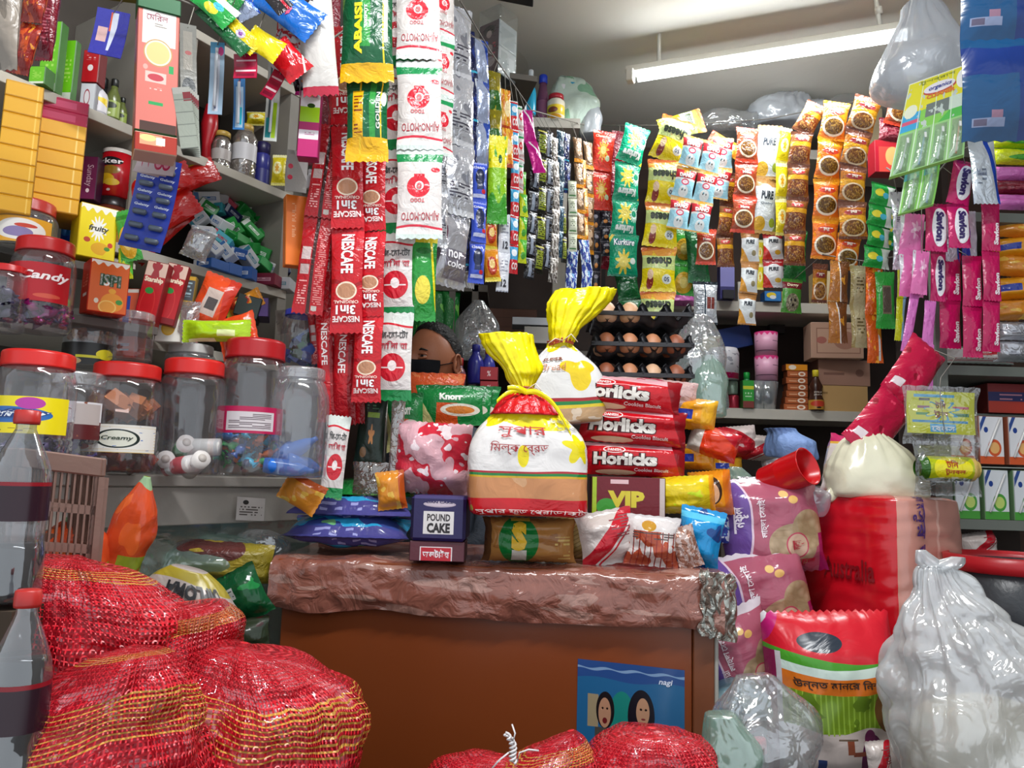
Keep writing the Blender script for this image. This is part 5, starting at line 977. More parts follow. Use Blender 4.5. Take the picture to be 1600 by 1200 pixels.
# ---- amber boxes stacked at the near end
za = P(70, 345, YL(70, -.02)).z
p0 = P(76, 342, YL(76, 0)); s = mpp(p0)
for i in range(6):
    put('amber_box', cuboid(76*s, .12, 23.4*s, 'amberbox_r', '#a87a10', '#dca21c'), at(p0+Vector((0, 0, 23.8*s*i)), 32), ('lowest', 'second lowest', 'third lowest', 'third highest', 'second highest', 'topmost')[i]+' amber carton with a red printed square in the short stack', 'box', 'amber cartons with a red square')
p1 = P(18, 345, YL(18, 0)-.02); s = mpp(p1)
for i in range(8):
    put('amber_box', cuboid(50*s, .12, 25.4*s, 'amberbox', '#a87a10', '#dca21c'), at(p1+Vector((0, 0, 25.8*s*i)), 32), ('lowest', 'second', 'third', 'fourth', 'fifth', 'sixth', 'seventh', 'topmost')[i]+' plain amber carton, counted up, in the tall stack at the picture edge', 'box', 'plain amber cartons')
pp = p0+Vector((.004, -.008, 0)); s = mpp(p0)
for i in range(2):
    put('magenta_box', cuboid(80*s, .08, 20*s, 'magbox', '#7c1030', '#c83a60'), at(pp+Vector((0, 0, (23.8*6+1+20.5*i)*s)), 30), ('lower', 'upper')[i]+' shiny magenta box lying on the amber cartons', 'box', 'shiny magenta boxes')
# carrying plank under the stacks
plank('grey riser board under the amber cartons', -60, 205, 346, YL(-60), YL(205), dep=.2)
z2 = P(150, 392, YL(150, .02)).z
plank('white riser board under the red snack can', 108, 202, 392, YL(108, .0), YL(202, .0), dep=.22, m=shelfm, th=.012)
def canat(label, px, pyt, pyb, w, off, d, lid, z, name='snack_can', cat='can', lidh=.08):
    p = LSH(px, off, z); s = mpp(p); R, H = w*s/2, (pyb-pyt)*s; root = emp(name, Matrix.Translation(p)); tag(root, label, cat)
    q = dm(d) if d in D else mat('can '+d, d, rough=.3)
    ob('body', lathe([(0, 0), (R, 0), (R, H*(1-lidh)), (0, H*(1-lidh))], q, 28, bands=[(0.0001, H*(1-lidh)-.0001, q)], texts=[(t[0], t[1], t[2], t[3], t[4], t[5]) for t in D[d].get('T', ())] if d in D else ()), root)
    ob('lid', lathe([(R*1.02, H*(1-lidh)), (R*1.02, H), (R*.9, H), (0, H*.99)], mat('lid '+lid, lid, rough=.3), 28), root); return root
s = mpp(LSH(180, .04, z2))
canat('dark jelly jar with orange fruit label under the red can', 178, 308, 392, 44, .04, 'citrus_label', '#1c1214', z2, 'jelly_jar', 'jar', .16)
canat('red potato snack can with yellow crisps and black lettering', 181, 232, 308, 46, .04, 'cracker_can', '#c8c0b8', z2+86*s)
canat('blue tin below the purple box', 143, 326, 392, 30, .06, 'blue_can', '#14307a', z2, 'tin')
canat('second blue tin deeper in the shelf', 118, 322, 392, 28, .09, 'blue_can', '#14307a', z2, 'tin')
sbox('dark purple box with sideways writing above the blue tins', 134, 40, 70, .05, z2+70*s, 'purplebox', '#3c1030', py=300)
# ---- fruit drink cartons and sachet boxes
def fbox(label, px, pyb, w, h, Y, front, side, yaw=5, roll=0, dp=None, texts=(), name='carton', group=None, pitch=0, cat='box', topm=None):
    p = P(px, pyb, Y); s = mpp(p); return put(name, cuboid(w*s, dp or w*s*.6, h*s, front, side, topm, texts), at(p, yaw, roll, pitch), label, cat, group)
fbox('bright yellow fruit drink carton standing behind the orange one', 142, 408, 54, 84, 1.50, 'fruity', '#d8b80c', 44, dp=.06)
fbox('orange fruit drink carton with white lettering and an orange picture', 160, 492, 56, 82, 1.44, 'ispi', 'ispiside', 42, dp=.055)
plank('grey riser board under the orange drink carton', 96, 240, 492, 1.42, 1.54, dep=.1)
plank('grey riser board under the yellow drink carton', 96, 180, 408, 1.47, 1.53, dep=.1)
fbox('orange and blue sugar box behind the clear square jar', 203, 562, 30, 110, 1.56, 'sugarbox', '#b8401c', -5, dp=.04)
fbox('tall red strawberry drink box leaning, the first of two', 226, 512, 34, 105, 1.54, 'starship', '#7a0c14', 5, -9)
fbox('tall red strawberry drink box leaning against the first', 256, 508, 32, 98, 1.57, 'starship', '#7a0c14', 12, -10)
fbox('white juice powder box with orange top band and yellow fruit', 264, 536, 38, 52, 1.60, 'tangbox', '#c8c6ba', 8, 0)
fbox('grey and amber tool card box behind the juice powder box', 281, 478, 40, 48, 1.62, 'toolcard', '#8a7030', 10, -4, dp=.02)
lone('green and yellow snack packet wedged beside the strawberry boxes', 'snack', 207, 408, 1.50, 34, 84, 'green_yel', roll=14, seed=211, t=.02)
lone('yellow banana snack packet below the green one', 'snack', 196, 436, 1.51, 24, 50, 'yg', roll=4, seed=212, t=.02)
# ---- capsule card and soap card
D['capsule_card'] = dict(b='#2b3f9f', rough=.25, bump=.05, L=[('r', 0, 0, 1, .05, '#223488')], T=[(t, a, b, a+.36, b+.035, '#dfe4f4', 0, .03) for b in (.92, .77, .62, .47) for a in (.08, .56) for t in ('Gelatty',)])
root, W, H, fn = hangcard('blue card of grey capsules hanging over the shelf edge', 252, 248, 62, 148, 1.34, 'capsule_card', roll=-8, yaw=10, name='hanging_capsule_card', sag=.012)
gm_ = mat('capsule', '#55606e', rough=.25)
for b in (.86, .71, .56, .40, .25, .1):
    for a in (.28, .75):
        c = fn(a, b, .006); mb = MB(); mb.tube([c-Vector((W*.17, 0, 0)), c-Vector((W*.14, 0, 0)), c+Vector((W*.14, 0, 0)), c+Vector((W*.17, 0, 0))], [.002, .0055, .0055, .002], mb.slot(gm_), 8); ob('capsule', mb.mesh(), root)
D['soapcard'] = dict(b='#c9b6b8', rough=.25, bump=.1, L=[('e', .36, .6, .16, .34, '#b3244c'), ('e', .66, .6, .16, .34, '#b3244c'), ('e', .36, .6, .1, .2, '#d88a9c'), ('e', .66, .6, .1, .2, '#d88a9c')])
for i in range(3): hangcard(('front', 'middle', 'rear')[i]+' white card with two pink oval razors above the blue capsule card', 254-i*9, 244, 40, 30, 1.28+i*.012, 'soapcard', roll=-4-4*i, yaw=4, group='pink razor cards')
# ---- second bay of the top board
p = LSH(319, .06, zb1); s = mpp(p)
mb = MB(); mb.tube([(0, 0, 0), (-.004, 0, 40*s), (0, 0, 70*s), (.002, 0, 104*s)], [8*s, 7*s, 13*s, 9*s], mb.slot(mat('brush red', '#a30f1c', rough=.3)), 16)
put('hair_brush', mb.mesh(), Matrix.Translation(p), 'red hair brush standing behind the toothbrush cards', 'brush')
gj = film('ribbed bottle', '#b9aea4', .4, .22, .08, .2, 30)
rib = [(0, 0)]+[(1 if i % 2 else .92, i/16) for i in range(1, 14)]+[(.75, .92), (.6, 1)]
bottle('clear ribbed bottle with golden lid, the shorter', 346, 250, 30, 66, 0, '#888', '#b09040', '#a8a09c', .8, gm=gj, p=LSH(346, .05, zb1, 240), prof=rib, caph=.12, lz=(.3, .6))
bottle('clear ribbed bottle with golden lid, the taller with printed label', 382, 270, 38, 90, 0, '#888', '#b09040', '#c2c0c2', .6, gm=gj, p=LSH(382, .04, zb1, 240), prof=rib, caph=.1, lz=(.35, .68))
bottle('violet spray can with dark cap', 411, 280, 24, 76, 0, '#35388a', '#221c4c', '#2b2e7a', .9, p=LSH(411, .05, zb1, 240), prof=[(0, 0), (1, 0), (1, .95), (.9, 1)], caph=.25)
lone('crumpled yellow pouch beside the violet spray can', 'pouch', 434, 290, 1.86, 22, 50, 'lemon', seed=213, t=.03)
lone('yellow pouch lying behind the spray can', 'pouch', 402, 196, 1.95, 36, 22, 'lemon', seed=214, t=.03)
D['brushcard'] = dict(b='#9fb8cc', rough=.25, bump=.05, L=[('r', 0, .85, 1, 1, '#5aa0c8'), ('e', .75, .88, .2, .06, '#d04a8c'), ('r', .3, .04, .7, .84, '#c8ccd6'), ('r', .42, .08, .56, .8, '#6a6c86')])
D['brushcard2'] = dict(b='#2e6ca4', rough=.25, bump=.05, L=[('r', .2, .04, .85, .84, '#a8c4d8'), ('r', .55, .1, .75, .45, '#18b4c8'), ('r', .4, .5, .6, .95, '#c05a88')])
D['brushcard3'] = dict(b='#c8ccc4', rough=.25, bump=.05, L=[('r', .2, .05, .42, .95, '#5a6468'), ('r', .55, .04, .85, .5, '#a8cc28'), ('r', .1, .04, .5, .3, '#1f8a8c'), ('e', .5, .97, .3, .05, '#d8c8c8')])
for lb, x, y, w, h, Y, d, ro in (('pale blue toothbrush card hanging in front of the red brush', 340, 66, 21, 118, 1.42, 'brushcard', 2), ('deep blue toothbrush card with turquoise handle', 374, 122, 17, 84, 1.44, 'brushcard2', 3), ('grey and lime toothbrush card above the violet can', 430, 98, 20, 128, 1.5, 'brushcard3', 0)):
    root, W, H, fn = hangcard(lb, x, y, w, h, Y, d, roll=ro, yaw=8, name='hanging_toothbrush_card', cat='toothbrush card')
    mb = MB(); mb.tube([fn(.5, .1, .006), fn(.5, .5, .005), fn(.52, .9, .006)], [.003, .0025, .003], mb.slot(mat('brush handle', '#dfe4ea')), 8); ob('toothbrush', mb.mesh(), root)
D['razorcard'] = dict(b='#a8183c', rough=.2, bump=.05, L=[('r', .12, .08, .9, .22, '#7c1430'), ('r', .08, .3, .95, .38, '#e6c8cc'), ('r', .1, .5, .92, .64, '#8f1834'), ('r', .1, .72, .95, .78, '#e0b8c0')])
hangcard('crimson razor card hanging above the deep blue toothbrush', 383, 84, 36, 40, 1.38, 'razorcard', roll=3, name='hanging_razor_card')
hangcard('crimson razor card tilted at the shelf end', 438, 112, 20, 48, 1.44, 'razorcard', roll=-24, yaw=10, name='hanging_razor_card')
# face wash box, orange carton, clear tape card
fbox('magenta, lime and white face wash box dangling by the red strips', 481, 250, 32, 110, 1.52, 'facewash', '#8c0e4e', 8, 0, dp=.03, name='hanging_carton')
fbox('orange carton with a white curve behind the barcode coffee strip', 466, 418, 44, 112, 1.66, 'orangecard', '#e07a2a', 28, 3, dp=.03, name='hanging_carton')
D['matchcard'] = dict(b='#8f8a84', rough=.2, bump=.1, L=[('e', .2, .62, .12, .06, '#b8243c'), ('e', .2, .35, .12, .06, '#b8243c'), ('h', 1, 1, 1.3, '#b8b4b0')])
hangcard('grey see-through card with two red dots by the face wash box', 466, 236, 32, 66, 1.60, 'matchcard', roll=0, yaw=20)
bottle('tiny white bottle behind the grey see-through card', 483, 298, 14, 34, 1.72, '#d5d6da', '#c8c8cc', None, .5)
bottle('tiny cream bottle next to the white one', 497, 300, 13, 34, 1.72, '#c9b8a4', '#c8c8cc', None, .5)
fbox('long hanging display card behind the tiny bottles', 489, 302, 36, 3, 1.72, '#8d887f', '#8d887f', 10, dp=.04, name='hanging_shelf_ledge', cat='ledge')
# white and brown milk bag at the top, assorted packets pinned along the dark cord
D['milkbag'] = dict(b='#c9c4be', rough=.2, bump=.3, bs=20, L=[('w', .66, .03, 12, 1, '#2e1c1c', 1), ('h', 1, .3, .98, '#b8863c'), ('w', .66, .02, 7, 1, '#2e1c1c', 1), ('h', 1, .75, .98, '#c9c4be'), ('r', 0, 0, 1, .06, '#b0243c')])
strip('white and dark brown milk powder bag hanging at the top of the side shelves', [(486, -70), (488, 40), (500, 140)], 54, 1, 'milkbag', 1.44, seed=220, t=.03, crimp=.04, waist=.02)
top = [
 ('green packet pinned high by the pink dispenser', 310, -14, 40, 70, 'green_multi', -50, 1.34), ('pale green netted packet above the shelf bay', 322, -20, 44, 60, 'green_multi', -65, 1.36),
 ('long dark green packet slanting down from the corner', 312, 12, 22, 100, 'dark_green', -48, 1.35), ('sky blue packet with a badge high on the cord', 352, -24, 46, 66, 'silverblue', -35, 1.38),
 ('big blue packet with pink writing slanting across', 402, -20, 60, 110, 'bluepink', -58, 1.40), ('yellow packet with a small purple picture', 352, 32, 30, 66, 'yellowpk', -50, 1.36),
 ('bright yellow packet under the blue ones', 388, 54, 40, 56, 'lemonflat', -62, 1.37), ('red packet curled under the blue packet', 428, 70, 48, 64, 'redflat', -45, 1.42),
 ('black and red striped packet at the very top', 386, -50, 30, 90, 'blackred', -45, 1.33), ('blue and red packet slanting under the milk bag', 424, -10, 26, 70, 'red_blue', -50, 1.43),
 ('white packet with red pictures beside the milk bag', 452, -10, 32, 90, 'redwhite', 0, 1.46), ('red and white folded packet below it', 440, 44, 30, 46, 'redwhite', -62, 1.45),
 ('black noodle packet glinting behind the face wash box', 462, 92, 32, 52, 'black_silver', -20, 1.5), ('orange and black packet just above the face wash box', 484, 120, 30, 30, 'amber', -30, 1.49), ('magenta packet corner by the face wash box', 470, 134, 16, 16, 'magenta', 0, 1.55)]
D.update({'bluepink': dict(b='#1560b4', rough=.22, bump=.5, bs=25, L=[('h', 1, .3, 1.1, '#0e4a98'), ('r', 0, 0, 1, .05, '#1560b4')], T=[('tang', .25, .4, .65, .6, '#d83a6c', 1, .05, .2)]),
 'yellowpk': dict(b='#dcc016', rough=.22, bump=.5, L=[('e', .5, .5, .25, .12, '#b8a8c0'), ('e', .5, .5, .12, .06, '#7a3c8a')]), 'lemonflat': dict(b='#e3ce0a', rough=.2, bump=.5, bs=20),
 'redflat': dict(b='#bf0f1c', rough=.2, bump=.6, bs=20, L=[('h', 1, -1, .6, '#e0d0cc'), ('h', 1, -1, .68, '#bf0f1c')]), 'blackred': dict(b='#1a1214', rough=.22, bump=.4, L=[('r', .6, 0, .75, 1, '#b3142a')]),
 'redwhite': dict(b='#d9d2d4', rough=.22, bump=.5, L=[('b', 4, .52, '#c42a30'), ('r', 0, 0, 1, .1, '#d9d2d4')])})
for i, (lb, x, y, w, h, d, ro, Y) in enumerate(top):
    p = P(x, y, Y); s = mpp(p); o = emp('hanging_snack_packet', at(p, 8, 0)); tag(o, lb, 'packet'); q = ob('packet', pillow(w*s, h*s, w*s*.25, d, 230+i), o, Matrix.Rotation(math.radians(-ro*.0), 4, 'Y') @ Matrix.Rotation(math.radians(ro), 4, 'Y')); tie(o, p)
# chips bags lying on the board behind the capsule card
D['hotchips'] = dict(b='#b0140f', rough=.2, bump=.5, bs=20, L=[('r', .72, 0, .82, 1, '#e3c81c'), ('h', 1, .4, .98, '#b0140f'), ('r', .0, .2, .12, .8, '#d8b81c'), ('b', 3, .66, '#c8341c')])
for i, (lb, x, y, w, h, ro, Y) in enumerate((('red and yellow chips bag fallen over the capsule card', 298, 268, 40, 120, 62, 1.62), ('red chips bag beneath the first, yellow edge out', 306, 310, 44, 130, 52, 1.64), ('red chips bag deeper on the board with raised yellow edge', 338, 262, 40, 110, 60, 1.74), ('small red chips bag low behind the capsule card', 290, 326, 40, 110, 40, 1.66))):
    p = P(x, y, Y); s = mpp(p); put('chips_bag', pillow(w*s, h*s, w*s*.4, 'hotchips', 260+i, True), at(p, 12, -ro), lb, 'snack', 'red and yellow chips bags')
D['clearbag0'] = dict(n='crumpled clear', b='#d5d6d8', film=1, cover=.35, gloss=.25)
# ---- jumble of medicine cartons on the middle board
rnd = random.Random(9)
def medz(px, py): return None
meds = [('white', '#d5d8da', '#2f6aa8'), ('green', '#1c8c38', '#dfe9df'), ('crimson', '#b31a3c', '#e8d0d6'), ('blue and white', '#2f5fa8', '#e3e8ee'), ('green and white', '#2a9a4c', '#dfe4e0'), ('aqua', '#3fa8b8', '#b3243c'), ('silver white', '#c4c6ca', '#2a7a8c'), ('navy', '#1c2a5c', '#c8d0e0'), ('wine', '#7a1830', '#d8a0ac')]
for nm, c1, c2 in meds: D['med '+nm] = dict(n='med '+nm, b=c1, rough=.35, bump=0, L=[('r', .0, .0, .18, 1, c2), ('r', .3, .3, .85, .62, c2), ('t', .32, .34, .82, .6, c1, 8, 8)])
spots = []
for row in range(8):
    n = (5, 7, 8, 8, 8, 8, 7, 6)[row]
    for k in range(n):
        x = 318+row*-1.5+(k+.5)*(134/n)+rnd.uniform(-5, 5); y0 = 412+.31*(x-300)-16
        spots.append((x, y0-row*19+rnd.uniform(-4, 4) - (0 if row < 6 else -6), row, k))
rows_ = ('bottom', 'second', 'third', 'fourth', 'fifth', 'sixth', 'seventh', 'top'); kth = ('first', 'second', 'third', 'fourth', 'fifth', 'sixth', 'seventh', 'eighth')
zone = lambda x, y: ('green' if 345 < x < 412 and 320 < y < 385 else 'white' if x < 350 and 330 < y < 400 else 'crimson' if 340 < x < 380 and y < 345 else 'blue and white' if y > 390 and x < 400 else None)
for x, y, row, k in spots:
    if y < 262 or y > PL(x, 300).y*0+446: continue
    z_ = zone(x, y); nm, c1, c2 = next((m for m in meds if m[0] == z_), None) if z_ and rnd.random() < .75 else rnd.choice(meds)
    off = .015+.025*row+rnd.uniform(0, .01); p = PL(x, y, off); s = mpp(p); L = rnd.uniform(29, 42)*s; hh = rnd.uniform(14, 20)*s
    z_min = zb2+hh*.9
    p.z = max(p.z, z_min)
    if row == 0: M = at(Vector((p.x, p.y, zb2+hh*.02)), rnd.uniform(-30, 50))
    else: M = at(p-Vector((0, 0, hh/2)), rnd.uniform(-30, 60), rnd.uniform(-50, 50), rnd.uniform(-20, 20))
    put('medicine_carton', cuboid(L, rnd.uniform(.6, .9)*L, hh, 'med '+nm, 'card' if False else c1, c1), M, f'small {nm} medicine carton in the jumble, {rows_[row]} row up, {kth[k]} from the capsules', 'medicine box', 'jumbled medicine cartons')
lone('clear crumpled bag at the foot of the medicine jumble', 'bag', 300, 404, 1.64, 44, 50, 'clearbag0', roll=-20, seed=299, t=.05, name='plastic_bag')
# goods on the low shelf board
zz = zb3
lone('lime green biscuit pack lying on the red jar lid', 'biscuit pack', 392, 517, 1.56, 36, 106, dict(n='lime pack', b='#a2c61a', rough=.18, bump=.5, bs=22, L=[('r', .2, .2, .5, .45, '#d8e6a0'), ('r', .0, .5, .12, .9, '#e2ecb0'), ('b', 3, .66, '#c2dc3c')]), roll=92, seed=301, t=.04, name='biscuit_pack')
low = [('orange snack bag with a white centre window by the juice powder box', 312, 520, 60, 96, 'osnack', -20, 1.62), ('orange snack bag lying flat under it', 344, 536, 80, 60, 'osnack', -75, 1.62), ('golden yellow packet curled on the shelf', 352, 488, 30, 62, 'amber', -62, 1.74),
       ('clear crumpled bag beside the juice powder box', 292, 536, 34, 66, 'clearbag', 0, 1.60)]
D['osnack'] = dict(b='#d8481c', rough=.25, bump=.6, bs=20, L=[('r', .3, .3, .75, .75, '#c9b4a8'), ('r', .4, .4, .7, .6, '#4a4240'), ('h', 1, .3, .98, '#c2301a')])
D['clearbag'] = dict(n='crumpled clear', b='#d5d6d8', film=1, cover=.35, gloss=.25)
for i, (lb, x, y, w, h, d, ro, Y) in enumerate(low): lone(lb, 'snack', x, y, Y, w, h, d, roll=ro, seed=310+i, t=.035)
D['darkbook'] = dict(b='#24302a', rough=.35, bump=0); D['violetbook'] = dict(b='#4a2470', rough=.35, bump=0)
fbox('dark green box lying on the low shelf', 384, 500, 36, 34, 1.76, 'darkbook', '#161c18', 15, -12, dp=.08)
fbox('violet box beside the dark green one', 412, 500, 16, 30, 1.78, 'violetbook', '#2c1444', 15, 2, dp=.08)
fbox('pinkish box between the dark green and violet ones', 399, 499, 14, 28, 1.79, '#a8786c', '#6a443c', 15, 2, dp=.06)
lone('grey crumpled pouch at the end of the low shelf', 'pouch', 432, 504, 1.80, 40, 44, 'palefoil', roll=-80, seed=320)
# ================================================================ on the chest: bread, biscuits, cakes, eggs
def on_chest(px, py, Y, dz=0):
    return P(px, py, Y)
ZT = zt+.004
D.update({
 'poundcake': dict(b='#231a50', rough=.3, bump=.05, L=[('r', .2, .10, .82, .68, '#dcd6d4'), ('e', .52, .86, .33, .075, '#c8b8c4'), ('e', .52, .86, .31, .06, '#231a50'), ('e', .52, .86, .305, .055, '#c8b8c4')], T=[('DAN CAKE', .28, .835, .76, .885, '#231a50', 0, .03), ('POUND', .30, .44, .72, .60, '#3a3436', 0, .03), ('CAKE', .30, .18, .72, .40, '#2a2426', 0, .05)]),
 'alltime': dict(b='#5a2530', rough=.3, bump=.05, L=[('r', .18, .0, .78, .75, '#e2d4d6'), ('r', .2, .0, .76, .7, '#b81c2c')], T=[('অলটাইম', .24, .15, .72, .6, '#f2e6e8', 0, .03)]),
 'sbread': dict(b='#a8743c', rough=.2, bump=.4, bs=25, L=[('b', 3, .55, '#946030'), ('e', .38, .5, .22, .52, '#127030'), ('r', .3, .93, .5, 1, '#d8a83c'), ('r', .31, .05, .47, .3, '#cfc8bc'), ('t', .78, .1, .95, .6, '#c9a860', 12, 16), ('r', .0, .0, .08, 1, '#5c3c24')], T=[('S', .3, .28, .47, .92, '#e0b42c', 0, .08), ('S', .3, .28, .47, .92, '#e0b42c', 0, .04)]),
 'horlicks': dict(b='#c0121f', rough=.2, bump=.35, bs=22, L=[('r', 0, .9, 1, 1, '#e2b8bc'), ('h', .12, 1, .93, '#d8a0a8'), ('h', 0, 1, 2, '#fff'), ('e', .3, .80, .11, .11, '#efe4e2'), ('e', .3, .80, .1, .085, '#c0121f'), ('h', 1, .1, .96, '#8c0c18'), ('h', 1.4, -2, .55, '#fff') if False else ('e', .32, .1, .2, .08, '#e6cfa8')],
     T=[('DANISH', .235, .76, .365, .84, '#f4ecea', 0, .02), ('Horlicks', .08, .30, .735, .72, '#3c0a10', 0, .14), ('Horlicks', .095, .32, .725, .71, '#e6e0d8', 0, .05), ('Cookies Biscuit', .50, .15, .84, .25, '#f0d8d8', 0, .03)]),
 'vip': dict(b='#6e0f1e', rough=.3, bump=.1, L=[('r', 0, 0, .06, 1, '#a8c42c'), ('r', .93, 0, 1, 1, '#c9b8b4'), ('e', .2, .3, .14, .2, '#3f9a34'), ('r', .25, .85, .5, .95, '#e0b8bc')], T=[('VIP', .22, .3, .72, .68, '#d8c63a', 0, .06)]),
 'yellowbis': dict(b='#dfc41c', rough=.2, bump=.5, bs=22, L=[('b', 3, .62, '#cde01c'), ('r', .92, 0, 1, 1, '#e89a1c')]),
 'oriobis': dict(b='#e0981c', rough=.2, bump=.5, bs=22, L=[('r', .1, .3, .5, .6, '#2a3c9c'), ('h', 1, 0, .7, '#e2a82c')]),
 'redbis': dict(b='#d23a1c', rough=.2, bump=.5, bs=22, L=[('r', 0, 0, .3, 1, '#c8c0b8'), ('h', 1, 1, 1.5, '#b81c2c')]),
 'orangeface': dict(b='#e08c1c', rough=.2, bump=.4, bs=22, L=[('e', .6, .55, .22, .3, '#3a2418'), ('e', .6, .5, .16, .22, '#dba47c'), ('h', 1, 0, .85, '#d8741c')]),
 'ricebag': dict(b='#c8c0c4', rough=.2, bump=.5, bs=22),
 'clearplate': dict(b='#3a4a8c', rough=.15, bump=.6, bs=14, L=[('b', 2.2, .5, '#2f9ac8'), ('b', 3, .58, '#6fae74'), ('h', 0, 1, .9, '#5a5c9c'), ('h', 0, -1, -.2, '#4a4888'), ('t', .25, .08, .6, .18, '#9a9cd0', 14, 16)]),
 'reddeco': dict(b='#cfa0a8', rough=.15, bump=.6, bs=20, L=[('b', 2.5, .5, '#c42a3c'), ('b', 5, .6, '#e6d4d8')]),
 'orangebag': dict(b='#d88a2c', rough=.2, bump=.5, bs=20, L=[('b', 2, .55, '#e8b84c'), ('h', 1, 0, .8, '#b8501c')]),
})
# stacked blue packets at the near-left corner of the chest
for i, (lb, x, y, w, h, Y, tk) in enumerate((('blue and green plastic packet lying lowest at the chest corner', 540, 856, 200, 84, 1.66, .06), ('blue packet with turquoise corner lying on the lowest one', 548, 818, 190, 76, 1.68, .05), ('green tinted packet on top of the blue ones under the dangling sachet', 575, 788, 150, 60, 1.72, .045))):
    p = P(x, y, Y); s = mpp(p); put('plastic_packet', pillow(w*s, .15, tk, 'clearplate' if i < 2 else 'green_pack', 400+i, False, wr=1.4, nu=24), Matrix.Translation(p+Vector((0, -.03, tk*.4))) @ Matrix.Rotation(math.radians(-82 if i else -78), 4, 'X') @ Matrix.Rotation(math.radians(0), 4, 'Z'), lb, 'packet', 'blue and green packets')
lone('golden snack bag tilted at the counter end over the blue packets', 'snack', 500, 786, 1.62, 50, 66, 'orangebag', roll=62, seed=405, t=.035)
lone('orange and yellow faceted packet beside the purple cake box', 'snack', 614, 796, 1.66, 46, 60, 'orangebag', roll=8, seed=406, t=.03)
p = P(686, 860, 1.585)
def ch_at(px, py, Y, yaw=0, roll=0, pitch=0):
    q = P(px, py, Y); return at(Vector((q.x, q.y, ZT)), yaw, roll, pitch), mpp(q)
# cake boxes
M, s = ch_at(686, 866, 1.60); p = M.translation.copy()
put('cake_box', cuboid(84*s, .1, 30*s, 'alltime', '#3c1820', '#48202a'), M, 'dark wine cake box with red label, under the purple cake box', 'box')
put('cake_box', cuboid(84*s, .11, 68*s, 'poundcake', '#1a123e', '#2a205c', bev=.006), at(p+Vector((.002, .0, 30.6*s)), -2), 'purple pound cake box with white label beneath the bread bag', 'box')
# flat loaf with the green round label
M, s = ch_at(826, 868, 1.60); put('bread_loaf', pillow(150*s, 68*s, .09, 'sbread', 407, False, crimp=.0, wr=.4, nu=26), M, 'brown loaf in clear wrap with a big yellow letter on a green round', 'bread')
# wheat ears beside the round label live in the wrap
# chips bag white and red at the right
D['whitered'] = dict(b='#c9bdb8', rough=.18, bump=.6, bs=25, L=[('h', -1, 1.2, -.15, '#c8bcb6'), ('h', 1, -1, -.18, '#b81828'), ('h', 1, -1, .18, '#d9c9c6'), ('h', 1, -1, .24, '#b81828'), ('h', 1, -1, .29, '#c9bdb8'), ('t', .55, .5, .95, .9, '#8a4c50', 20, 8)])
D['clearbis'] = dict(b='#a84a30', rough=.15, bump=.7, bs=22, L=[('b', 2.5, .5, '#d6c9c4'), ('s', 9, .2, '#8c2c24', 'u'), ('h', 0, 1, .7, '#d0c8c6'), ('e', .4, .8, .14, .1, '#b8862c'), ('t', .1, .55, .9, .7, '#5a4a48', 20, 10)])
D['straw'] = dict(b='#a88c50', rough=.3, bump=.3, L=[('s', 16, .3, '#8a6c34', 'v')])
M, s = ch_at(956, 878, 1.60, 6, 12); put('snack_packet', pillow(92*s, 84*s, .06, 'whitered', 411, False, wr=1.4), M, 'white and red striped packet slumped beside the loaf', 'snack')
M, s = ch_at(1016, 882, 1.585, -6, -4); put('biscuit_pack', pillow(84*s, 78*s, .07, 'clearbis', 412, False, wr=1.5), M, 'clear pack of small red biscuits at the far end of the chest front', 'biscuit pack')
M, s = ch_at(924, 838, 1.68, 0, 30); put('snack_packet', pillow(60*s, 90*s, .05, 'straw', 413, False), M, 'tan straw-coloured packet behind the striped one', 'snack')
M, s = ch_at(1085, 868, 1.62, -20, -10); put('snack_packet', pillow(70*s, 90*s, .06, 'silverblue' if False else dict(n='sky blue foil', b='#1c8cc8', rough=.15, bump=.6, bs=18, L=[('b', 2.5, .58, '#1a4a8c'), ('r', 0, .8, 1, .9, '#59b8dc')]), 414, False, wr=1.4), M, 'crumpled sky blue packet at the silver taped corner', 'snack')
M, s = ch_at(1082, 884, 1.575, 0, 18); put('foil_strip', pillow(40*s, 66*s, .02, dict(n='brown foil', b='#9a6c5a', rough=.2, metal=.3, bump=.9, bs=40, L=[('b', 6, .5, '#c0a8a0')]), 415, False), M, 'brown crinkled foil strip standing at the taped corner', 'foil')
# vip box and packs behind
def stk(label, px, py, w, h, Y, d, yaw=0, roll=0, t=None, seed=1, name='biscuit_pack', cat='biscuit pack', group=None, wr=.7, nu=24, crimp=.03, pitch=0, rot=False):
    """lying pack, long side across: base centre at px, py"""
    p = P(px, py, Y); s = mpp(p)
    return put(name, pillow(w*s, h*s, t or h*s*1.1, d, seed, False, nu=nu, wr=wr, crimp=crimp, waist=.02), at(p, yaw, roll, pitch), label, cat, group)
HG = 'red malt biscuit packs'
P0 = P(990, 802, 1.80)
fbox('dark red box with yellow lettering under the lowest red biscuit pack', 978, 812, 112, 66, 1.76, 'vip', '#4a0a14', -3, dp=.1, name='biscuit_box', topm='#5c0c18')
stk('lowest of the three red malt biscuit packs', 990, 744, 158, 50, 1.76, 'horlicks', -8, -1, t=.055, seed=420, group=HG)
stk('middle one of the three red malt biscuit packs', 986, 694, 166, 54, 1.75, 'horlicks', -10, -3, t=.055, seed=421, group=HG)
stk('topmost red malt biscuit pack, under the egg tray', 974, 642, 172, 52, 1.74, 'horlicks', -10, -5, t=.055, seed=422, group=HG)
stk('pale pink and white pack lying behind the topmost red pack', 1010, 636, 150, 46, 1.84, dict(n='pale malt', b='#cdaaa6', rough=.2, bump=.5, L=[('b', 3, .55, '#b8485a')]), -8, -6, t=.06, seed=423)
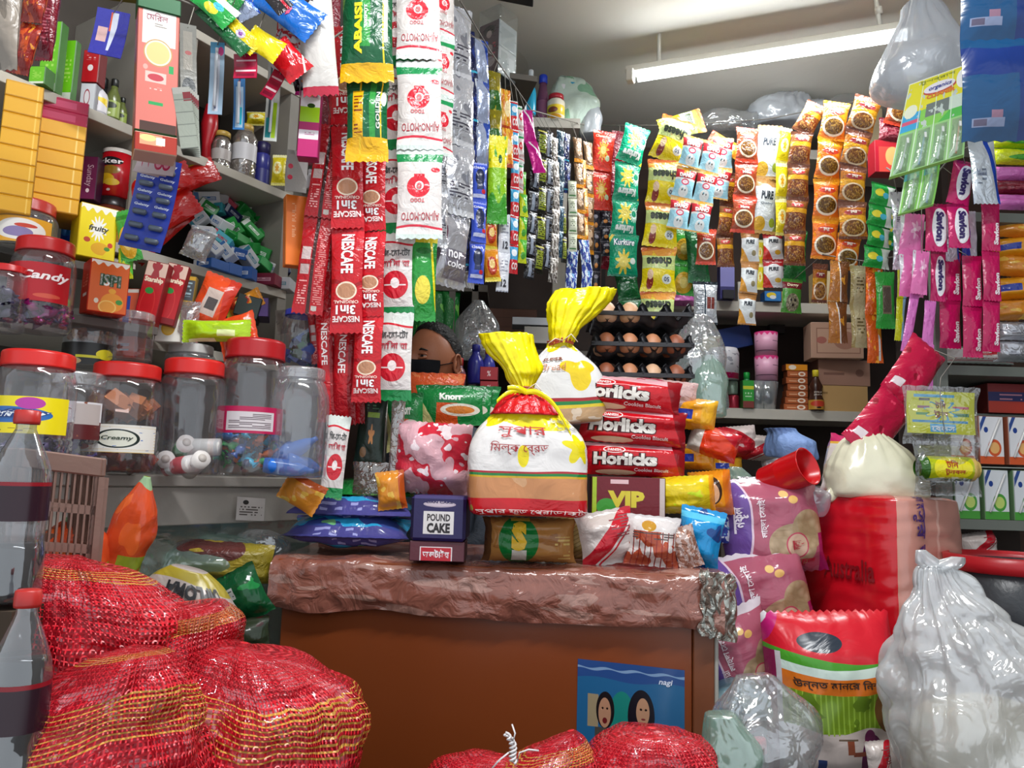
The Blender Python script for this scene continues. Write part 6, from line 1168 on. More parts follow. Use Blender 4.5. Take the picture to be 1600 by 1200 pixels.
stk('yellow biscuit pack end sticking out beyond the red packs, upper', 1082, 672, 66, 50, 1.84, 'oriobis', -20, -8, seed=424)
stk('red biscuit pack end with a white band, below the yellow one', 1108, 714, 78, 46, 1.84, 'redbis', -20, -16, seed=425)
stk('amber biscuit pack end with a blue oval, behind', 1086, 734, 60, 40, 1.88, 'oriobis', -18, 0, seed=426)
stk('bright yellow pack beside the dark red box', 1070, 802, 96, 58, 1.74, 'yellowbis', -15, 4, seed=427)
stk('orange pack with a smiling face print beyond the yellow pack', 1114, 806, 66, 70, 1.80, 'orangeface', -20, 6, seed=428)
stk('light packets under the dark red box, lowest layer', 985, 838, 170, 30, 1.74, 'clearbis', -4, 0, seed=429, t=.05)
stk('crumpled maroon packet under the box edge', 990, 868, 170, 34, 1.76, 'mrnoodle', -4, 0, seed=430, t=.06)
stk('sky blue bag bottom behind the yellow pack', 1110, 848, 60, 44, 1.82, 'blue_swirl', -4, 0, seed=431, t=.05)
# ---- bread bags
yb = lambda: None
D['breadbag'] = dict(n='bread bag', b='#dcd8d4', rough=.2, bump=.45, bs=16, L=[
  ('r', -1, .0, 3, .13, '#c2141f'), ('r', -1, .13, 3, .33, '#c98a5c'), ('b', 5, .6, '#b87848'), ('r', -1, .33, 3, 1, '#dcd8d4'), ('r', -1, .0, 3, .13, '#c2141f'), ('r', -1, .33, 3, .348, '#c8a020'), ('r', -1, .348, 3, .366, '#1f7a3c'), ('r', -1, .366, 3, .385, '#a8202c'),
  ('w', .80, .06, 15, 1.2, '#e6d414', 1), ('w', .72, .04, 7, .5, '#e6d414', 1), ('e', .47, .5, .03, .05, '#e6d414'), ('S', .76, .6, .1, '#e6d414', 5), ('e', .93, .6, .05, .04, '#e6d414'), ('e', .08, .66, .035, .05, '#d8c414'), ('e', .2, .065, .035, .035, '#a88c2c'), ('w', .12, .05, 4.2, 5.6, '#c2141f', -1)])
def zV(z, T=(0, .05, .3, .55, .70, .84, .95, 1)):
    for i in range(7):
        if z <= T[i+1]: return (i+(z-T[i])/(T[i+1]-T[i]))/7
    return 1
def zL(L):
    out = []
    for l in L:
        l = list(l)
        if l[0] == 'r' or l[0] == 't': l[2], l[4] = zV(max(l[2], 0)), zV(l[4])
        elif l[0] in 'eS': l[2] = zV(l[2])
        elif l[0] == 'w': l[1] = zV(l[1])
        out.append(tuple(l))
    return out
D['breadbag']['L'] = zL([('b', 5, .6, '#b87848'), ('r', -1, .0, 3, .30, '#c98a5c')] and [('r', -1, .0, 3, .30, '#c08456'), ('b', 5, .62, '#c99a70'), ('r', -1, .30, 3, 1, '#dfdbd8'), ('r', -1, .30, 3, .315, '#c8a020'), ('r', -1, .315, 3, .335, '#1f7a3c'), ('r', -1, .335, 3, .35, '#a8202c'), ('r', -1, -.1, 3, .15, '#c2141f'),
  ('w', .75, .06, 15, 1.2, '#e6d414', 1), ('w', .72, .05, 7, .5, '#e6d414', 1), ('e', .47, .47, .03, .05, '#e6d414'), ('S', .76, .55, .09, '#e6d414', 5), ('e', .93, .6, .05, .04, '#e6d414'), ('e', .08, .66, .035, .05, '#d8c414'), ('e', .2, .055, .03, .022, '#a88c2c')])
yellowp = mat('yellow plastic', '#f2e00c', rough=.2, bump=.3, bs=25)
def bread(label, px, py, Y, w, h, dp, d, texts, yaw, lean, neck, flare, seed, twist=0, cap_h=70, roll=0):
    """loaf bag: body, tied neck with red print, yellow ruffled top"""
    p = P(px, py, Y); s = mpp(p); root = emp('bread_bag', at(p, yaw, roll)); tag(root, label, 'bread')
    W, H = w*s/2, h*s; x1 = lean*s
    rings = [(0, 0, 0, W*.88, dp*.80, 5, 0), (H*.05, 0, 0, W*.98, dp*.97, 5, 0), (H*.3, 0, 0, W, dp, 4.5, 0), (H*.55, x1*.1, 0, W*.96, dp*.94, 4, .0), (H*.70, x1*.3, 0, W*.80, dp*.8, 3, .02), (H*.84, x1*.6, 0, W*.53, dp*.58, 2.4, .04), (H*.95, x1*.9, 0, W*.3, dp*.34, 2.1, .08), (H, x1, 0, neck*s*.5, neck*s*.5, 2, .12)]
    ob('bag_body', loft(rings, dm(d), 96, 7, nse=.006, ns=14, seed=seed, texts=texts), root)
    fx, fz = flare
    mb = MB(); k = cap_h*s
    loft([(H*.985, x1, 0, neck*s*.5, neck*s*.5, 2, .12), (H+k*.12, x1+fx*s*.1, 0, neck*s*.55, neck*s*.5, 2, .14), (H+k*.4, x1+fx*s*.35, 0, neck*s*.95, neck*s*.6, 2, .12), (H+k*.75, x1+fx*s*.75, .004, neck*s*1.35, neck*s*.6, 2, .09), (H+k, x1+fx*s, .006, neck*s*1.25, neck*s*.45, 2, .12)], yellowp, 72, 6, nse=.012, ns=22, seed=seed+3, mb=mb)
    mb.f.pop() if False else None
    o = ob('ruffled_top', mb.mesh(), root)
    mb = MB(); R_ = neck*s*.56
    for zz_ in (0, .004, -.004): mb.tube([(x1+math.cos(a)*R_, math.sin(a)*R_, H+zz_+.002*math.sin(a*3)) for a in [2*PI*i/18 for i in range(19)]], .002, mb.slot(mat('tie thread', '#a8402c')), 6)
    for a, b in ((-.02, .004), (.018, .012)): mb.tube([(x1, -R_, H), (x1+a, -R_-.012, H+b), (x1+a*1.8, -R_-.008, H-.006)], .0012, mb.slot(mat('tie tail', '#e9d8c8')), 5)
    ob('tie', mb.mesh(), root)
    return root, s, W, H, x1
txt = [('সুপার', .32, zV(.60), .60, zV(.70), '#b8181f', 0, .0), ('িমল্ক েব্রড', .31, zV(.47), .60, zV(.57), '#9c1820', 0, .0), ('সুপার ফুড েপ্রাডাক্টস', .26, .085, .80, .16, '#f0d8d4', 0, .0), ('Net weight 400 gm', .66, .60, .80, .64, '#6a6a5c', 0), ('Best before 5 days', .67, .55, .81, .585, '#6a6a5c', 0)]
root, s, W, H, x1 = bread('front bread bag with yellow twisted top and red tie, standing on the cake box', 822, 806, 1.56, 184, 196, .055, 'breadbag', txt, 2, -6, 32, (-34, 0), 5, cap_h=92)
# red gathered print below the tie and the yellow strips falling over the shoulders
mb = MB(); m_ = mb.slot(mat('tie red', '#c8101c', rough=.22, bump=.4)); loft([(H*.80, x1-.0, -.012, 54*s, 30*s, 2, .1), (H*.9, x1, -.006, 40*s, 24*s, 2, .14), (H*.985, x1, 0, 15*s, 13*s, 2, .2)], mat('tie red', '#c8101c', rough=.22, bump=.4), 60, 4, nse=.004, ns=30, seed=9, mb=mb); ob('red_gather', mb.mesh(), root)
for i, (ex, ez) in enumerate(((-46, -18), (-30, 4), (70, -66), (58, -40))):
    mb = MB(); a = Vector((x1, -.024, H-.004)); b = a+Vector((ex*s*.5, -.012, 8*s)); c_ = a+Vector((ex*s, -.012-.0001*abs(ez), ez*s)); pts = []
    for k in range(13): t = k/12; pts.append(a.lerp(b, t).lerp(b.lerp(c_, t), t))
    def rb(u, v): p_ = pts[int(round(u*12))]; return p_+Vector((0, -.002*math.sin(v*PI), (v-.5)*9*s*(1-.3*u)))
    mb.grid(rb, 12, 4, mb.slot(yellowp)); mb.grid(lambda u, v: rb(1-u, v)+Vector((0, .001, 0)), 12, 4, mb.slot(yellowp)); ob('yellow_strip', mb.mesh(), root)
D['breadbag2'] = dict(n='bread bag rear', b='#dad8d6', rough=.2, bump=.45, bs=16, L=[('r', -1, 0, 3, .22, '#b8946c'), ('b', 6, .56, '#cdb9a4'), ('r', -1, .22, 3, .8, '#dcdad8'), ('r', -1, .22, 3, .24, '#d8bc2c'), ('r', -1, .24, 3, .262, '#1f7a3c'), ('r', -1, .262, 3, .285, '#a02028'), ('w', .80, .05, 14, .2, '#ead918', 1), ('S', .62, .5, .16, '#e3c41c', 3), ('e', .18, .52, .035, .1, '#e6cf1c'), ('r', .86, .3, .93, .8, '#e8e6e8'), ('t', .87, .32, .92, .78, '#8a7a9c', 30, 60)])
txt2 = [('Milk Bread', .16, zV(.62), .52, zV(.72), '#b06a3c', 0, .0, .15), ('SUPER', .3, zV(.75), .5, zV(.79), '#7a3a1c', 0, .05)]
r2, s2, W2, H2, x2 = bread('rear bread bag with its yellow top flaring high above the egg tray', 880, 664, 1.76, 136, 130, .05, 'breadbag2', txt2, 8, 6, 36, (48, 0), 12, cap_h=84, roll=6)
# ---- red and green packets behind the bread
stk('open clear bag of red and white balloons beside the purple box', 672, 772, 120, 112, 1.70, 'reddeco', 0, -2, seed=440, name='balloon_bag', cat='bag', t=.10, wr=1.6)
for i in range(3):
    p = P(702-i*-12, 664, 1.90+.02*i); s = mpp(p)
    put('soup_packet', pillow(110*s, 62*s, .02, 'knorr', 441+i, False), at(p, 0, 0), ('front', 'middle', 'rear')[i]+' green soup packet with a bowl print in the row behind the bread', 'packet', 'green soup packets')
p = P(680, 658, 1.96); s = mpp(p); put('soup_packet', pillow(90*s, 76*s, .02, 'knorr_orange', 445, False), at(p), 'orange packet rising behind the green soup packets', 'packet')
p = P(634, 706, 1.86); s = mpp(p); put('soup_packet', pillow(60*s, 92*s, .03, 'knorr', 446, False), at(p, 0, 4), 'green and cream soup packet by the metal bracket', 'packet')
# dark packet and bracket post under the white strips
D['darkgreen_label'] = dict(b='#12241a', rough=.3, bump=.3, bs=20, L=[('t', .3, .7, .75, .95, '#4a7a5a', 26, 8), ('r', .35, .6, .8, .66, '#7a9a1c'), ('S', .55, .4, .12, '#b8783c', 5), ('e', .3, .2, .12, .06, '#7a5a3c')])
strip('dark green black packet hanging beneath the coffee strips', [(588, 600), (582, 672), (574, 732)], 44, 1, 'darkgreen_label', 1.72, seed=450, t=.02)
D['clearbrown'] = dict(n='brown clear bag', b='#8a7468', film=1, cover=.5, gloss=.2)
strip('see-through brown bag corner below the dark green packet', [(580, 722), (574, 752), (576, 786)], 56, 1, 'clearbrown', 1.70, seed=451, t=.02)
mb = MB(); m_ = mb.slot(mat('zinc bracket', '#7c7872', rough=.35, metal=.7)); a, b = P(604, 608, 1.74), P(598, 780, 1.74); s = mpp(a)
mb.tube([a, b], .004, m_, 8); a2, b2 = P(630, 612, 1.74), P(622, 780, 1.74); mb.tube([a2, b2], .004, m_, 8); mb.tube([P(590, 612, 1.74), P(636, 612, 1.74)], .008, m_, 8)
o = ob('display_stand', mb.mesh()); tag(o, 'thin grey metal stand rising between the coffee strips and the soup packets', 'stand')
D['sidefilm'] = dict(n='side film', b='#b8a8a0', film=1, cover=.35, gloss=.25)
strip('clear cellophane strip drooping beside the metal stand', [(624, 612), (622, 700), (616, 770)], 22, 1, 'sidefilm', 1.70, seed=452, t=.012)
# ---- egg trays
trm = mat('egg tray', '#26262a', rough=.55, bump=.1)
eg = [mat('egg '+c, c, rough=.5, bump=.05) for c in ('#b87c58', '#a06040', '#c89a74', '#8c4c30', '#d0a684')]
def egg(label, p, r, mi):
    me = lathe([(0, 0), (.55, .07), (.86, .28), (1, .62), (.95, 1.0), (.78, 1.45), (.5, 1.82), (.22, 1.98), (0, 2.02)], eg[mi], 16, smooth_prof=True, sub=2)
    return put('egg', me, Matrix.Translation(p) @ Matrix.Scale(r, 4), label, 'egg', 'eggs in the grey trays')
def tray(label, px, py, Y, n, yaw):
    p = P(px, py, Y); pit = .057; nx, ny = n, 4; W = pit*nx; Dp = pit*ny
    root = emp('egg_tray', at(p, yaw)); tag(root, label, 'egg tray', 'black egg trays')
    def f(u, v):
        x, y = u*nx, v*ny; c_ = math.cos(2*PI*x)*math.cos(2*PI*y); z = .0+.016*(1+math.cos(2*PI*x))/2*(1+math.cos(2*PI*y))/2*1.9+.012*((1+math.cos(2*PI*x))/2+(1+math.cos(2*PI*y))/2)
        return ((u-.5)*W, v*Dp, z)
    mb = MB(); s_ = mb.slot(trm); mb.grid(f, nx*8, ny*8, s_); mb.grid(lambda u, v: Vector(f(1-u, v))-Vector((0, 0, .003)), nx*8, ny*8, s_)
    ob('cup_sheet', mb.mesh(), root)
    mb = MB(); s_ = mb.slot(trm); mb.box((0, -.004, .026), (W+.02, .008, .010), s_); mb.box((0, Dp+.004, .026), (W+.02, .008, .005), s_); mb.box((-W/2-.006, Dp/2, .026), (.008, Dp+.016, .005), s_); mb.box((W/2+.006, Dp/2, .026), (.008, Dp+.016, .005), s_); ob('rim', mb.mesh(), root)
    mb = MB(); s_ = mb.slot(trm)
    for i in range(nx+1): mb.tube([((i-nx/2)*pit, 0, .026), ((i-nx/2)*pit, .01, .052), ((i-nx/2)*pit, .02, .026)], [.011, .006, .011], s_, 4)
    ob('peg_row', mb.mesh(), root)
    return p, root, pit
for t_, (py, lb) in enumerate(((603, 'lower black egg tray resting on the red biscuit packs'), (555, 'upper black egg tray stacked on the lower one'))):
    p, root, pit = tray(lb, 1004, py, 1.84, 4, -2)
    rnd = random.Random(t_)
    for i in range(4):
        for j in range(2):
            egg(('nearest' if 0 else ('front', 'rear')[j])+f' egg, {("first", "second", "third", "fourth")[i]} across, in the {("lower", "upper")[t_]} black tray', p+Vector(((i-1.5)*pit, .026+j*pit, .006)), .0262, rnd.randrange(5))
p, root, pit = tray('topmost black egg tray covering the upper eggs', 1004, 507, 1.84, 4, -2)
for i in range(2): egg(('big pale egg under film on top of the trays beside the yellow bag', 'second pale egg under film on top of the trays')[i], p+Vector((-.085+i*.057, .026, .006)), .027, (4, 2)[i])
D['eggfilm'] = dict(n='egg film', b='#cfd4d8', film=1, cover=.25, gloss=.3)
q = P(960, 560, 1.96); s = mpp(q)
# clear and green plastic bag slumped behind the tray
def bagobj(label, px, py, Y, w, h, m, seed=1, yaw=0, dp=.5, n=3, pl=.05, nse=.012, top=(.25, 0), name='plastic_bag', cat='bag', group=None, roll=0, ns=9, texts=(), kind=None, rings=None, uvs=(1, 1), fine=0, part=None):
    p = P(px, py, Y); s = mpp(p); W, H = w*s/2, h*s; dd = W*dp*2
    R = rings or [(0, 0, .8, .8), (.04, 0, .95, .95), (.3, 0, 1, 1), (.6, 0, .95, .9), (.85, top[1]*.6, .6, .55), (1, top[1], top[0], top[0])]
    rr = [(z*H, cx*W, 0, a*W, b*dd, n, pl*max(0, (z-.3))) for z, cx, a, b in R]
    me = loft(rr, m, 64, 7, nse, ns, seed, texts, uvs, fine=fine); o = ob(name, me); o.matrix_basis = at(p, yaw, roll); tag(o, label, cat, group, kind); return o
milky = film('milky green bag', '#bfe0d0', .42, .16, .1, .5, 16)
clearbag = film('clear bag', '#e6eaee', .2, .22, .08, .6, 18)
whitebag = film('white carrier', '#c4c9d0', .8, .12, .2, .5, 14, glow=.25)
bagobj('clear plastic bag draped behind the egg trays', 1092, 640, 2.15, 84, 150, clearbag, 7, pl=.12)
bagobj('pale green plastic bag slumped against the egg trays', 1108, 650, 2.10, 56, 96, milky, 8, pl=.12)
bagobj('pale green bag corner beyond the face print pack', 1150, 800, 2.0, 60, 70, milky, 9)
# ---- the person
def person():
    p = P(672, 700, 2.45); root = emp('person', Matrix.Translation((p.x, p.y, 0)) @ Matrix.Rotation(math.radians(-36), 4, 'Z')); tag(root, 'person in a dark face mask peering out behind the hanging strips', 'person')
    zc_ = P(672, 565, 2.45).z      # eye height
    skin = mat('skin', '#b87452', rough=.45, bump=.05, bs=80); hair = mat('hair', '#0e0b0a', rough=.5, bump=.6, bs=120); shirt = mat('shirt', '#3c4450', rough=.8, bump=.3)
    def head(u, v, off=0):
        th = -PI+u*2*PI; ph = v*PI; z = -math.cos(ph); r = math.sin(ph); x = r*math.cos(th); y = r*math.sin(th)
        X = x*.078*(1-.22*max(0, -z)**1.5); Y_ = y*.098*(1-.08*max(0, -z)); Z = z*.122
        fr = max(0, -y)
        if fr > 0:
            g = lambda cx, cz, sx, sz: math.exp(-((x-cx)/sx)**2-((z-cz)/sz)**2)*fr
            Y_ -= .024*g(0, -.14, .13, .17)+.010*g(0, .04, .10, .16)+.007*g(0, -.82, .3, .14)+.006*g(.36, .17, .24, .06)+.006*g(-.36, .17, .24, .06)+.007*g(.45, -.2, .25, .2)+.007*g(-.45, -.2, .25, .2)
            Y_ += .011*g(.36, .03, .17, .1)+.011*g(-.36, .03, .17, .1)+.004*g(0, -.4, .3, .05)-.006*g(0, -.48, .24, .06)
        n = Vector((x, y, z)).normalized()*off; return Vector((X, Y_, Z))+n
    mb = MB(); s_ = mb.slot(skin); mb.grid(lambda u, v: head(u, v)+Vector((0, 0, zc_)), 64, 48, s_, wrap=True)
    # neck, shoulders, arms as one body
    rings = [(.75, 0, .02, .16, .11, 2.4, 0), (1.0, 0, .02, .17, .12, 2.4, 0), (zc_-.36, 0, .03, .20, .11, 2.6, 0), (zc_-.25, 0, .03, .19, .09, 2.4, 0), (zc_-.20, 0, .025, .10, .07, 2, 0), (zc_-.16, 0, .02, .06, .06, 2, 0), (zc_-.06, 0, .01, .055, .06, 2, 0)]
    loft(rings, skin, 36, 5, mb=mb); o = ob('body', mb.mesh(), root)
    mb = MB(); loft([(.72, 0, .02, .175, .125, 2.4, 0), (1.0, 0, .02, .185, .132, 2.4, 0), (zc_-.36, 0, .03, .215, .122, 2.6, 0), (zc_-.25, 0, .03, .205, .102, 2.4, 0), (zc_-.20, 0, .027, .115, .08, 2, 0), (zc_-.18, 0, .022, .075, .07, 2, 0)], shirt, 40, 5, nse=.006, ns=9, mb=mb)
    for sx in (-1, 1): mb.tube([(sx*.19, .03, zc_-.28), (sx*.235, .02, zc_-.4), (sx*.25, -.02, zc_-.55), (sx*.2, -.16, zc_-.62)], [.062, .055, .048, .042], mb.slot(shirt), 14)
    ob('shirt', mb.mesh(), root)
    mb = MB()
    for sx in (-1, 1):      # forearms and hands resting forward
        mb.tube([(sx*.2, -.15, zc_-.62), (sx*.16, -.24, zc_-.63), (sx*.15, -.28, zc_-.63)], [.036, .028, .024], mb.slot(skin), 12)
        for k in range(4): mb.tube([(sx*(.13+k*.018), -.28, zc_-.63), (sx*(.125+k*.02), -.33, zc_-.635), (sx*(.125+k*.02), -.355, zc_-.655)], [.011, .009, .007], mb.slot(skin), 8)
        mb.tube([(sx*.135, -.265, zc_-.63), (sx*.105, -.295, zc_-.64), (sx*.10, -.32, zc_-.65)], [.012, .01, .007], mb.slot(skin), 8)
    ob('hands', mb.mesh(), root)
    mb = MB(); s_ = mb.slot(hair)
    def hf(u, v):
        th = u*2*PI-PI; fr = max(0, -math.sin(th)); a_ = -math.sin(th); v0 = .60+.19*max(0, a_)**.6+.22*min(0, a_); q = head(u, v0+(1-v0)*v, .002+.007*min(1, v*5)); q += Vector((nz(u*60, v*30, 1), nz(u*60, v*30, 4), 0))*.004; return q+Vector((0, 0, zc_))
    mb.grid(hf, 64, 24, s_, wrap=True); ob('hair', mb.mesh(), root)
    mb = MB(); s_ = mb.slot(mat('face mask', '#10131c', rough=.85, bump=.2, bs=200))
    def mf_(u, v):
        uu = .08+.34*u; vv = .12+.36*v; q = head(uu, vv, .006); q.y -= .008*math.sin(PI*u)*math.sin(PI*v)+.0015*math.sin(v*20); return q+Vector((0, 0, zc_))
    mb.grid(mf_, 30, 20, s_)
    for sx in (0, 1):
        a = mf_(sx, .9); e_ = Vector((.08*(1 if sx else -1), .012, zc_-.005)); mb.tube([a, a.lerp(e_, .5)+Vector((.004*(1 if sx else -1), 0, .0)), e_], .0016, s_, 5); b = mf_(sx, .15); mb.tube([b, b.lerp(e_, .5)+Vector((.006*(1 if sx else -1), 0, 0)), e_-Vector((0, -.004, .03))], .0016, s_, 5)
    ob('face_mask', mb.mesh(), root)
    for sx in (-1, 1):
        mb = MB(); m_ = mb.slot(skin)
        def ear(u, v): a = u*2*PI; r_ = (.55+.45*v); return (sx*(.074+.010*v), .014+.017*r_*math.cos(a)+.002, zc_-.012+.031*r_*math.sin(a))
        mb.grid(ear, 20, 4, m_, wrap=True); mb.tube([(sx*.086, .018+.017*math.cos(a*.35), zc_-.012+.031*math.sin(a*.35)) for a in range(0, 18)], .004, m_, 8); mb.tube([(sx*.07, .012, zc_-.012), (sx*.082, .016, zc_-.012)], [.016, .013], m_, 12); ob('ear', mb.mesh(), root)
        ex = sx*.030; ey = -.080
        mb = MB(); w_ = mb.slot(mat('eye white', '#b8aca4', rough=.2)); k_ = mb.slot(mat('iris', '#120b08', rough=.1))
        c0 = Vector((ex, ey, zc_+.004))
        mb.grid(lambda u, v: c0+Vector((math.sin(v*PI)*math.cos(u*2*PI), math.sin(v*PI)*math.sin(u*2*PI), -math.cos(v*PI)))*.0125, 16, 12, w_, wrap=True)
        mb.tube([c0+Vector((.002, -.0112, 0)), c0+Vector((.002, -.0134, 0))], [.0056, .004], k_, 12); ob('eye', mb.mesh(), root)
        mb = MB(); m_ = mb.slot(skin)
        for up_ in (1, -1): mb.tube([c0+Vector((math.cos(a)*.0155, -.004-.009*math.sin(a), up_*(.0035+.0045*math.sin(a)))) for a in [PI*i/8 for i in range(9)]], [.002, .0036, .004, .004, .004, .004, .004, .0036, .002], m_, 7)
        ob('eyelid', mb.mesh(), root)
        mb = MB(); mb.tube([(ex-sx*.014, ey-.012, zc_+.021), (ex, ey-.014, zc_+.026), (ex+sx*.018, ey-.004, zc_+.021)], [.002, .0038, .0015], mb.slot(hair), 7); ob('eyebrow', mb.mesh(), root)
    for sx in (-1, 1):      # legs below the counter
        pass
    mb = MB()
    for sx in (-1, 1): mb.tube([(sx*.09, .02, .78), (sx*.1, .01, .45), (sx*.1, .03, .06)], [.085, .06, .045], mb.slot(mat('trousers', '#26262c', rough=.9)), 16); mb.tube([(sx*.1, .05, .03), (sx*.1, -.06, .03), (sx*.1, -.12, .025)], [.04, .045, .03], mb.slot(mat('sandal', '#2a1c14')), 10)
    ob('trousers', mb.mesh(), root)
person()
# ================================================================ back shelves and their goods
bw = mat('back shelf board', '#c4beb2', rough=.5, var=.2); dk = mat('dark brown board', '#3a2c26', rough=.8, var=.5)  # cream for the boards, dark brown for shelf backs and uprights
YB = 3.35
bu = emp('back_shelf_unit', Matrix.Translation((P(1130, 640, YB).x, YB, 0))); tag(bu, 'cream board shelving along the back wall beneath the hanging snacks', 'shelf unit')
BX = bu.location.x
def bbox_(name, x0, x1, y0, y1, z0, z1, m): mb = MB(); mb.box(((x0+x1)/2-BX, (y0+y1)/2-YB, (z0+z1)/2), (x1-x0, y1-y0, z1-z0), mb.slot(m), bev=.001); return ob(name, mb.mesh(), bu)
zU = P(1200, 472, YB).z; zL_ = P(1230, 640, YB).z; zT_ = P(1200, 232, YB).z
xa, xb = P(1040, 500, YB).x, P(1480, 500, YB).x
for z_ in (zU, zL_, zT_): bbox_('shelf_board', xa, xb, YB, YB+.3, z_-.045, z_, bw)
bbox_('shelf_board', xa, xb, YB, YB+.3, .55, .6, bw)
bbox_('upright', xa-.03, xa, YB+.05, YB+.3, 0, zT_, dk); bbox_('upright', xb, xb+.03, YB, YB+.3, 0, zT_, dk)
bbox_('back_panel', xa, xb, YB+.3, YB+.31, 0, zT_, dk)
# corner rack on the far side of the slanting cord
cu = emp('corner_shelf_unit', Matrix.Translation((P(760, 600, 3.2).x, 3.2, 0))); tag(cu, 'dim brown shelving behind the person, boards running to the corner', 'shelf unit')
CX = cu.location.x
def cb(name, px0, px1, y0, y1, z0, z1, m): x0, x1 = P(px0, 500, 3.2).x, P(px1, 500, 3.2).x; mb = MB(); mb.box(((x0+x1)/2-CX, (y0+y1)/2, (z0+z1)/2), (x1-x0, y1-y0, z1-z0), mb.slot(m), bev=.001); return ob(name, mb.mesh(), cu)
zc1 = P(800, 208, 3.2).z; zc2 = P(780, 446, 3.2).z; zc3 = P(800, 545, 3.2).z
gm2 = mat('dim shelf paint', '#6e675e', rough=.6, var=.3)
cb('shelf_board', 655, 935, -.02, .4, zc1-.045, zc1, bw); cb('shelf_board', 640, 760, 0, .4, zc2-.03, zc2, gm2); cb('shelf_board', 640, 940, 0, .4, zc3-.03, zc3, gm2)
cb('upright', 736, 746, 0, .1, 0, zc1-.046, gm2); cb('upright', 700, 710, 0, .1, 0, zc2-.031, gm2); cb('upright', 862, 882, 0, .06, 0, zc1-.046, bw); cb('upright', 640, 646, 0, .4, 0, zc1-.046, gm2)
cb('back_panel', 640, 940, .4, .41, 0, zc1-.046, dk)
# cartons on the corner rack
def bk_box(label, x0, x1, yt, yb, Y, front, side=None, z=None, dp=.12, name='carton', yaw=0, cat='box', texts=(), group=None, topm=None):
    p = P((x0+x1)/2, yb, Y)
    if z is not None: p.z = z
    s = mpp(p); return put(name, cuboid((x1-x0)*s, dp, (yb-yt)*s, front, side, topm, texts), at(p, yaw), label, cat, group)
D['browncart'] = dict(b='#5f3a2a', rough=.6, bump=0, L=[('s', 3, .04, '#3a2218', 'v')])
bk_box('wide brown carton on the dim corner shelf', 752, 838, 470, 512, 3.28, 'browncart', '#3f261c', z=zc3+.06); bk_box('flat brown carton under the wide one', 748, 840, 512, 545, 3.27, 'browncart', '#3f261c', z=zc3)
for i in range(5):
    p = P(650+i*13, 540, 3.22); p.z = zc3; s = mpp(p); put('green_packet', pillow(30*s, 100*s, .05, 'green_pack', 500+i, False), at(p, i*7-10, (-8, 4, -3, 9, 0)[i]), ('first', 'second', 'third', 'fourth', 'fifth')[i]+' dark green packet along the dim shelf behind the person', 'packet', 'green packets behind the person')
for i in range(4):
    p = P(655+i*16, 440, 3.22); p.z = zc2; s = mpp(p); put('green_packet', pillow(32*s, 66*s, .05, 'dark_green', 510+i, False), at(p, i*9-10, (5, -6, 8, -2)[i]), ('first', 'second', 'third', 'fourth')[i]+' dark green packet on the upper dim shelf', 'packet', 'green packets on the upper dim shelf')
bagobj('grey see-through bag over the person beside the shelf upright', 745, 560, 2.75, 66, 92, clearbag, 21, pl=.12)
bottle('violet blue drink bottle behind the bread top', 742, 600, 2.55 and 26, 62, 2.5, '#2c2f8c', '#2c2f8c', None, .5)
bottle('violet blue drink bottle, slimmer, next to the bread tie', 762, 600, 22, 56, 2.52, '#3a3f9c', '#b02030', None, .5)
bottle('small clear bottle with red cap beside the person', 716, 605, 22, 46, 2.45, '#7a4c5c', '#b81a24', None, .6, caph=.25)
for i in range(3): bk_box(('lowest', 'middle', 'upper')[i]+' red carton stacked behind the front bread bag', 750, 778, 640-22*i-21, 640-22*i, 2.3, '#a01824', '#6a0f18', dp=.06, texts=[('%', .4, .3, .6, .7, '#e6d0d0')], group='red cartons behind the bread')
bk_box('silver pack with white stripes lying flat on the shelf beneath the dark strips', 800, 872, 500, 512, 2.9, '#b9bcc0', '#8c9094', dp=.1); bk_box('pale printed pack lying under the silver one', 818, 875, 514, 540, 2.9, '#a9a49c', '#8c8880', dp=.1)
# things on the top of the corner rack
zk = zc1
D['photobox'] = dict(b='#5a4048', rough=.25, bump=0, L=[('e', .5, .85, .3, .1, '#1e1a1c'), ('e', .5, .78, .14, .07, '#c0a8a0'), ('e', .45, .5, .25, .09, '#b09c98'), ('e', .55, .25, .3, .1, '#a89898'), ('t', .7, .3, .85, .6, '#c84a5c', 16, 9), ('r', 0, 0, 1, .06, '#2e2226')])
D['photoside'] = dict(b='#b6bec2', rough=.25, bump=0, L=[('s', 4, .1, '#8d979c', 'v'), ('r', .1, .55, .9, .9, '#a2acb0'), ('r', .12, .1, .5, .45, '#98a2a6'), ('r', .6, .15, .9, .4, '#c6cccf')])
p = P(776, 128, 2.55); s = mpp(p); root = emp('calendar_box', at(p, -38)); tag(root, 'tall grey photo-printed box wrapped in clear film standing high near the fan blade', 'box')
ob('body', cuboid(40*s, 44*s, 88*s, 'photobox', 'photoside', '#8a8f92'), root); mb = MB(); mb.box((0, 0, 56*s), (41*s, 45*s, 112*s), mb.slot(film('wrap film', '#dfe6e6', .05, .12, .08, .4))); ob('film_wrap', mb.mesh(), root)
mb = MB(); a_, b_ = P(690, 60, 2.45), P(800, 128, 2.6); mb.box((0, 0, -.012), (.42, .22, .02), mb.slot(gm2)); o = ob('high_shelf', mb.mesh()); o.matrix_basis = at(P(740, 130, 2.62), 12); tag(o, 'narrow grey shelf high under the ceiling carrying the photo-printed box', 'shelf')
bottle('dark green bottle cap and neck behind the slanting cord', 806, 175, 13, 56, 2.85, '#16402c', '#0f5a34', None, .6)
bottle('white topped bottle between the green and turquoise ones', 817, 178, 11, 60, 2.86, '#c9ccd0', '#e6e8ea', None, .7)
bottle('turquoise spray bottle with white nozzle', 828, 180, 18, 74, 2.88, '#1aa0c8', '#dfe6ea', None, .45, caph=.22)
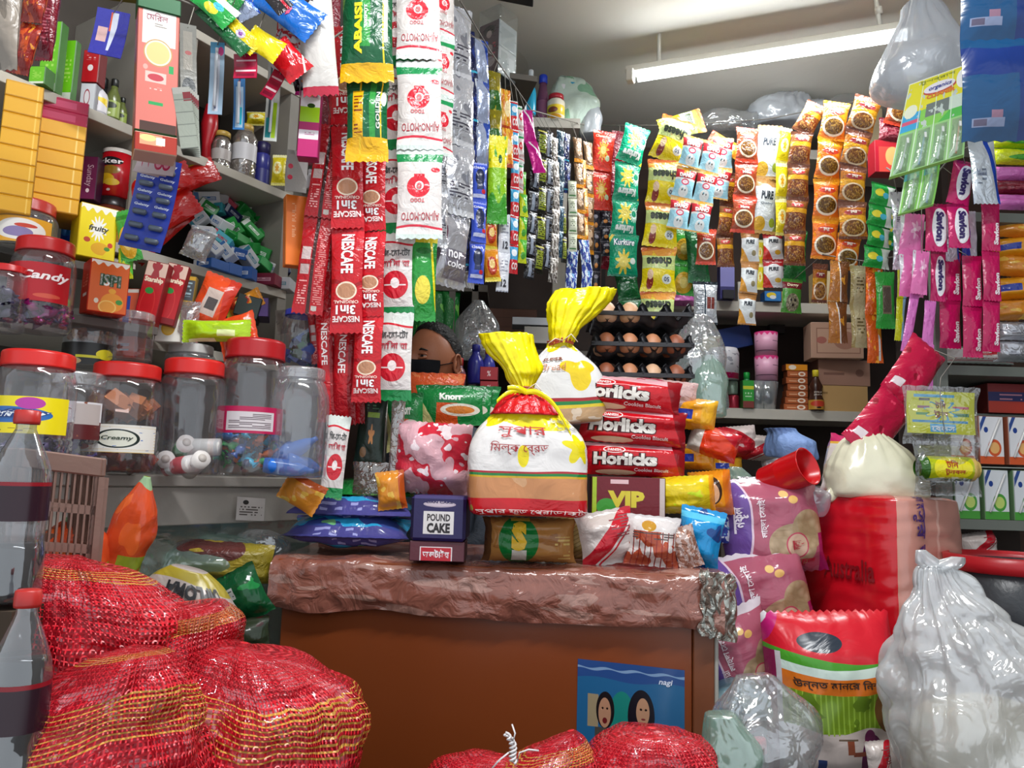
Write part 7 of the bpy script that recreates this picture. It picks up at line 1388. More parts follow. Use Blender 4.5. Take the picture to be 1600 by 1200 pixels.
bottle('plum coloured bottle with tall blue cap', 847, 196, 19, 82, 2.95, '#6c3c5c', '#1c3fc8', '#8a5070', .7, caph=.16)
D['custard'] = dict(b='#e3dcc8', rough=.3, bump=0, L=[('r', 0, .3, 1, .75, '#e6c832'), ('e', .35, .5, .2, .14, '#7a3a1c'), ('e', .4, .18, .3, .12, '#e0a01c')])
canat_p = P(868, 193, 2.92); s = mpp(canat_p); root = emp('powder_jar', Matrix.Translation(canat_p)); tag(root, 'cream powder jar with yellow label and red lid on the white ledge', 'jar')
ob('body', lathe([(0, 0), (14*s, 0), (14*s, 34*s), (10*s, 38*s), (0, 38*s)], dm('custard'), 24, bands=[(.0001, 34*s, dm('custard'))]), root); ob('lid', lathe([(11*s, 38*s), (12*s, 38.5*s), (12*s, 45*s), (0, 45*s)], mat('lid red', '#b02030', rough=.3), 20), root)
bottle('pale bottle with white cap behind the powder jar', 878, 192, 14, 62, 2.98, '#c9d0d4', '#eceef0', None, .8)
bottle('turquoise capped bottle at the corner', 892, 192, 20, 64, 3.0, '#3aa08c', '#1c9cc8', None, .8)
mb = MB(); mb.box((0, 0, -.02), (.2, .12, .04), mb.slot(bw)); o = ob('white_ledge', mb.mesh()); o.matrix_basis = at(P(866, 195, 2.95), 0); tag(o, 'short white ledge carrying the plum bottle and the powder jar', 'shelf')
D['balegreen'] = dict(n='bale green', b='#c9dccf', rough=.25, bump=.7, bs=14, L=[('b', 3, .55, '#8fbf9f'), ('t', .2, .7, .7, .85, '#5a6a64', 14, 6)])
bagobj('white and green plastic bale piled at the corner under the ceiling', 897, 216, 3.05, 66, 98, dm('balegreen'), 22, n=4, nse=.03, rings=[(0, 0, .8, .8), (.1, 0, 1, 1), (.5, 0, 1, 1), (.8, -.1, .9, .9), (.95, -.2, .6, .6), (1, -.2, .3, .3)])
bagobj('white wrapped roll hanging over the corner beside the bale', 922, 214, 3.0, 26, 66, whitebag, 23, nse=.02)
# goods on the back shelf, lower tier
D['pinkcups'] = dict(b='#e6a8c4', rough=.3, bump=0, L=[('w', .9, .05, 40, 0, '#d8357c', 1), ('t', .05, .15, .95, .25, '#5a2c48', 16, 12), ('t', .05, .58, .95, .64, '#5a2c48', 20, 12)])
p = P(1198, 638, 3.4); p.z = zL_; s = mpp(p)
for k in range(2): put('paper_cup_sleeve', lathe([(0, 0), (17*s, 0), (18*s, 38*s), (0, 38*s)], dm('pinkcups'), 24, bands=[(.0001, 38*s, dm('pinkcups'))]), Matrix.Translation(p+Vector((0, 0, (46+38.5*k)*s))), ('lower', 'upper')[k]+' pink cup sleeve in the tall stack on the back shelf', 'cup', 'pink cups')
for k in range(2): put('plastic_cup', lathe([(0, 0), (12*s, 0), (17*s, 44*s), (16*s, 44*s), (11*s, 1*s)], film('cup clear', '#cfd6da', .45, .2, .08, .1), 20), Matrix.Translation(p+Vector(((-15+16*k)*s, 0, 0))), ('outer', 'inner')[k]+' clear plastic cup stack under the pink cups', 'cup', 'clear cup stacks')
D['orbox'] = dict(b='#a8562c', rough=.4, bump=0, L=[('e', .72, .5, .18, .4, '#e6d8c8'), ('e', .72, .5, .1, .2, '#b8683c'), ('t', .1, .3, .5, .7, '#e0a880', 3, 8)]); D['orbox2'] = dict(b='#d88a1c', rough=.4, bump=0, L=[('e', .3, .5, .18, .4, '#e6d8c8')])
for k in range(7): bk_box(('lowest', 'second lowest', 'third lowest', 'middle', 'third highest', 'second highest', 'topmost')[k]+' small rust carton in the stack beside the pink cups', 1216+(2 if k % 2 else 0)-(4 if k < 2 else 0), 1250, 0, 10.2, 3.4, 'orbox2' if k == 6 else 'orbox', '#6c3418', z=zL_+k*10.4*s, dp=.05, group='small rust cartons')
D['kraft'] = dict(b='#b08a74', rough=.6, bump=0, L=[('r', .1, .12, .95, .85, '#8a6250'), ('r', .12, .15, .93, .82, '#b58f78'), ('e', .65, .5, .22, .26, '#9c6c58'), ('h', 1, 3, 0, '#b58f78') if False else ('e', .2, .5, .1, .1, '#a05c50')]); D['kraft2'] = dict(b='#9c7462', rough=.6, bump=0, L=[('e', .8, .5, .08, .15, '#7a5446'), ('t', .1, .3, .5, .6, '#7a5446', 5, 8)]); D['tan'] = dict(b='#b8925c', rough=.6, bump=0, L=[('t', .05, .6, .3, .8, '#8a6a3c', 6, 9)])
zz = zL_
bk_box('tan carton lowest of the three behind the brown bottle', 1254, 1334, 0, 40, 3.42, 'tan', '#8a6a44', z=zz); bk_box('brownish pink carton in the middle of the stack behind the bottle', 1258, 1338, 0, 40, 3.42, 'kraft2', '#6e4c40', z=zz+40.3*s); bk_box('top kraft carton with a framed print, on the stack behind the bottle', 1252, 1330, 0, 56, 3.38, 'kraft', '#c9a890', z=zz+80.8*s, yaw=-6, topm='#c9ac98')
D['honey'] = dict(b='#b8862c', rough=.35, bump=0, L=[('e', .5, .6, .35, .3, '#c03a24'), ('e', .5, .2, .1, .1, '#2c1c14')])
bottle('brown syrup bottle with yellow cap and label before the cartons', 1281, 640, 24, 64, 0, '#3a1c10', '#d8c42c', 'honey', .4, p=Vector((P(1281, 640, 3.32).x, 3.36, zL_)), lz=(.02, .3), prof=[(0, 0), (1, 0), (1, .3), (.8, .42), (.8, .6), (.9, .7), (.4, .95), (.35, 1)], texts=[('SYRUP', .3, .5, .7, .55, '#c8b8a8'), ('pure', .3, .42, .7, .47, '#c8b8a8')])
D['greenjuice'] = dict(b='#2c9a34', rough=.35, bump=0, L=[('r', 0, .68, 1, .8, '#c8cc2c'), ('r', 0, 0, 1, .25, '#7a3028'), ('t', .2, .4, .8, .6, '#bfe0b8', 8, 7)])
bk_box('green drink carton with a lime stripe on the back shelf', 1154, 1172, 0, 44, 3.36, 'greenjuice', '#145a1c', z=zL_, dp=.04); bottle('small green bottle behind the green drink carton', 1167, 640, 12, 60, 0, '#2c8a4c', '#1c9a3c', None, .8, p=Vector((P(1167, 640, 3.45).x, 3.45, zL_)))
D['tubp'] = dict(b='#d8d6da', rough=.3, bump=0, L=[('r', 0, 0, 1, .22, '#c8145c'), ('b', 6, .6, '#9c9ca4')])
p = P(1128, 590, 3.3); s = mpp(p)
for k, (x, y) in enumerate(((1124, 640), (1146, 640), (1122, 617), (1144, 617))):
    q = P(x, y, 3.4); q.z = zL_+(0 if k < 2 else 23*s); mb = MB(); put('drink_can', lathe([(0, 0), (8*s, 0), (9*s, 2*s), (9*s, 20*s), (8*s, 22*s), (0, 22*s)], mat('can '+('r', 'g')[k // 2], ('#a8283c', '#8aa08c')[k // 2], rough=.25, metal=.4, bump=.1), 18), Matrix.Translation(q), ('red and silver can below, nearer the egg trays', 'red and silver can below, beside the green carton', 'green and silver can above, nearer the egg trays', 'green and silver can above, beside the green carton')[k], 'can', 'cans on the back shelf')
q = P(1130, 594, 3.38); q.z = zL_+46*s
put('white_tub', lathe([(0, 0), (24*s, 0), (25*s, 42*s), (22*s, 50*s), (0, 50*s)], dm('tubp'), 24, bands=[(.0001, 42*s, dm('tubp'))]), Matrix.Translation(q), 'white tub with magenta foot standing on the drink cans', 'tub')
fbox('dark blue box tilted at the back of the shelf over the white tub', 1140, 548, 62, 34, 3.5, '#17306a', '#0f1f48', 10, 14, dp=.12); fbox('pale yellow box beside the dark blue one', 1107, 552, 28, 24, 3.45, '#b8b088', '#8a8460', 0, 0, dp=.1)
bk_box('black diamond-edged box behind the pink cups', 1200, 1224, 508, 522, 3.55, '#14110f', '#14110f', dp=.05)
# upper tier of the back shelf
D['violetcan'] = dict(b='#8f8fd0', rough=.3, bump=0, L=[('r', 0, .0, 1, .35, '#3a3a70')])
bk_box('lavender tipped dark packet on the upper back shelf', 1121, 1144, 0, 56, 3.34, 'violetcan', '#3a3a6c', z=zU, dp=.05)
bk_box('white cracked box end beside the lavender packet', 1146, 1158, 0, 32, 3.4, '#c8c4bc', '#a8a49c', z=zU, dp=.08); bk_box('dark label box under the lavender packet', 1126, 1144, 0, 14, 3.32, '#1c1c22', '#1c1c22', z=zU, dp=.03)
bk_box('cream board box at the end of the upper back shelf', 1262, 1300, 0, 54, 3.42, '#d0bc94', '#b8a478', z=zU, dp=.1)
D['bluey'] = dict(b='#2a7ac0', rough=.35, bump=0, L=[('e', .4, .6, .3, .3, '#e6c81c'), ('e', .5, .4, .2, .2, '#e8e8e8')])
bk_box('blue and yellow tin on the upper back shelf', 1186, 1212, 0, 16, 3.36, 'bluey', '#17508a', z=zU, dp=.06); bk_box('dull yellow box beside the blue and yellow tin', 1212, 1228, 0, 20, 3.4, '#b8ac70', '#8a8050', z=zU, dp=.05)
stk('lilac grey pouch lying at the near end of the upper shelf', 1064, 478, 44, 24, 3.3, 'pink_slim', 0, 0, seed=520, name='pouch', cat='pouch')
# top of the back shelf: crumpled white bags, cartons
for i, (lb, x, y, w, h, m_) in enumerate((('bluish crumpled bag on top of the back shelf', 1130, 226, 110, 50, clearbag), ('white bag bulging over the back cord, tallest', 1216, 206, 90, 62, whitebag), ('flat white bag behind the brown snack strip', 1265, 200, 70, 44, whitebag), ('clear bag beside the cream carton', 1320, 190, 60, 46, clearbag))):
    bagobj(lb, x, y, 3.25, w, h, m_, 30+i, nse=.03, pl=.15, top=(.15, .5))
bk_box('cream carton high on the back shelf by the big white bag', 1326, 1372, 130, 228, 3.42, '#d8c49c', '#b8a47c', z=zT_, dp=.1)
D['pasta'] = dict(b='#d8453c', rough=.35, bump=0, L=[('r', 0, .0, .12, 1, '#b0142c'), ('e', .6, .5, .25, .3, '#e0a868'), ('r', 0, .8, 1, 1, '#b0202c')])
bk_box('coral box with a pale picture behind the toothbrush card', 1362, 1408, 222, 274, 2.75, 'pasta', '#a01424', dp=.06, name='hanging_carton')
strip('wine red packet peeping above the coral box', [(1394, 185), (1392, 224)], 40, 1, 'maroon_foil', 2.72, seed=521)
bagobj('big white carrier bag sagging from the ceiling end of the tube lamp', 1462, 150, 2.15, 116, 150, whitebag, 41, nse=.05, ns=5, pl=.2, roll=24, dp=.35, rings=[(0, -.1, .4, .5), (.15, 0, .9, .9), (.4, .05, 1, 1), (.7, .3, .7, .8), (1, .75, .3, .5)], name='hanging_white_bag')
# below the back shelf: blue cloth bag and dim clutter
bagobj('light blue cloth bag with open mouth under the back shelf', 1236, 716, 2.7, 72, 46, mat('blue cloth', '#7f9cd0', rough=.7, bump=.5, bs=30), 42, nse=.02, pl=.12, top=(.55, -.4))
for i, (x, y, w, h, d) in enumerate(((1150, 716, 70, 50, 'mrnoodle'), (1186, 720, 60, 40, 'whitered'), (1222, 740, 60, 30, 'silver_plain'), (1135, 742, 50, 30, 'oriobis'))):
    stk(('dim pinkish bundle under the back shelf', 'dim white bundle under the back shelf', 'silver bundle beneath the blue cloth bag', 'yellowish bundle low under the back shelf')[i], x, y, w, h, 2.95, d, 0, (6, -4, 8, 0)[i], seed=530+i, name='goods_bundle', cat='bundle')
# plinth that carries the bundles and sacks
mb = MB(); a_, b_ = P(1120, 745, 2.6), P(1330, 745, 2.6); mb.box(((a_.x+b_.x)/2, 2.86, (a_.z-.02)/2), (b_.x-a_.x, .62, a_.z-.02), mb.slot(gm2)); o = ob('low_cabinet', mb.mesh()); tag(o, 'dim low cabinet under the back shelf, hidden behind the sacks', 'cabinet')
# ================================================================ shelf by the post, with its cartons
YR = 2.3
ru = emp('metal_shelf_unit', Matrix.Translation((P(1484, 700, YR).x, YR, 0))); tag(ru, 'grey green metal shelf unit with drink cartons beyond the red sack', 'shelf unit')
gg = mat('grey green paint', '#6f746c', rough=.5, var=.3); RX = ru.location.x; xe = P(1690, 700, YR).x
def rb_(name, x0, x1, y0, y1, z0, z1, m=gg): mb = MB(); mb.box(((x0+x1)/2-RX, (y0+y1)/2, (z0+z1)/2), (x1-x0, y1-y0, z1-z0), mb.slot(m), bev=.001); return ob(name, mb.mesh(), ru)
xp = P(1472, 800, YR).x; xq = P(1490, 800, YR).x
rb_('post', xp, xq, 0, .03, 0, P(1480, 330, YR).z)
zr = [P(1540, y, YR).z for y in (812, 572, 332, 724)]
rb_('shelf_board', xq, xe, 0, .3, zr[0]-.03, zr[0]); rb_('shelf_board', xq, xe, 0, .3, zr[1]-.03, zr[1]); rb_('shelf_board', xq, xe, 0, .3, zr[2]-.03, zr[2])
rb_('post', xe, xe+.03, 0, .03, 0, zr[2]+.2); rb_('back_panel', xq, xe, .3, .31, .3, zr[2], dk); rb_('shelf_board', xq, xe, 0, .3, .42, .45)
def jc(c1): return [('h', -1, -.0, -.22, '#dfe2e8') if False else ('r', 0, 0, 1, .16, c1), ('e', .62, .34, .28, .18, c1), ('e', .62, .34, .2, .12, '#e6b06c' if c1 == '#d0582c' else '#c0d470'), ('h', -1.2, 1, .62, '#2c4a8c'), ('h', -1.2, 1, .8, '#e3e4e8'), ('e', .28, .72, .09, .06, '#1c3f8c'), ('r', .0, .16, .04, 1, '#b8b8bc')]
D['juiceo'] = dict(b='#dcdde0', rough=.35, bump=0, L=jc('#d0582c')); D['juiceg'] = dict(b='#d8dce0', rough=.35, bump=0, L=jc('#4a9c3c'))
s = mpp(P(1540, 760, YR))
for row, (d, sd, zz_, nm) in enumerate((('juiceg', '#5a7a54', zr[0], 'lime'), ('juiceo', '#8a4a34', zr[0]+86*s, 'orange'))):
    for k in range(4):
        x = 1511+k*46-(4 if row else 0); p = Vector((P(x, 760, YR).x, YR+.03, zz_)); root = emp('juice_carton', at(p, 6)); tag(root, ('first', 'second', 'third', 'fourth')[k]+f' white {nm} juice carton from the post, with slanting straw', 'carton', nm+' juice cartons')
        ob('body', cuboid(42*s, .05, (78 if row == 0 else 76)*s, d, sd, sd), root); mb = MB(); mb.tube([(-14*s, -.03, 12*s), (14*s, -.03, 72*s)], .0026, mb.slot(mat('straw white', '#ecebe8', rough=.3)), 8); ob('straw', mb.mesh(), root)
mb = MB(); mb.box((0, 0, 0), (200*s, .12, .003), mb.slot(mat('tray card', '#9aa098', rough=.5))); o = ob('card_divider', mb.mesh()); o.matrix_basis = Matrix.Translation(Vector((P(1590, 740, YR).x, YR+.06, zr[0]+81.5*s))); tag(o, 'thin card laid between the lime and orange juice cartons', 'card')
bk_box('red box with navy stripe in the dark shelf above the juice cartons', 1500, 1588, 0, 44, YR+.12, dict(n='redband', b='#b0301c', rough=.4, bump=0, L=[('r', 0, .4, 1, .72, '#1c1c58'), ('t', .2, .45, .6, .65, '#b87a8c', 5, 14), ('r', 0, .72, 1, 1, '#7a1418')]) if False else 'redband_', '#5a1410', z=zr[0]+165*s, dp=.1) if False else None
D['redband'] = dict(b='#b0301c', rough=.4, bump=0, L=[('r', 0, .4, 1, .72, '#1c1c58'), ('t', .2, .45, .6, .65, '#b87a8c', 5, 14), ('r', 0, .72, 1, 1, '#7a1418')])
bk_box('red box with navy stripe standing on a board above the juice cartons', 1500, 1588, 0, 46, YR+.14, 'redband', '#5a1410', z=zr[0]+172*s, dp=.1)
rb_('shelf_board', xq, xe, .1, .3, zr[0]+164*s, zr[0]+171*s)
for i, (lb, x, y, w, h, d) in enumerate((('grey white folded bag on the metal shelf, upper', 1592, 532, 70, 30, 'silver_plain'), ('grey white folded bag beneath it', 1590, 566, 76, 34, 'silver_plain'), ('pale pink pack lying on the metal shelf behind the soap strips', 1530, 568, 110, 26, 'ajino'), ('yellow brown pack on the metal shelf', 1566, 530, 50, 40, 'orangebag'))): stk(lb, x, y, w, h, YR+.06+.02*i, d, 0, 0, seed=540+i, name='goods_pack', cat='pack')
yp = [('golden pack, highest of the heap beside the soap strips', 1590, 372, 70, 30), ('amber pack second in the heap beside the soap strips', 1590, 402, 74, 32), ('orange tipped yellow pack in the heap', 1596, 434, 76, 34), ('yellow pack bulging at the heap front', 1590, 468, 80, 36), ('brown yellow pack at the heap foot', 1580, 500, 70, 32)]
for i, (lb, x, y, w, h) in enumerate(yp): stk(lb, x, y, w, h, YR+.04, 'amberpk%d' % (i % 2) if False else ('orangebag', 'oriobis')[i % 2], -10, (-6, 5, -8, 4, 3)[i], seed=550+i, name='yellow_pack', cat='pack', group='yellow packs beside the soap strips')
for i, (lb, x, y, w, h, d) in enumerate((('lime yellow pack high at the picture edge', 1590, 232, 80, 22, 'yg'), ('yellow green pack under it with pale fruit', 1594, 258, 84, 26, 'yg'), ('lilac folded pack in the upper heap', 1592, 282, 84, 22, 'pink_slim'), ('mauve folded pack below the lilac one', 1592, 304, 80, 22, 'maroon_foil'), ('dusky mauve pack lowest of the upper heap', 1590, 328, 80, 24, 'pink_slim'))): stk(lb, x, y, w, h, YR+.05, d, 0, 0, seed=560+i, name='folded_pack', cat='pack', group='folded packs at the top of the metal shelf')
# crayon card in clear bag, sweet roll bag
D['crayons'] = dict(b='#cdd018', rough=.3, bump=0, L=[('r', .18, .78, .34, .84, '#3a3240'), ('r', .16, .6, .34, .66, '#8c3c6c'), ('r', .14, .44, .34, .50, '#2c8a3c'), ('r', .08, .26, .9, .32, '#2a8ac0'), ('r', .68, .6, .92, .66, '#c0305c'), ('r', .68, .42, .92, .5, '#2c7a4c'), ('S', .52, .55, .26, '#3aa0c8', 9), ('S', .5, .55, .22, '#dfe05c', 9), ('r', .34, .04, .72, .24, '#4aa8d8'), ('r', .1, .86, .7, .93, '#4aa8d8')], T=[('টিন', .42, .6, .58, .78, '#8a2c24', 0, .02), ('টুন', .40, .38, .62, .56, '#8a2c24', 0, .02), ('েবলস', .36, .06, .7, .22, '#eef4f8', 0, .02)])
root, W, H, fn = hangcard('yellow card printed with crayons and a blue blossom, in a clear bag', 1470, 612, 102, 66, 1.75, 'crayons', roll=-1, yaw=-4, name='hanging_crayon_card')
p = P(1472, 600, 1.74); s = mpp(p)
D['bagclear2'] = dict(n='bag clear soft', b='#cfd0d2', film=1, cover=.07, gloss=.09)
o = ob('clear_bag', pillow(118*s, 92*s, .03, 'bagclear2', 570, True, wr=1.2), root); o.location = (0, -.0, .012)
p = P(1478, 690, 1.75); s = mpp(p); root = emp('hanging_sweet_bag', at(p, 0, 0)); tag(root, 'clear bag holding a green and yellow sweet roll, under the crayon card', 'bag')
D['rollgy'] = dict(b='#a8b414', rough=.2, bump=.3, L=[('e', .5, .5, .32, .35, '#e0d41c'), ('r', 0, 0, .12, 1, '#2c5a14'), ('r', 0, 0, 1, .2, '#3c6a1c'), ('h', 1, 0, .85, '#c8a85c')], T=[('টিন', .38, .52, .58, .72, '#a8301c', 0, .02), ('টুনবল', .36, .32, .7, .5, '#a8301c', 0, .02)])
ob('clear_bag', pillow(106*s, 84*s, .04, 'bagclear2', 571, True, wr=1.4), root)
mb = MB(); R9 = 19*s; q = dm('rollgy'); s_ = mb.slot(q)
def rf(u, v, o=0): r_ = R9*(1 if .06 < u < .94 else .7)+o; th = -PI/2-PI/2*0+(v-.5)*PI; return ((u-.5)*92*s, math.sin(th)*0-r_*math.cos((v-.5)*PI), -42*s+r_*math.sin((v-.5)*PI))
mb.grid(rf, 24, 16, s_); mb.grid(lambda u, v: Vector((rf(u, v)[0], -rf(u, v)[1], rf(u, v)[2])), 24, 16, s_); add_texts(mb, lambda u, v, o: rf(u, v, .0012), D['rollgy']['T']); ob('sweet_roll', mb.mesh(), root)
cord('thin wire holding the crayon card from the post', [P(1492, 560, 1.9), P(1470, 590, 1.8), P(1468, 606, 1.75)], .001)
for o_ in list(bpy.data.objects):
    if o_.name.startswith('hanging_crayon_card') or o_.name.startswith('hanging_sweet_bag'): tie(o_, o_.matrix_basis.translation)
# magenta foil pouch drooping toward the sugar bag
strip('long magenta foil pouch drooping from the soap strips to the sugar bag', [(1452, 540), (1430, 590), (1382, 650), (1344, 700)], 66, 2, dict(n='magenta pouch', b='#b3123c', rough=.18, metal=.1, bump=.6, bs=16, L=[('r', .1, .1, .35, .2, '#d8c8cc'), ('b', 2.2, .6, '#8c0c28'), ('b', 4, .66, '#d83a5c')]), 2.0, 1.85, seed=580, t=.06, crimp=.03)
# ================================================================ sacks and bags beyond the chest
D['redsack'] = dict(n='red sack', b='#c0101e', rough=.2, bump=.25, bs=10, L=[('b', 2.2, .66, '#a80d18'), ('f', .30, .8, .13, .13, '#96101a', '#c0101e', 9), ('e', .32, .25, .07, .07, '#960f18'), ('r', .74, -1, 1.30, 2, '#c58a7c'), ('r', .98, 0, 1.0, 1, '#d6a89a')])
def rp(s): return s
p = P(1376, 1014, 1.92); s = mpp(p); W, H = 100*s, 240*s
m_ = mat('red sack print', '#c0101e', D['redsack']['L'], .2, bump=.3, bs=9, coat=.3)
rings = [(0, 0, 0, W*.72, W*.62, 4, 0), (H*.05, 0, 0, W*.9, W*.82, 5, 0), (H*.25, 0, 0, W*1.0, W*.95, 5, 0), (H*.6, 0, 0, W*1.0, W*.95, 5, 0), (H*.92, 0, 0, W*.98, W*.9, 5, 0), (H*.985, 0, 0, W*.9, W*.82, 4, 0), (H, 0, 0, W*.6, W*.5, 3, 0)]
def wr_(me, amp=.0022, fr=160):
    for v in me.vertices:
        q = v.co; k = amp*(math.sin(q.z*fr+4*nz(q.x*9, q.y*9, q.z*3))*(.5+nz(q.x*6, q.y*6, q.z*9)))
        d = Vector((q.x, q.y, 0)); d = d.normalized() if d.length > .01 else d; v.co = q+d*k
    return me
me = loft(rings, m_, 120, 14, nse=.008, ns=6, seed=3, texts=[('Australia', .42, .44, .66, .50, '#7a0c14', 0, .02), ('িচকন মসুর ডাল ২৫ েকিজ', .80, .14, .89, .88, '#43286c', 3, .02)])
put('lentil_sack', wr_(me), at(p, -58), 'big red sack with a salmon side of purple upright writing, under the white sugar bag', 'sack')
# plinth under the sacks
mb = MB(); a_, b_ = P(1120, 1100, 1.7), P(1600, 1100, 1.7); zpl = P(1376, 1014, 1.92).z-.006
mb.box(((P(1285, 900, 1.9).x+P(1480, 900, 1.9).x)/2, 1.98, zpl/2), (.42, .42, zpl), mb.slot(mat('crate wood', '#4a3526', rough=.8, var=.5)), bev=.004); o = ob('wooden_crate', mb.mesh()); tag(o, 'dark wooden crate under the big red sack, hidden by the rice sack', 'crate')
# sugar bag, label bag, red mug
sug = mat('sugar in film', '#d6d2b8', rough=.22, bump=.25, bs=12, coat=.6)
p = P(1366, 782, 1.88); s = mpp(p)
rings = [(0, -.012, 0, 60*s, 40*s, 3, 0), (10*s, -.0, 0, 72*s, 52*s, 3, 0), (45*s, 0, 0, 70*s, 56*s, 2.6, .02), (80*s, -6*s, 0, 50*s, 42*s, 2.2, .05), (104*s, -14*s, 0, 22*s, 20*s, 2, .12), (116*s, -20*s, 0, 5*s, 5*s, 2, .1), (126*s, -24*s, 0, 13*s, 7*s, 2, .2)]
root = emp('sugar_bag', at(p, -6, -4)); tag(root, 'plump clear bag of white sugar tied at its top, resting on the red sack', 'sugar bag')
ob('bag_body', loft(rings, sug, 72, 8, nse=.008, ns=14, seed=5), root)
mb = MB(); mb.tube([(-64*s, -.015, 4*s), (-80*s, -.02, -10*s), (-84*s, -.02, -14*s)], [12*s, 4*s, 1*s], mb.slot(sug), 10); ob('bag_corner', mb.mesh(), root)
mb = MB(); m2 = mb.slot(mat('white string', '#dcd8d8'))
for k in range(3): mb.tube([(-20*s+7*s*math.cos(a), 7*s*math.sin(a), 116*s+k*2*s) for a in [2*PI*i/14 for i in range(15)]], .0014, m2, 5)
mb.tube([(-20*s, -7*s, 116*s), (-34*s, -14*s, 124*s), (-44*s, -10*s, 112*s)], .0012, m2, 5); mb.tube([(-20*s, -7*s, 116*s), (-26*s, -18*s, 100*s), (-14*s, -16*s, 88*s)], .0012, m2, 5); ob('string_tie', mb.mesh(), root)
D['labelbag'] = dict(b='#cfc6c2', rough=.2, bump=.4, bs=16, L=[('w', .8, .04, 4, 1, '#b8245c', 1), ('w', .78, .04, 4, 1, '#d8a83c', 1), ('w', .82, .04, 4, 1, '#b8245c', 1), ('t', .2, .3, .75, .62, '#6c5a66', 9, 10)])
p = P(1318, 776, 1.93); s = mpp(p); put('label_bag', pillow(88*s, 92*s, .09, 'labelbag', 601, False, crimp=.0, wr=.8), at(p, 10, -14), 'white bag with magenta top edge and small writing behind the sugar bag', 'bag')
p = P(1196, 748, 1.86); s = mpp(p); R9 = 28*s; L9 = 78*s; redp = mat('red mug', '#c20c14', rough=.25)
mb = MB(); s_ = mb.slot(redp)
pr = [(0, 0), (R9*.82, 0), (R9*.86, .003), (R9*.9, L9*.4), (R9*.93, L9*.42), (R9*.95, L9*.46), (R9*1.0, L9*.97), (R9*1.05, L9), (R9*.98, L9*.995), (R9*.9, L9*.5), (R9*.8, .006), (0, .006)]
lathe(pr, redp, 36, mb=mb); o = ob('red_mug', mb.mesh()); o.matrix_basis = Matrix.Translation(p+Vector((0, 0, -.01))) @ Matrix.Rotation(math.radians(-52), 4, 'Z') @ Matrix.Rotation(math.radians(70), 4, 'Y') @ Matrix.Rotation(0, 4, 'Z'); tag(o, 'red plastic mug lying open end out beside the sugar bag', 'mug')
# vermicelli bags
def semai(n, word=0): return dict(n='vermicelli %d' % n, b='#a8586c', rough=.16, bump=.5, bs=14, L=[('b', 1.6, .6, '#b0687a'), ('w', .94, .02, 5, 0, '#cfc4cc', 1), ('e', -.12, .62, .38, .75, '#d8c0d0'), ('e', -.12, .62, .36, .72, '#6a4c94'), ('f', .62, .3, .25, .22, '#c2a98a', '#a08a6c', 12), ('f', .8, .45, .18, .2, '#b8a080', '#9c8462', 12), ('e', .66, .3, .12, .13, '#b8485c'), ('e', .66, .3, .105, .115, '#c9a890'), ('e', .58, .82, .045, .035, '#e6c07c'), ('e', .66, .76, .05, .04, '#e0b468'), ('r', .9, .0, 1, .4, '#9c2060')],
    T=[('বনফুল', .08, .45, .22, .72, '#e9e0ee', 1, .03), ('লাচ্ছা েসমাই', .30, .40, .40, .78, '#efe2e8', 1, .02), ('লাচ্ছা', .6, .26, .73, .35, '#a81c34', 1, .03), ('বনফুল', .5, .08, .84, .16, '#a81c34', 0, .03)] if word == 0 else [('Banoful', .02, .10, .16, .44, '#e9e0ee', 1, .02, .2), ('Lachcha Shemai', .22, .04, .30, .5, '#efe2e8', 1, .0), ('লাচ্ছা েসমাই', .30, .48, .40, .9, '#efe2e8', 1, .02), ('লাচ্ছা', .6, .26, .73, .35, '#a81c34', 1, .03), ('বনফুল', .5, .12, .84, .2, '#a81c34', 0, .03)])
D['semai0'] = semai(0); D['semai1'] = semai(1, 1)
for i, (lb, x, y, w, h, Y, d, ro, yw) in enumerate((('lowest purple and rose vermicelli bag, beside the chest edge strip', 1176, 1092, 150, 140, 1.72, 'semai1', 24, 4), ('middle vermicelli bag of noodles, pressed against the red sack', 1206, 1010, 168, 150, 1.80, 'semai1', 14, 2), ('upper vermicelli bag under a milky wrap, below the red mug', 1212, 896, 166, 150, 1.84, 'semai0', 6, 0))):
    p = P(x, y, Y); s = mpp(p); put('vermicelli_bag', pillow(w*s, h*s, .13, d, 610+i, False, crimp=.02, wr=.8, nu=24, nv=26), at(p, yw, ro), lb, 'vermicelli bag', 'vermicelli bags')
bagobj('milky plastic wrap draped over the upper vermicelli bag', 1208, 806, 1.88, 150, 62, film('milky wrap', '#cfc8d6', .5, .14, .1, .5, 14), 43, nse=.02, pl=.1, dp=.3, top=(.35, -.3))
mb = MB(); z0_ = P(1176, 1094, 1.72).z-.01; mb.box(((P(1112, 1000, 1.75).x+P(1285, 1000, 1.75).x)/2, 1.86, z0_/2), (.24, .3, z0_), mb.slot(mat('crate wood', '#4a3526'))); o = ob('wooden_crate', mb.mesh()); tag(o, 'dark crate under the vermicelli bags, hidden by clear plastic', 'crate')
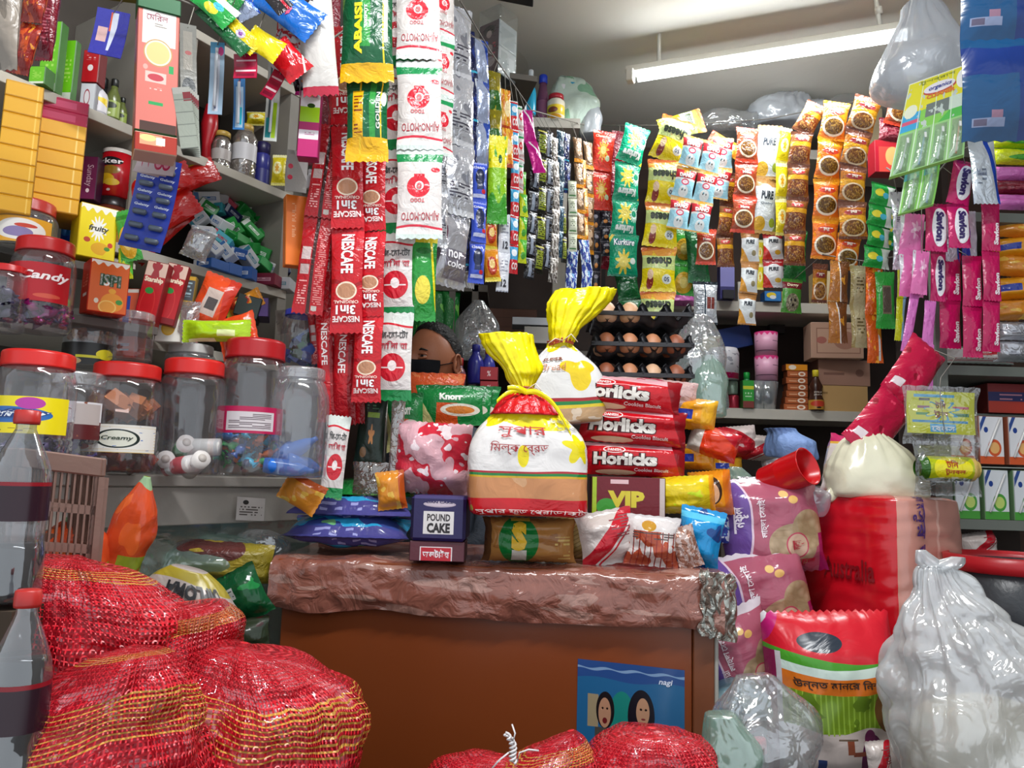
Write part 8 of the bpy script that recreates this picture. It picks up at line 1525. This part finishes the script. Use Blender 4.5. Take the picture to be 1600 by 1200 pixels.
# rice sack with printed field
D['ricesack'] = dict(n='rice sack', b='#c9b8b4', rough=.25, bump=.4, bs=12, L=[
  ('r', 0, 0, 1, .40, '#b8a8a4'), ('r', .0, .37, 1, .66, '#6f8f1e'), ('s', 26, .3, '#8fb03a', 'u'), ('b', 6, .55, '#5c7a18'), ('w', .38, .02, 12, 0, '#c4b6b0', -1), ('e', .9, .5, .2, .16, '#6c4a24'), ('e', .92, .38, .1, .07, '#4a3a5a'), ('e', .92, .38, .06, .04, '#c8b8b0'),
  ('e', .68, .21, .10, .15, '#5c1c48'), ('e', .66, .34, .045, .05, '#6a2450'), ('r', .52, .25, .66, .275, '#7a4030'), ('r', .48, .26, .53, .34, '#8a4a34'), ('r', .42, .335, .56, .345, '#6c5a4a'), ('e', .44, .08, .09, .07, '#8a6a4c'), ('e', .3, .08, .07, .06, '#c0742c'), ('r', .28, .16, .34, .22, '#2c3c6c'),
  ('w', .62, -.04, 3.3, 0, '#d8701c', 1), ('w', .72, -.05, 3.3, 0, '#cfe0d6', 1), ('w', .77, -.05, 3.3, 0, '#4a9a2c', 1) , ('w', .80, -.05, 3.3, -.6, '#c81c2c', 1), ('e', .36, .86, .16, .05, '#2c3440'), ('h', -1, .75, .62, '#b8206c'), ('h', -1, .75, .70, '#cfc8cc'), ('h', -1, .75, .75, '#b8186a'), ('r', 0, 0, .07, .8, '#8c2450'), ('r', .05, 0, .08, .8, '#cfc8cc')],
  T=[('উন্নত মানের িনশ্চয়তায়', .14, .605, .98, .67, '#2c2018', 0, .02)])
p = P(1306, 1224, 1.62); s = mpp(p); put('rice_sack', pillow(200*s, 262*s, .20, 'ricesack', 620, False, crimp=.0, wr=.5, nu=36, nv=36, waist=.0), at(p, -4, 3), 'printed rice sack with green field, orange band and purple woman, below the red sack', 'sack')
# white carrier with cream goods, lower corner
p = P(1546, 1296, 1.30); s = mpp(p)
root = emp('white_carrier_bag', at(p, 0)); tag(root, 'large white see-through carrier bag with knotted top at the picture corner, cream goods inside', 'bag')
rings = [(0, 0, 0, 90*s, 70*s, 3, 0), (20*s, 0, 0, 112*s, 90*s, 3, 0), (130*s, .0, 0, 122*s, 100*s, 2.6, .02), (230*s, -10*s, 0, 112*s, 88*s, 2.4, .05), (300*s, -36*s, 0, 76*s, 60*s, 2.2, .09), (350*s, -56*s, 0, 52*s, 34*s, 2, .14), (392*s, -66*s, 0, 36*s, 22*s, 2, .2), (400*s, -70*s, 0, 14*s, 10*s, 2, .2)]
ob('bag_body', loft(rings, film('carrier film', '#e8eaec', .58, .13, .18, 1, 14, glow=.4), 110, 9, nse=.03, ns=9, seed=8, fine=.022), root)
ob('cream_goods', loft([(.006, 0, 0, 80*s, 60*s, 3, 0), (30*s, 0, 0, 100*s, 80*s, 3, 0), (120*s, 0, 0, 106*s, 84*s, 2.6, 0), (180*s, -6*s, 0, 86*s, 60*s, 2.2, 0), (200*s, -6*s, 0, 30*s, 20*s, 2, 0)], mat('cream goods', '#c9bfa2', rough=.6, bump=.2), 48, 6, nse=.01, ns=12, seed=2), root)
mb = MB(); cf_ = film('carrier film', '#d6dae0'); m2 = mb.slot(cf_)
for k, (dx, dz, tx) in enumerate(((-24, 26, -10), (36, 18, 24))): loft([(388*s, -68*s, 0, 12*s, 8*s, 2, .15), (396*s+dz*.4*s, (-68+dx*.5)*s, 0, 20*s, 9*s, 2, .2), (400*s+dz*s, (-68+dx)*s, 0, 8*s, 4*s, 2, .2)], cf_, 36, 5, nse=.008, ns=20, seed=k, mb=mb)
ob('knot_ears', mb.mesh(), root)
# dark bucket behind it
p = P(1592, 1030, 1.72); s = mpp(p); root = emp('bucket', at(p, 0)); tag(root, 'dark grey bucket with a red rim behind the white carrier bag', 'bucket')
ob('body', lathe([(0, 0), (74*s, 0), (94*s, 150*s), (90*s, 150*s), (70*s, .01), (0, .01)], mat('bucket grey', '#34363a', rough=.35, bump=.1), 48), root); ob('rim', lathe([(93*s, 134*s), (98*s, 136*s), (100*s, 158*s), (92*s, 160*s), (90*s, 150*s)], mat('bucket rim', '#b01822', rough=.35), 48), root)
mb = MB(); zb_ = p.z-.004; mb.box((p.x, p.y, zb_/2), (.2, .2, zb_), mb.slot(mat('crate wood', '#4a3526'))); o = ob('wooden_crate', mb.mesh()); tag(o, 'dark crate under the grey bucket, hidden by the white carrier bag', 'crate')
stk('white and pink packet lying above the bucket on the metal shelf edge', 1530, 872, 60, 40, 2.34, 'whitered', 0, 10, seed=630, name='goods_pack', cat='pack')
# clear and green plastic at the chest's foot
bagobj('large clear plastic bag bulging beside the chest foot', 1196, 1240, 1.42, 156, 172, clearbag, 51, nse=.03, pl=.1, top=(.4, -.2), dp=.35, ns=8)
bagobj('pale green plastic bag in front of the clear one, beside the chest foot', 1140, 1240, 1.36, 90, 118, milky, 52, nse=.02, pl=.08, top=(.4, -.3))
bagobj('pale blue plastic bag squeezed between chest and vermicelli bags', 1150, 1110, 1.60, 84, 44, film('milky blue', '#a8d8e4', .5, .16, .1, .5, 16), 53, nse=.02, pl=.1, top=(.4, .3))
p = P(1188, 1176, 1.52); s = mpp(p); put('screw_top', lathe([(0, 0), (11*s, 0), (11*s, 20*s), (9*s, 22*s), (0, 22*s)], mat('cap red', '#c81824', rough=.3), 20), at(p, 0, 6), 'red bottle cap seen through the clear plastic bag', 'cap')
p = P(1378, 1224, 1.45); s = mpp(p); put('small_packet', pillow(40*s, 64*s, .03, 'whitered', 631, False), at(p, 0, 6), 'small white and red packet at the foot of the rice sack', 'packet')
# ================================================================ near side: net sacks, crate, cola bottles
def netmat(name, red, yellow_bands, nu_, nv_):
    m, nt, out = _new(name); g = G(nt)
    def thread(c, n, d): return g.m('LESS_THAN', g.m('FRACT', g.m('MULTIPLY', c, n)), d)
    wob = g.tex('ShaderNodeTexNoise', 6.).outputs[0]; u = g.m('MULTIPLY_ADD', wob, .05, g.u); v = g.m('MULTIPLY_ADD', wob, .04, g.v)
    dens = g.tex('ShaderNodeTexNoise', 2.6).outputs[0]; dd = g.m('MULTIPLY_ADD', dens, .9, -.08)
    yb = None
    for a, b in yellow_bands:
        f = g.m('MULTIPLY', g.m('GREATER_THAN', v, a), g.m('LESS_THAN', v, b)); yb = f if yb is None else g.m('MAXIMUM', yb, f)
    if yb is None: yb = g.m('MULTIPLY', u, 0)
    tu = thread(u, nu_, dd); tv = thread(v, nv_, g.m('MULTIPLY', dd, .95)); a_ = g.m('MAXIMUM', tu, tv)
    sp = g.m('GREATER_THAN', g.tex('ShaderNodeTexNoise', 90.).outputs[0], .7)
    c = g.mix(sp, lin(red), lin('#e08a90')); c = g.mix(g.m('MULTIPLY', yb, tv), c, lin('#d89a3c'))
    p = nt.nodes.new('ShaderNodeBsdfPrincipled'); g.L.new(c, p.inputs['Base Color']); p.inputs['Roughness'].default_value = .33; p.inputs['Coat Weight'].default_value = .3
    bp = nt.nodes.new('ShaderNodeBump'); bp.inputs['Strength'].default_value = .7; bp.inputs['Distance'].default_value = .004
    hh = g.m('MAXIMUM', g.m('SINE', g.m('MULTIPLY', u, nu_*PI)), g.m('SINE', g.m('MULTIPLY', v, nv_*PI))); g.L.new(hh, bp.inputs['Height']); g.L.new(bp.outputs[0], p.inputs['Normal'])
    t = nt.nodes.new('ShaderNodeBsdfTransparent'); x = nt.nodes.new('ShaderNodeMixShader'); g.L.new(a_, x.inputs[0]); g.L.new(t.outputs[0], x.inputs[1]); g.L.new(p.outputs[0], x.inputs[2]); g.L.new(x.outputs[0], out.inputs[0])
    return m
inner = mat('red inner bag', '#b81226', [('b', 9, .58, '#d88088')], .28, bump=1., bs=30, coat=.4)
def net(label, px, pyb, Y, w, h, bands, seed, yaw=0, roll=0, lean=0, dp=.7, nu_=70, nv_=56, rings=None, amp=.035, extras=None):
    p = P(px, pyb, Y); s = mpp(p); W, H = w*s/2, h*s
    R = rings or [(0, 0, .7), (.06, 0, .9), (.35, 0, 1.0), (.6, 0, 1.0), (.8, .1, .85), (.92, .25, .55), (1, .35, .02)]
    def mk(k, m, sg, sb):
        rr = [(z*H*(1 if k == 0 else .985), (cx*lean)*W, 0, a*W-k, a*W*dp-k, 2.3, .015+.05*max(0, z-.5)) for z, cx, a in R]
        me = loft(rr, m, sg, sb, nse=amp, ns=7, seed=seed, fine=.018); return me
    M = at(p, yaw, roll); root = emp('net_sack', M); tag(root, label, 'net sack', 'red net sacks')
    ob('net', mk(0, netmat('red net %d' % seed, '#d8182a', bands, nu_, nv_), 150, 18), root); ob('filling', mk(.009, inner, 90, 14), root)
    return root, p, s, W, H
net('red net sack rising highest beside the crate, yellow threads at its shoulder', 118, 1130, 1.02, 262, 262, [(.74, .84)], 1, roll=-4, rings=[(0, 0, .8), (.1, 0, .95), (.4, 0, 1.0), (.65, -.05, .95), (.82, -.15, .78), (.94, -.25, .5), (1, -.3, .02)], lean=1)
net('red net sack with yellow bands lying lowest beside the cola bottles', 150, 1290, .88, 330, 262, [(.40, .58), (.8, .86)], 2, roll=8, rings=[(0, 0, .8), (.1, 0, .95), (.4, 0, 1.0), (.65, .1, .9), (.85, .25, .6), (.96, .4, .3), (1, .45, .02)], lean=1)
net('broad red net sack with a fan of yellow threads before the wooden chest', 376, 1290, 1.0, 300, 272, [(.42, .60)], 3, roll=-8, rings=[(0, 0, .8), (.1, 0, .95), (.4, 0, 1.0), (.68, -.05, .92), (.86, -.2, .66), (.95, -.3, .4), (1, -.35, .02)], lean=1)
r9, p9, s9, W9, H9 = net('red net bundle knotted between the other near sacks', 268, 1120, 1.04, 160, 170, [(.62, .8)], 4, roll=10, lean=1, amp=.045)
mb = MB(); s_ = mb.slot(mat('yellow thread', '#d08c2c', rough=.4)); rnd = random.Random(3)
for k in range(26):
    x, y = rnd.uniform(-.6, .9)*30*s9, rnd.uniform(-20, 20)*s9; a0 = rnd.uniform(0, 6.28)
    mb.tube([(x, -W9*.62-.004, H9*.62+y), (x+8*s9*math.cos(a0), -W9*.66-.01, H9*.62+y+6*s9*math.sin(a0)), (x+20*s9*math.cos(a0+.7), -W9*.64-.006, H9*.62+y+14*s9*math.sin(a0+.9))], .0009, s_, 4)
ob('frayed_thread', mb.mesh(), r9)
net('small red net sack leaning on the chest below the poster', 1022, 1275, 1.12, 184, 132, [(.35, .5)], 5, roll=2, rings=[(0, 0, .85), (.1, 0, .97), (.5, 0, 1.0), (.75, 0, .93), (.9, 0, .7), (1, 0, .02)], nu_=54, nv_=44, amp=.02)
net('small red net sack with yellow band beside the one under the poster', 868, 1280, 1.10, 176, 126, [(.55, .75)], 6, roll=14, rings=[(0, 0, .85), (.1, 0, .97), (.5, 0, 1.0), (.75, .2, .7), (.92, .45, .36), (1, .6, .02)], lean=1, nu_=54, nv_=44, amp=.025)
r9, p9, s9, W9, H9 = net('flat end of a red net sack with a twisted white string', 770, 1290, 1.12, 170, 104, [], 7, roll=-4, nu_=54, nv_=44, amp=.02)
mb = MB(); s_ = mb.slot(mat('white string', '#dcd8d8'))
tw = [P(790, 1146, 1.06), P(796, 1160, 1.05), P(802, 1180, 1.05), P(808, 1192, 1.05)]
for ph in (0, PI): mb.tube([tw[0].lerp(tw[-1], t)+Vector((.004*math.sin(t*22+ph)+.004*math.sin(t*5), .004*math.cos(t*22+ph), 0)) for t in [i/30 for i in range(31)]], .0016, s_, 6)
mb.tube([P(800, 1132, 1.06), P(805, 1146, 1.05), P(801, 1158, 1.05)], .0012, s_, 5); mb.tube([P(808, 1190, 1.05), P(812, 1176, 1.05), P(826, 1171, 1.05), P(842, 1173, 1.05)], .0012, s_, 5); mb.tube([P(795, 1176, 1.05), P(780, 1188, 1.05), P(766, 1204, 1.05)], .0012, s_, 5)
o = ob('twisted_string', mb.mesh()); o.parent = None; tag(o, 'twisted white string on the flat end of the red net sack', 'string')
# low platform that carries the near sacks
mb = MB(); zp = min(P(402, 1290, 1.0).z, P(150, 1290, .88).z, P(870, 1285, 1.1).z, P(1022, 1275, 1.12).z)-.004
mb.box((-.28, .92, zp/2), (1.2, .48, zp), mb.slot(mat('platform wood', '#40301f', rough=.8, var=.5)), bev=.005); o = ob('low_platform', mb.mesh()); tag(o, 'dark wooden platform at the shop front under the net sacks', 'platform')
# plastic crate with slots
crm = mat('crate plastic', '#7a5c50', rough=.45, bump=.1, bs=30)
ca, cb_, cc_ = P(36, 700, 1.02), P(160, 716, 1.08), P(14, 700, 1.14)
root = emp('plastic_crate', Matrix.Translation(ca)); tag(root, 'dusty brown plastic crate with rows of slots in front of the glass counter', 'crate')
def wall_(name, A, B, h, nc, nr, lipd=.010):
    A, B = A-ca, B-ca; d = B-A; L = d.length; ex = d.normalized(); ey = Vector((0, 0, 1)).cross(ex).normalized(); mb = MB(); s_ = mb.slot(crm)
    M = Matrix((ex, ey, Vector((0, 0, 1)))).transposed().to_4x4(); M.translation = A
    rows = [(-.026, 0)]; ch_ = (h-.03)/nr
    mb.box((L/2, 0, -.013), (L, .012, .026), s_, M=M, bev=.002); mb.box((L/2, 0, -h+.01), (L, .010, .03), s_, M=M)
    for r in range(nr):
        z1 = -.026-r*ch_; z0 = z1-ch_; mb.box((L/2, 0, z0+.006), (L, .008, .012), s_, M=M)
        for c in range(nc+1): mb.box((L*c/nc, 0, (z0+z1)/2), (L/nc*.32 if 0 < c < nc else .02, .008, ch_), s_, M=M)
    ob(name, mb.mesh(), root)
wall_('side_panel', ca, cb_, .24, 12, 4); wall_('side_panel', cb_, cb_+(cc_-ca), .24, 10, 4); wall_('side_panel', ca+(cc_-ca), cb_+(cc_-ca), .24, 12, 4); wall_('side_panel', ca, cc_, .24, 10, 4)
mb = MB(); q = (ca+cb_+cc_+(cb_+cc_-ca))/4-ca; mb.box((q.x, q.y, -.235), ((cb_-ca).length+.05, (cc_-ca).length*.7, .008), mb.slot(crm)); ob('floor_panel', mb.mesh(), root)
crz = ca.z-.24
mb = MB(); mb.box((ca.x+.07, ca.y+.16, (crz-.004)/2), (.2, .2, crz-.004), mb.slot(mat('platform wood', '#40301f'))); o = ob('box_support', mb.mesh()); tag(o, 'dark box under the brown crate behind the net sacks', 'box')
D['fruitbag'] = dict(n='fruit bag', b='#c84a24', rough=.15, bump=.4, bs=14, L=[('r', .55, -1, 3, .35, '#8a9a2c'), ('b', 1.6, .55, '#d8602c'), ('w', .86, .03, 5, 0, '#8fae84', 1), ('w', .2, .05, 5, 0, '#7a8a24', -1)])
bagobj('clear bag of orange and green goods squeezed between crate and counter', 184, 898, 1.28, 60, 156, dm('fruitbag'), 61, nse=.012, pl=.04, roll=-12)
bagobj('orange goods bag inside the brown crate', 110, 896, 1.22, 110, 90, dm('fruitbag'), 62, nse=.02, pl=.04)
# cola bottles at the edge
def cola(label, px, pyb, Y, w, h, liq, seed, top=True):
    p = P(px, pyb, Y); s = mpp(p); R, H = w*s/2, h*s; root = emp('cola_bottle', Matrix.Translation(p)); tag(root, label, 'bottle', 'cola bottles at the picture edge')
    pr = [(0, 0), (.75, 0), (.95, .02), (1, .06), (1, .26), (.93, .32), (.93, .36), (1, .42), (1, .62), (.92, .70), (.7, .78), (.42, .87), (.33, .90), (.33, .93)]
    ob('body', lathe([(a*R, b*H) for a, b in pr], film('bottle clear', '#b8c0c8', .12, .16, .04, .05), 40), root)
    ob('liquid', lathe([(0, .003)]+[(a*R*.96, b*H) for a, b in pr[1:] if b <= liq]+[(R*(.9 if liq < .6 else .86), liq*H), (0, liq*H)], mat('cola', '#1c0a0c', rough=.1, coat=.5), 32), root)
    ob('cap', lathe([(.36*R, .925*H), (.42*R, .925*H), (.44*R, .94*H), (.42*R, .995*H), (.36*R, H), (0, H)], mat('cola cap', '#b32a26', rough=.35), 28), root)
    D['colalab'] = dict(b='#2c1420', rough=.25, bump=0, L=[('r', .55, .1, .8, .5, '#8c7c80'), ('t', .57, .15, .78, .45, '#4a3a40', 14, 12), ('r', 0, .9, 1, 1, '#8a1420')])
    mb = MB(); R2 = R*1.004; mb.grid(lambda u, v: (R2*math.cos(-PI+u*2*PI), R2*math.sin(-PI+u*2*PI), H*(.42+.2*v)), 36, 3, mb.slot(dm('colalab'))); ob('label', mb.mesh(), root)
cola('red-capped cola bottle half empty, the upper one at the edge', 12, 940, .92, 88, 300, .30, 1)
cola('dark cola bottle at the edge, lower and fuller, its neck red', 6, 1300, .80, 92, 370, .72, 2)
mb = MB(); q1 = P(12, 940, .92); mb.box((q1.x-.02, q1.y+.01, (q1.z+zp)/2-.003), (.09, .08, q1.z-zp-.006), mb.slot(mat('platform wood', '#40301f'))); o = ob('box_support', mb.mesh()); tag(o, 'dark box carrying the upper cola bottle', 'box')
# goods seen through the counter glass
D['diploma'] = dict(b='#b3a7a0', rough=.3, bump=.5, bs=14, L=[('w', .84, .05, 4, 0, '#a8982c', 1), ('r', .35, .55, .5, .75, '#5a4a8c'), ('w', .1, .04, 6, 0, '#3c343c', -1)], T=[('DIPLOMA', .52, .34, .98, .56, '#1c1c20', 2, .05), ('Instant Full Cream Milk', .5, .62, .98, .70, '#5a5a54', 2)])
z3 = P(260, 1010, 1.30).z
bagobj('white milk powder sack with black upside-down letters before the glass counter', 260, 1040, 1.26, 190, 150, dm(dict(n='dipl', b='#a89c96', rough=.3, bump=.5, bs=14, L=[('w', .80, .06, 4, 0, '#9c8c28', 1), ('r', .33, .5, .46, .68, '#4a3c8c')])), 63, nse=.014, pl=.02, dp=.3, roll=-10, texts=[('DIPLOMA', .40, .70, .86, .84, '#1c1c20', 2, .05)], name='milk_powder_sack', n=3)
lone('dark green packet with a barcode label before the counter glass', 'packet', 386, 975, 1.40, 100, 84, dict(n='green bar', b='#0c4a28', rough=.18, bump=.6, bs=16, L=[('r', .25, .5, .6, .72, '#a8a8a4'), ('t', .27, .52, .58, .7, '#4a4a48', 20, 9), ('b', 2.5, .62, '#1c7a3c')]), roll=30, seed=640, t=.05, wr=1.3, name='plastic_packet')
lone('crimson and black packet under the dark green one', 'packet', 372, 1030, 1.38, 110, 60, dict(n='crim', b='#9c1434', rough=.25, bump=.6, bs=16, L=[('h', 1, 1, 1.0, '#26301f'), ('b', 4, .62, '#3c1a18')]), roll=10, seed=641, t=.05, name='plastic_packet')
stk('yellow and maroon sack on the shelf behind the counter glass', 330, 905, 190, 60, 1.62, dict(n='ym', b='#8c7c24', rough=.35, bump=.5, L=[('e', .5, .8, .3, .3, '#5a2c28'), ('b', 3, .6, '#a89030')]), 0, -3, seed=642, name='goods_sack', cat='sack')
bagobj('grey green plastic heap on the shelf behind the counter glass', 300, 888, 1.66, 220, 56, milky, 64, nse=.03, pl=.08, dp=.3)
bagobj('pale blue plastic heap behind the counter glass near the chest', 400, 880, 1.70, 80, 50, clearbag, 65, nse=.03, pl=.1, dp=.3)
mb = MB(); q1 = P(260, 1040, 1.26); mb.box((q1.x-.02, q1.y+.06, (q1.z-.006)/2), (.2, .14, q1.z-.006), mb.slot(mat('platform wood', '#40301f'))); o = ob('box_support', mb.mesh()); tag(o, 'dark long box before the counter carrying the milk powder sack', 'box')
# paper notice on the counter fascia
q1, q2 = P(370, 776, YL(370, -.15)), P(414, 779, YL(414, -.15)); s = mpp(q1)
D['notice'] = dict(b='#c9c2bc', rough=.7, bump=.05, L=[('e', .3, .78, .1, .1, '#2a2622'), ('t', .1, .2, .9, .65, '#5a524c', 9, 16)])
mb = MB(); d_ = q2-q1
def nf(u, v): return Vector((0, 0, 0))+d_*u+Vector((0, 0, -1))*(1-v)*36*s+Vector(NL)*(.002+.001*math.sin(u*4))
mb.grid(nf, 6, 4, mb.slot(dm('notice'))); mb.grid(lambda u, v: Vector(nf(1-u, v))-Vector(NL)*.0008, 6, 4, mb.slot(dm('notice'))); o = ob('paper_notice', mb.mesh()); o.location = q1; tag(o, 'small creased paper notice pasted on the white counter edge', 'notice')
